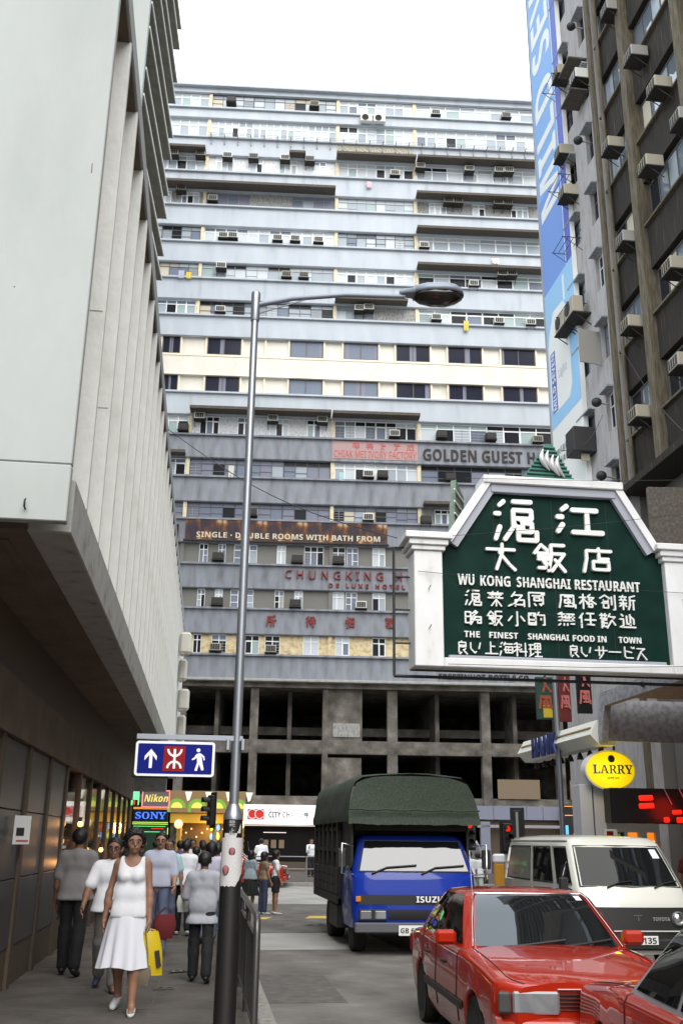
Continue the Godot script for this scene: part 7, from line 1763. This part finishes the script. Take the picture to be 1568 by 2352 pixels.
func people():
	var near := 0.0135; var mid := 0.019
	var w := {"label": "person in white sleeveless top and pleated skirt striding with a yellow bag", "at": Vector3(-0.72, 0, -11.4), "turn": -4.0, "h": 1.76, "fem": true, "cell": near, "stride": 0.22, "look": 14.0, "hair": "curly", "top": "cloth_white", "sleeve": 0.0, "collar": false, "hem": 0.87, "loose": 0.042, "_": 0, "bottom": "cloth_white_skirt", "kind": "skirt", "len": 0.52, "shoes": "shoe_pale", "skin": "skin_tan", "arms": [[-0.05, 0.22, 0.1], [0.12, 0.13, 0.1]], "folds": 0.004}
	person(w)
	carried_bag("shopping_bag", "yellow plastic shopping bag with black print swinging from a hand", "bag", grip(w, 1) + Vector3(0.02, 0, 0.01), 0.25, 0.2, 0.42, 0.02, M.bag_yellow, 0.07)
	var blk := MB.new(); blk.box(Vector3(0.08, -0.28, 0.05), Vector3(0.05, 0.16, 0.006), 0.002, Basis(Vector3(0, 0, 1), 0.2)); part(get_node("shopping_bag"), "black_print", blk, M.black_letter)
	carried_bag("handbag", "brown grey leather handbag on a long strap beside a white skirt", "bag", grip(w, 1) + Vector3(-0.03, 0.0, 0.03), -0.3, 0.17, 0.19, 0.34, M.bag_taupe)
	person({"label": "person in loose white shirt and grey trousers walking behind the white skirt", "at": Vector3(-1.05, 0, -13.0), "turn": 2.0, "h": 1.68, "cell": near, "stride": 0.26, "look": -6.0, "top": "cloth_white", "sleeve": 0.75, "hem": 0.86, "bottom": "cloth_greige", "shoes": "shoe_navy", "skin": "skin_brown", "glasses": true, "arms": [[0.35, 0.3, 0.35], [-0.2, 0.15, 0.2]], "folds": 0.007})
	var d := {"label": "person in grey shirt with back turned in the shade of the arcade", "at": Vector3(-1.62, 0, -14.3), "turn": 176.0, "h": 1.76, "cell": mid, "stride": 0.15, "top": "cloth_ash", "sleeve": 0.8, "hem": 0.84, "bottom": "cloth_black", "skin": "skin_brown", "arms": [[0.1, 0.16, 0.2], [0.05, 0.16, 0.2]]}
	person(d)
	var gm := {"label": "short haired person in untucked grey shirt walking away with a white bag", "at": Vector3(0.04, 0, -13.6), "turn": 178.0, "h": 1.5, "cell": near, "stride": 0.16, "top": "cloth_grey", "sleeve": 0.95, "hem": 0.74, "bottom": "cloth_black", "skin": "skin_brown", "arms": [[0.05, 0.24, 0.15], [0.25, 0.24, 1.15]], "folds": 0.009}
	person(gm)
	carried_bag("white_bag", "white plastic bag held at the waist by the person in grey", "bag", grip(gm, 1) + Vector3(0.0, 0.05, 0.02), 0.2, 0.17, 0.2, 0.0, M.bag_white)
	var gl := {"label": "bespectacled person in pale blue shirt and jeans with a moustache", "at": Vector3(-0.64, 0, -16.6), "turn": -3.0, "h": 1.76, "cell": mid, "stride": 0.2, "top": "cloth_pale_blue", "sleeve": 0.9, "hem": 0.93, "loose": 0.03, "bottom": "cloth_jeans", "glasses": true, "moustache": true, "skin": "skin_fair", "arms": [[0.1, 0.1, 0.3], [0.2, 0.15, 0.75]], "folds": 0.007}
	person(gl)
	carried_bag("red_bag", "dark red carrier bag hanging beside the jeans", "bag", gl.root.transform * (gl.lift + Vector3(0.14, 0.66, 0.16)), 0.2, 0.34, 0.34, 0.1, M.bag_red)
	person({"label": "dark haired person in black clothes just behind the pleated white skirt", "at": Vector3(-0.98, 0, -17.0), "turn": 4.0, "h": 1.7, "cell": mid, "stride": 0.15, "top": "cloth_black", "sleeve": 0.9, "hem": 0.9, "bottom": "cloth_black", "skin": "skin_brown"})
	# the crowd further along the pavement
	var crowd := [
		[-0.3, -20.0, 182, 1.64, "cloth_white", "cloth_black", "shoe_pale", "walker in white shirt and black trousers with pale shoes heading to the avenue"],
		[-0.12, -22.3, 170, 1.5, "cloth_cream", "cloth_cream", "shoe_black", "person in cream top and cream trousers heading to the avenue"],
		[0.16, -18.6, 185, 1.6, "cloth_lilac", "cloth_jeans", "shoe_black", "bushy haired person in lilac shirt walking away by the railing"],
		[0.02, -25.0, 176, 1.58, "cloth_teal", "cloth_black", "shoe_black", "person in pale teal shirt in the crowd by the avenue"],
		[-0.55, -26.5, 184, 1.62, "cloth_purple", "cloth_black", "shoe_black", "person in purple shirt in the crowd by the avenue"],
		[0.35, -24.2, 160, 1.6, "cloth_pink", "cloth_jeans", "shoe_black", "person in pale pink top beside the pedestrian railing"],
		[-0.9, -28.5, 190, 1.6, "cloth_white", "cloth_jeans", "shoe_black", "person in white shirt and jeans at the corner of the avenue"],
		[0.0, -30.0, 175, 1.62, "cloth_ash", "cloth_black", "shoe_black", "person in grey shirt waiting at the corner of the avenue"],
		[-1.5, -23.5, 8, 1.66, "cloth_black", "cloth_black", "shoe_black", "person in black walking out of the arcade"],
		[-0.6, -19.5, 2, 1.64, "cloth_teal", "cloth_jeans", "shoe_black", "person in pale teal shirt and jeans walking towards the pleated white skirt"],
		[0.3, -20.8, 178, 1.55, "cloth_white", "cloth_jeans", "shoe_pale", "person in white shirt walking away close to the railing"],
		[-0.75, -22.0, 186, 1.6, "cloth_lilac", "cloth_black", "shoe_black", "person in lilac shirt and black trousers in the pavement crowd"],
		[0.25, -27.0, 172, 1.62, "cloth_white", "cloth_black", "shoe_black", "person in white shirt and black trousers near the kerb corner"],
		[-0.25, -28.0, 4, 1.66, "cloth_cream", "cloth_jeans", "shoe_black", "person in cream shirt walking in from the avenue"],
		[-1.3, -30.0, 180, 1.6, "cloth_teal", "cloth_jeans", "shoe_black", "person in pale teal shirt under the far end of the podium"],
		[0.5, -31.0, 200, 1.6, "cloth_pale_blue", "cloth_black", "shoe_black", "person in pale blue shirt at the very end of the railing"],
		[-0.4, -31.2, 178, 1.68, "cloth_white", "cloth_black", "shoe_black", "tall person in white shirt at the avenue kerb"]]
	var proto := []
	for c in crowd:
		var kind := "bob" if "bushy" in c[7] else "short"
		if proto.size() < 2 or kind == "bob":
			var o := {"label": c[7], "at": Vector3(c[0], 0, c[1]), "turn": c[2], "h": c[3], "cell": 0.028, "stride": 0.2 if proto.size() == 0 else -0.15, "top": c[4], "sleeve": 0.7, "hem": 0.88, "bottom": c[5], "shoes": c[6], "skin": "skin_brown", "hair": kind, "arms": [[0.25, 0.2, 0.3], [-0.1, 0.2, 0.4]], "folds": 0.007}
			person(o); proto.append(o.root)
		else:
			var p: Node3D = proto[rng.randi() % 2]; p.set_meta("base", "person")
			var q := copy(p, Vector3(c[0], 0, c[1]), deg_to_rad(c[2]), c[7]); q.scale = Vector3.ONE * (c[3] / 1.7)
			for ch in q.get_children():
				if ch.name == "top": ch.material_override = M[c[4]]
				elif ch.name == "trousers": ch.material_override = M[c[5]]
				elif String(ch.name).begins_with("shoe"): ch.material_override = M[c[6]]
	var R := ROAD
	person({"label": "person in patterned blouse and black skirt waiting to cross by the kerb", "at": Vector3(1.32, R, -28.6), "turn": 150, "h": 1.52, "fem": true, "cell": 0.028, "top": "cloth_pattern", "sleeve": 0.7, "hem": 0.88, "bottom": "cloth_black", "kind": "skirt", "len": 0.5, "hair": "bob", "skin": "skin_brown"})
	person({"label": "person in tan top and blue jeans standing at the crossing", "at": Vector3(1.62, R, -27.6), "turn": 120, "h": 1.5, "fem": true, "cell": 0.028, "top": "cloth_tan", "sleeve": 0.3, "hem": 0.92, "bottom": "cloth_jeans_dark", "shoes": "shoe_pale", "skin": "skin_tan", "hair": "bob"})
	person({"label": "person in white tee shirt, black shorts and white socks at the crossing", "at": Vector3(1.93, R, -27.6), "turn": 100, "h": 1.54, "fem": true, "cell": 0.028, "top": "cloth_white", "sleeve": 0.6, "hem": 0.9, "bottom": "cloth_black", "kind": "shorts", "shoes": "shoe_pale", "skin": "skin_tan", "hair": "bob"})
	person({"label": "person in white shirt bending over the red saloon on the avenue", "at": Vector3(2.55, R, -45.6), "turn": 185, "h": 1.85, "lean": 0.35, "cell": 0.03, "top": "cloth_white", "sleeve": 0.7, "hem": 0.88, "bottom": "cloth_black", "skin": "skin_brown"})
	person({"label": "person in white shirt standing outside the watch shop", "at": Vector3(5.25, 0, -51.0), "turn": 20, "h": 1.72, "cell": 0.03, "top": "cloth_white", "sleeve": 1.5, "hem": 0.9, "bottom": "cloth_black", "skin": "skin_tan", "arms": [[0.5, 0.2, 1.9], [0.1, 0.1, 0.3]]})
	person({"label": "person in white shirt with dark shoulder bag crossing beyond the truck", "at": Vector3(8.1, R, -31.5), "turn": 186, "h": 1.55, "cell": 0.028, "stride": 0.2, "top": "cloth_white", "sleeve": 0.7, "hem": 0.88, "bottom": "cloth_mint", "skin": "skin_tan"})
	person({"label": "person in white shirt and pale green trousers crossing beyond the truck", "at": Vector3(8.55, R, -32.2), "turn": 176, "h": 1.5, "cell": 0.028, "stride": 0.2, "top": "cloth_white", "sleeve": 0.7, "hem": 0.88, "bottom": "cloth_mint", "skin": "skin_tan"})
	person({"label": "person in dark red top standing by the white shop wall", "at": Vector3(10.45, 0, -21.6), "turn": -30, "h": 1.66, "cell": 0.028, "top": "cloth_maroon", "sleeve": 0.7, "hem": 0.9, "bottom": "cloth_black", "skin": "skin_brown"})

func small_things():
	# scraps of paper
	for p in [[0.98, ROAD + 0.01, -10.35, 0.34, 0.13, 0.1, "torn white paper lying in the gutter by the kerb"], [-0.22, 0.01, -14.6, 0.3, 0.12, 0.5, "white paper scrap lying behind the grey shirt walker"], [-0.36, 0.01, -13.0, 0.26, 0.07, 0.2, "thin white paper strip on the pavement near the yellow bag"], [2.6, ROAD + 0.01, -24.0, 0.5, 0.12, 0.1, "flattened pale paper on the road near the crossing"]]:
		var o := thing("paper_scrap", p[6], "litter", Vector3(p[0], p[1], p[2]), p[5])
		var b := MB.new(true); var rows := []
		for j in 4:
			var row := PackedVector3Array()
			for i in 9: row.append(Vector3((i / 8.0 - 0.5) * p[3] + 0.01 * sin(j * 2.0), 0.004 * (1.0 + sin(i * 1.9 + j)) + 0.006 * j, (j / 3.0 - 0.5) * p[4] + 0.012 * sin(i * 2.3)))
			rows.append(row)
		b.sheet(rows, Vector3.UP); part(o, "sheet", b, M.paper)
	# wires strung between the sign and the blocks
	for q in [[Vector3(3.2, 6.9, -17), Vector3(-1.2, 10.0, -20)], [Vector3(9.5, 9.0, -17.2), Vector3(12.4, 16.5, -27)], [Vector3(6.4, 8.8, -17), Vector3(12.4, 15.2, -29)]]:
		var c := thing("cable", "thin black cable stretched from the restaurant sign to a nearby block", "cable", q[0], 0.0, "cables from the restaurant sign")
		var b := MB.new(); var pts := []
		for k in 13: var t := k / 12.0; pts.append((q[1] - q[0]) * t + Vector3(0, -0.35 * sin(PI * t), 0))
		b.tube(pts, 0.009, 5); part(c, "wire", b, M.pipe_black)
	road_wear()
	# washing and odds and ends hung out of the slab block
	for q in [[15.9, 35.2, 0.35, 0.75, "bag_yellow", "yellow cloth hung below the seventh window row", 0.3], [18.1, 40.2, 0.5, 0.45, "cloth_white", "white bundle hung below the fifth window row", 0.1], [-3.4, 38.2, 0.4, 0.6, "cloth_pale_blue", "pale blue washing behind the sixth row windows", 0.2], [-2.9, 38.1, 0.35, 0.5, "bag_yellow", "yellow washing behind the sixth row windows", 0.0], [0.6, 24.2, 0.35, 0.8, "cloth_cream", "cream washing in a window two rows below the cream floors", 0.1], [7.6, 24.0, 0.3, 0.6, "cloth_teal", "pale teal curtain blowing out two rows below the cream floors", 0.2], [9.3, 46.0, 0.35, 0.5, "cloth_pink", "pink cloth hung under the third window row", 0.1], [-2.7, 20.2, 0.5, 1.1, "cloth_black", "black sheet hanging beside the rusty signboard", 0.1]]:
		var o := thing("hanging_cloth", q[5], "cloth", block.transform * Vector3(q[0], q[1], 0.42), block.rotation.y)
		var b := MB.new(true); var rows := []
		for j in 6:
			var row := PackedVector3Array()
			for i in 9:
				var t := j / 5.0; var x: float = (i / 8.0 - 0.5) * q[2] * (1.0 - q[6] * t * sin(i * 1.1))
				row.append(Vector3(x, -q[3] * t + 0.02 * sin(i * 2.0), 0.05 * sin(i * 1.6) * t))
			rows.append(row)
		b.sheet(rows, Vector3.BACK); part(o, "cloth", b, M[q[4]])
		b = MB.new(); b.tube([Vector3(-q[2] * 0.6, 0.02, 0), Vector3(q[2] * 0.6, 0.02, 0)], 0.012, 5); part(o, "rail", b, M.far_rail)

func road_wear():
	# patched tarmac, drain covers and scars in the road and pavement
	for p in [[2.2, -20.5, 2.6, 3.2, 0.05, "asphalt_avenue"], [1.3, -14.2, 1.0, 2.6, 0.0, "patch_dark"], [5.2, -23.5, 3.0, 1.2, 0.0, "patch_dark"]]:
		var b := MB.new(); b.bx(-p[2] / 2, p[2] / 2, ROAD + 0.001, ROAD + 0.005, -p[3] / 2, p[3] / 2)
		var o := struct("road_patch", b, M[p[5]]); o.position = Vector3(p[0], 0, p[1]); o.rotation.y = p[4]
	for p in [[2.0, -25.4, 0.9, 0.05], [3.1, -24.6, 0.7, -0.04], [2.9, -27.9, 1.1, 0.02], [1.5, -24.0, 0.8, 0.06], [3.6, -29.0, 1.0, 0.0]]:
		var b := MB.new(); b.bx(-p[2] / 2, p[2] / 2, ROAD + 0.001, ROAD + 0.004, -0.05, 0.05); var o := struct("road_scar", b, M.patch_dark); o.position = Vector3(p[0], 0, p[1]); o.rotation.y = p[3]
	# pavement joints: shallow dark grooves between concrete bays
	for k in 14:
		var z := -8.0 - k * 1.8
		var b := MB.new(); b.bx(-2.1, 0.6, 0.0005, 0.0035, z, z + 0.012); struct("pavement_joint", b, M.patch_dark)
	var b := MB.new(); b.bx(-0.45, -0.438, 0.0006, 0.0034, -33, -4); struct("pavement_joint", b, M.patch_dark)
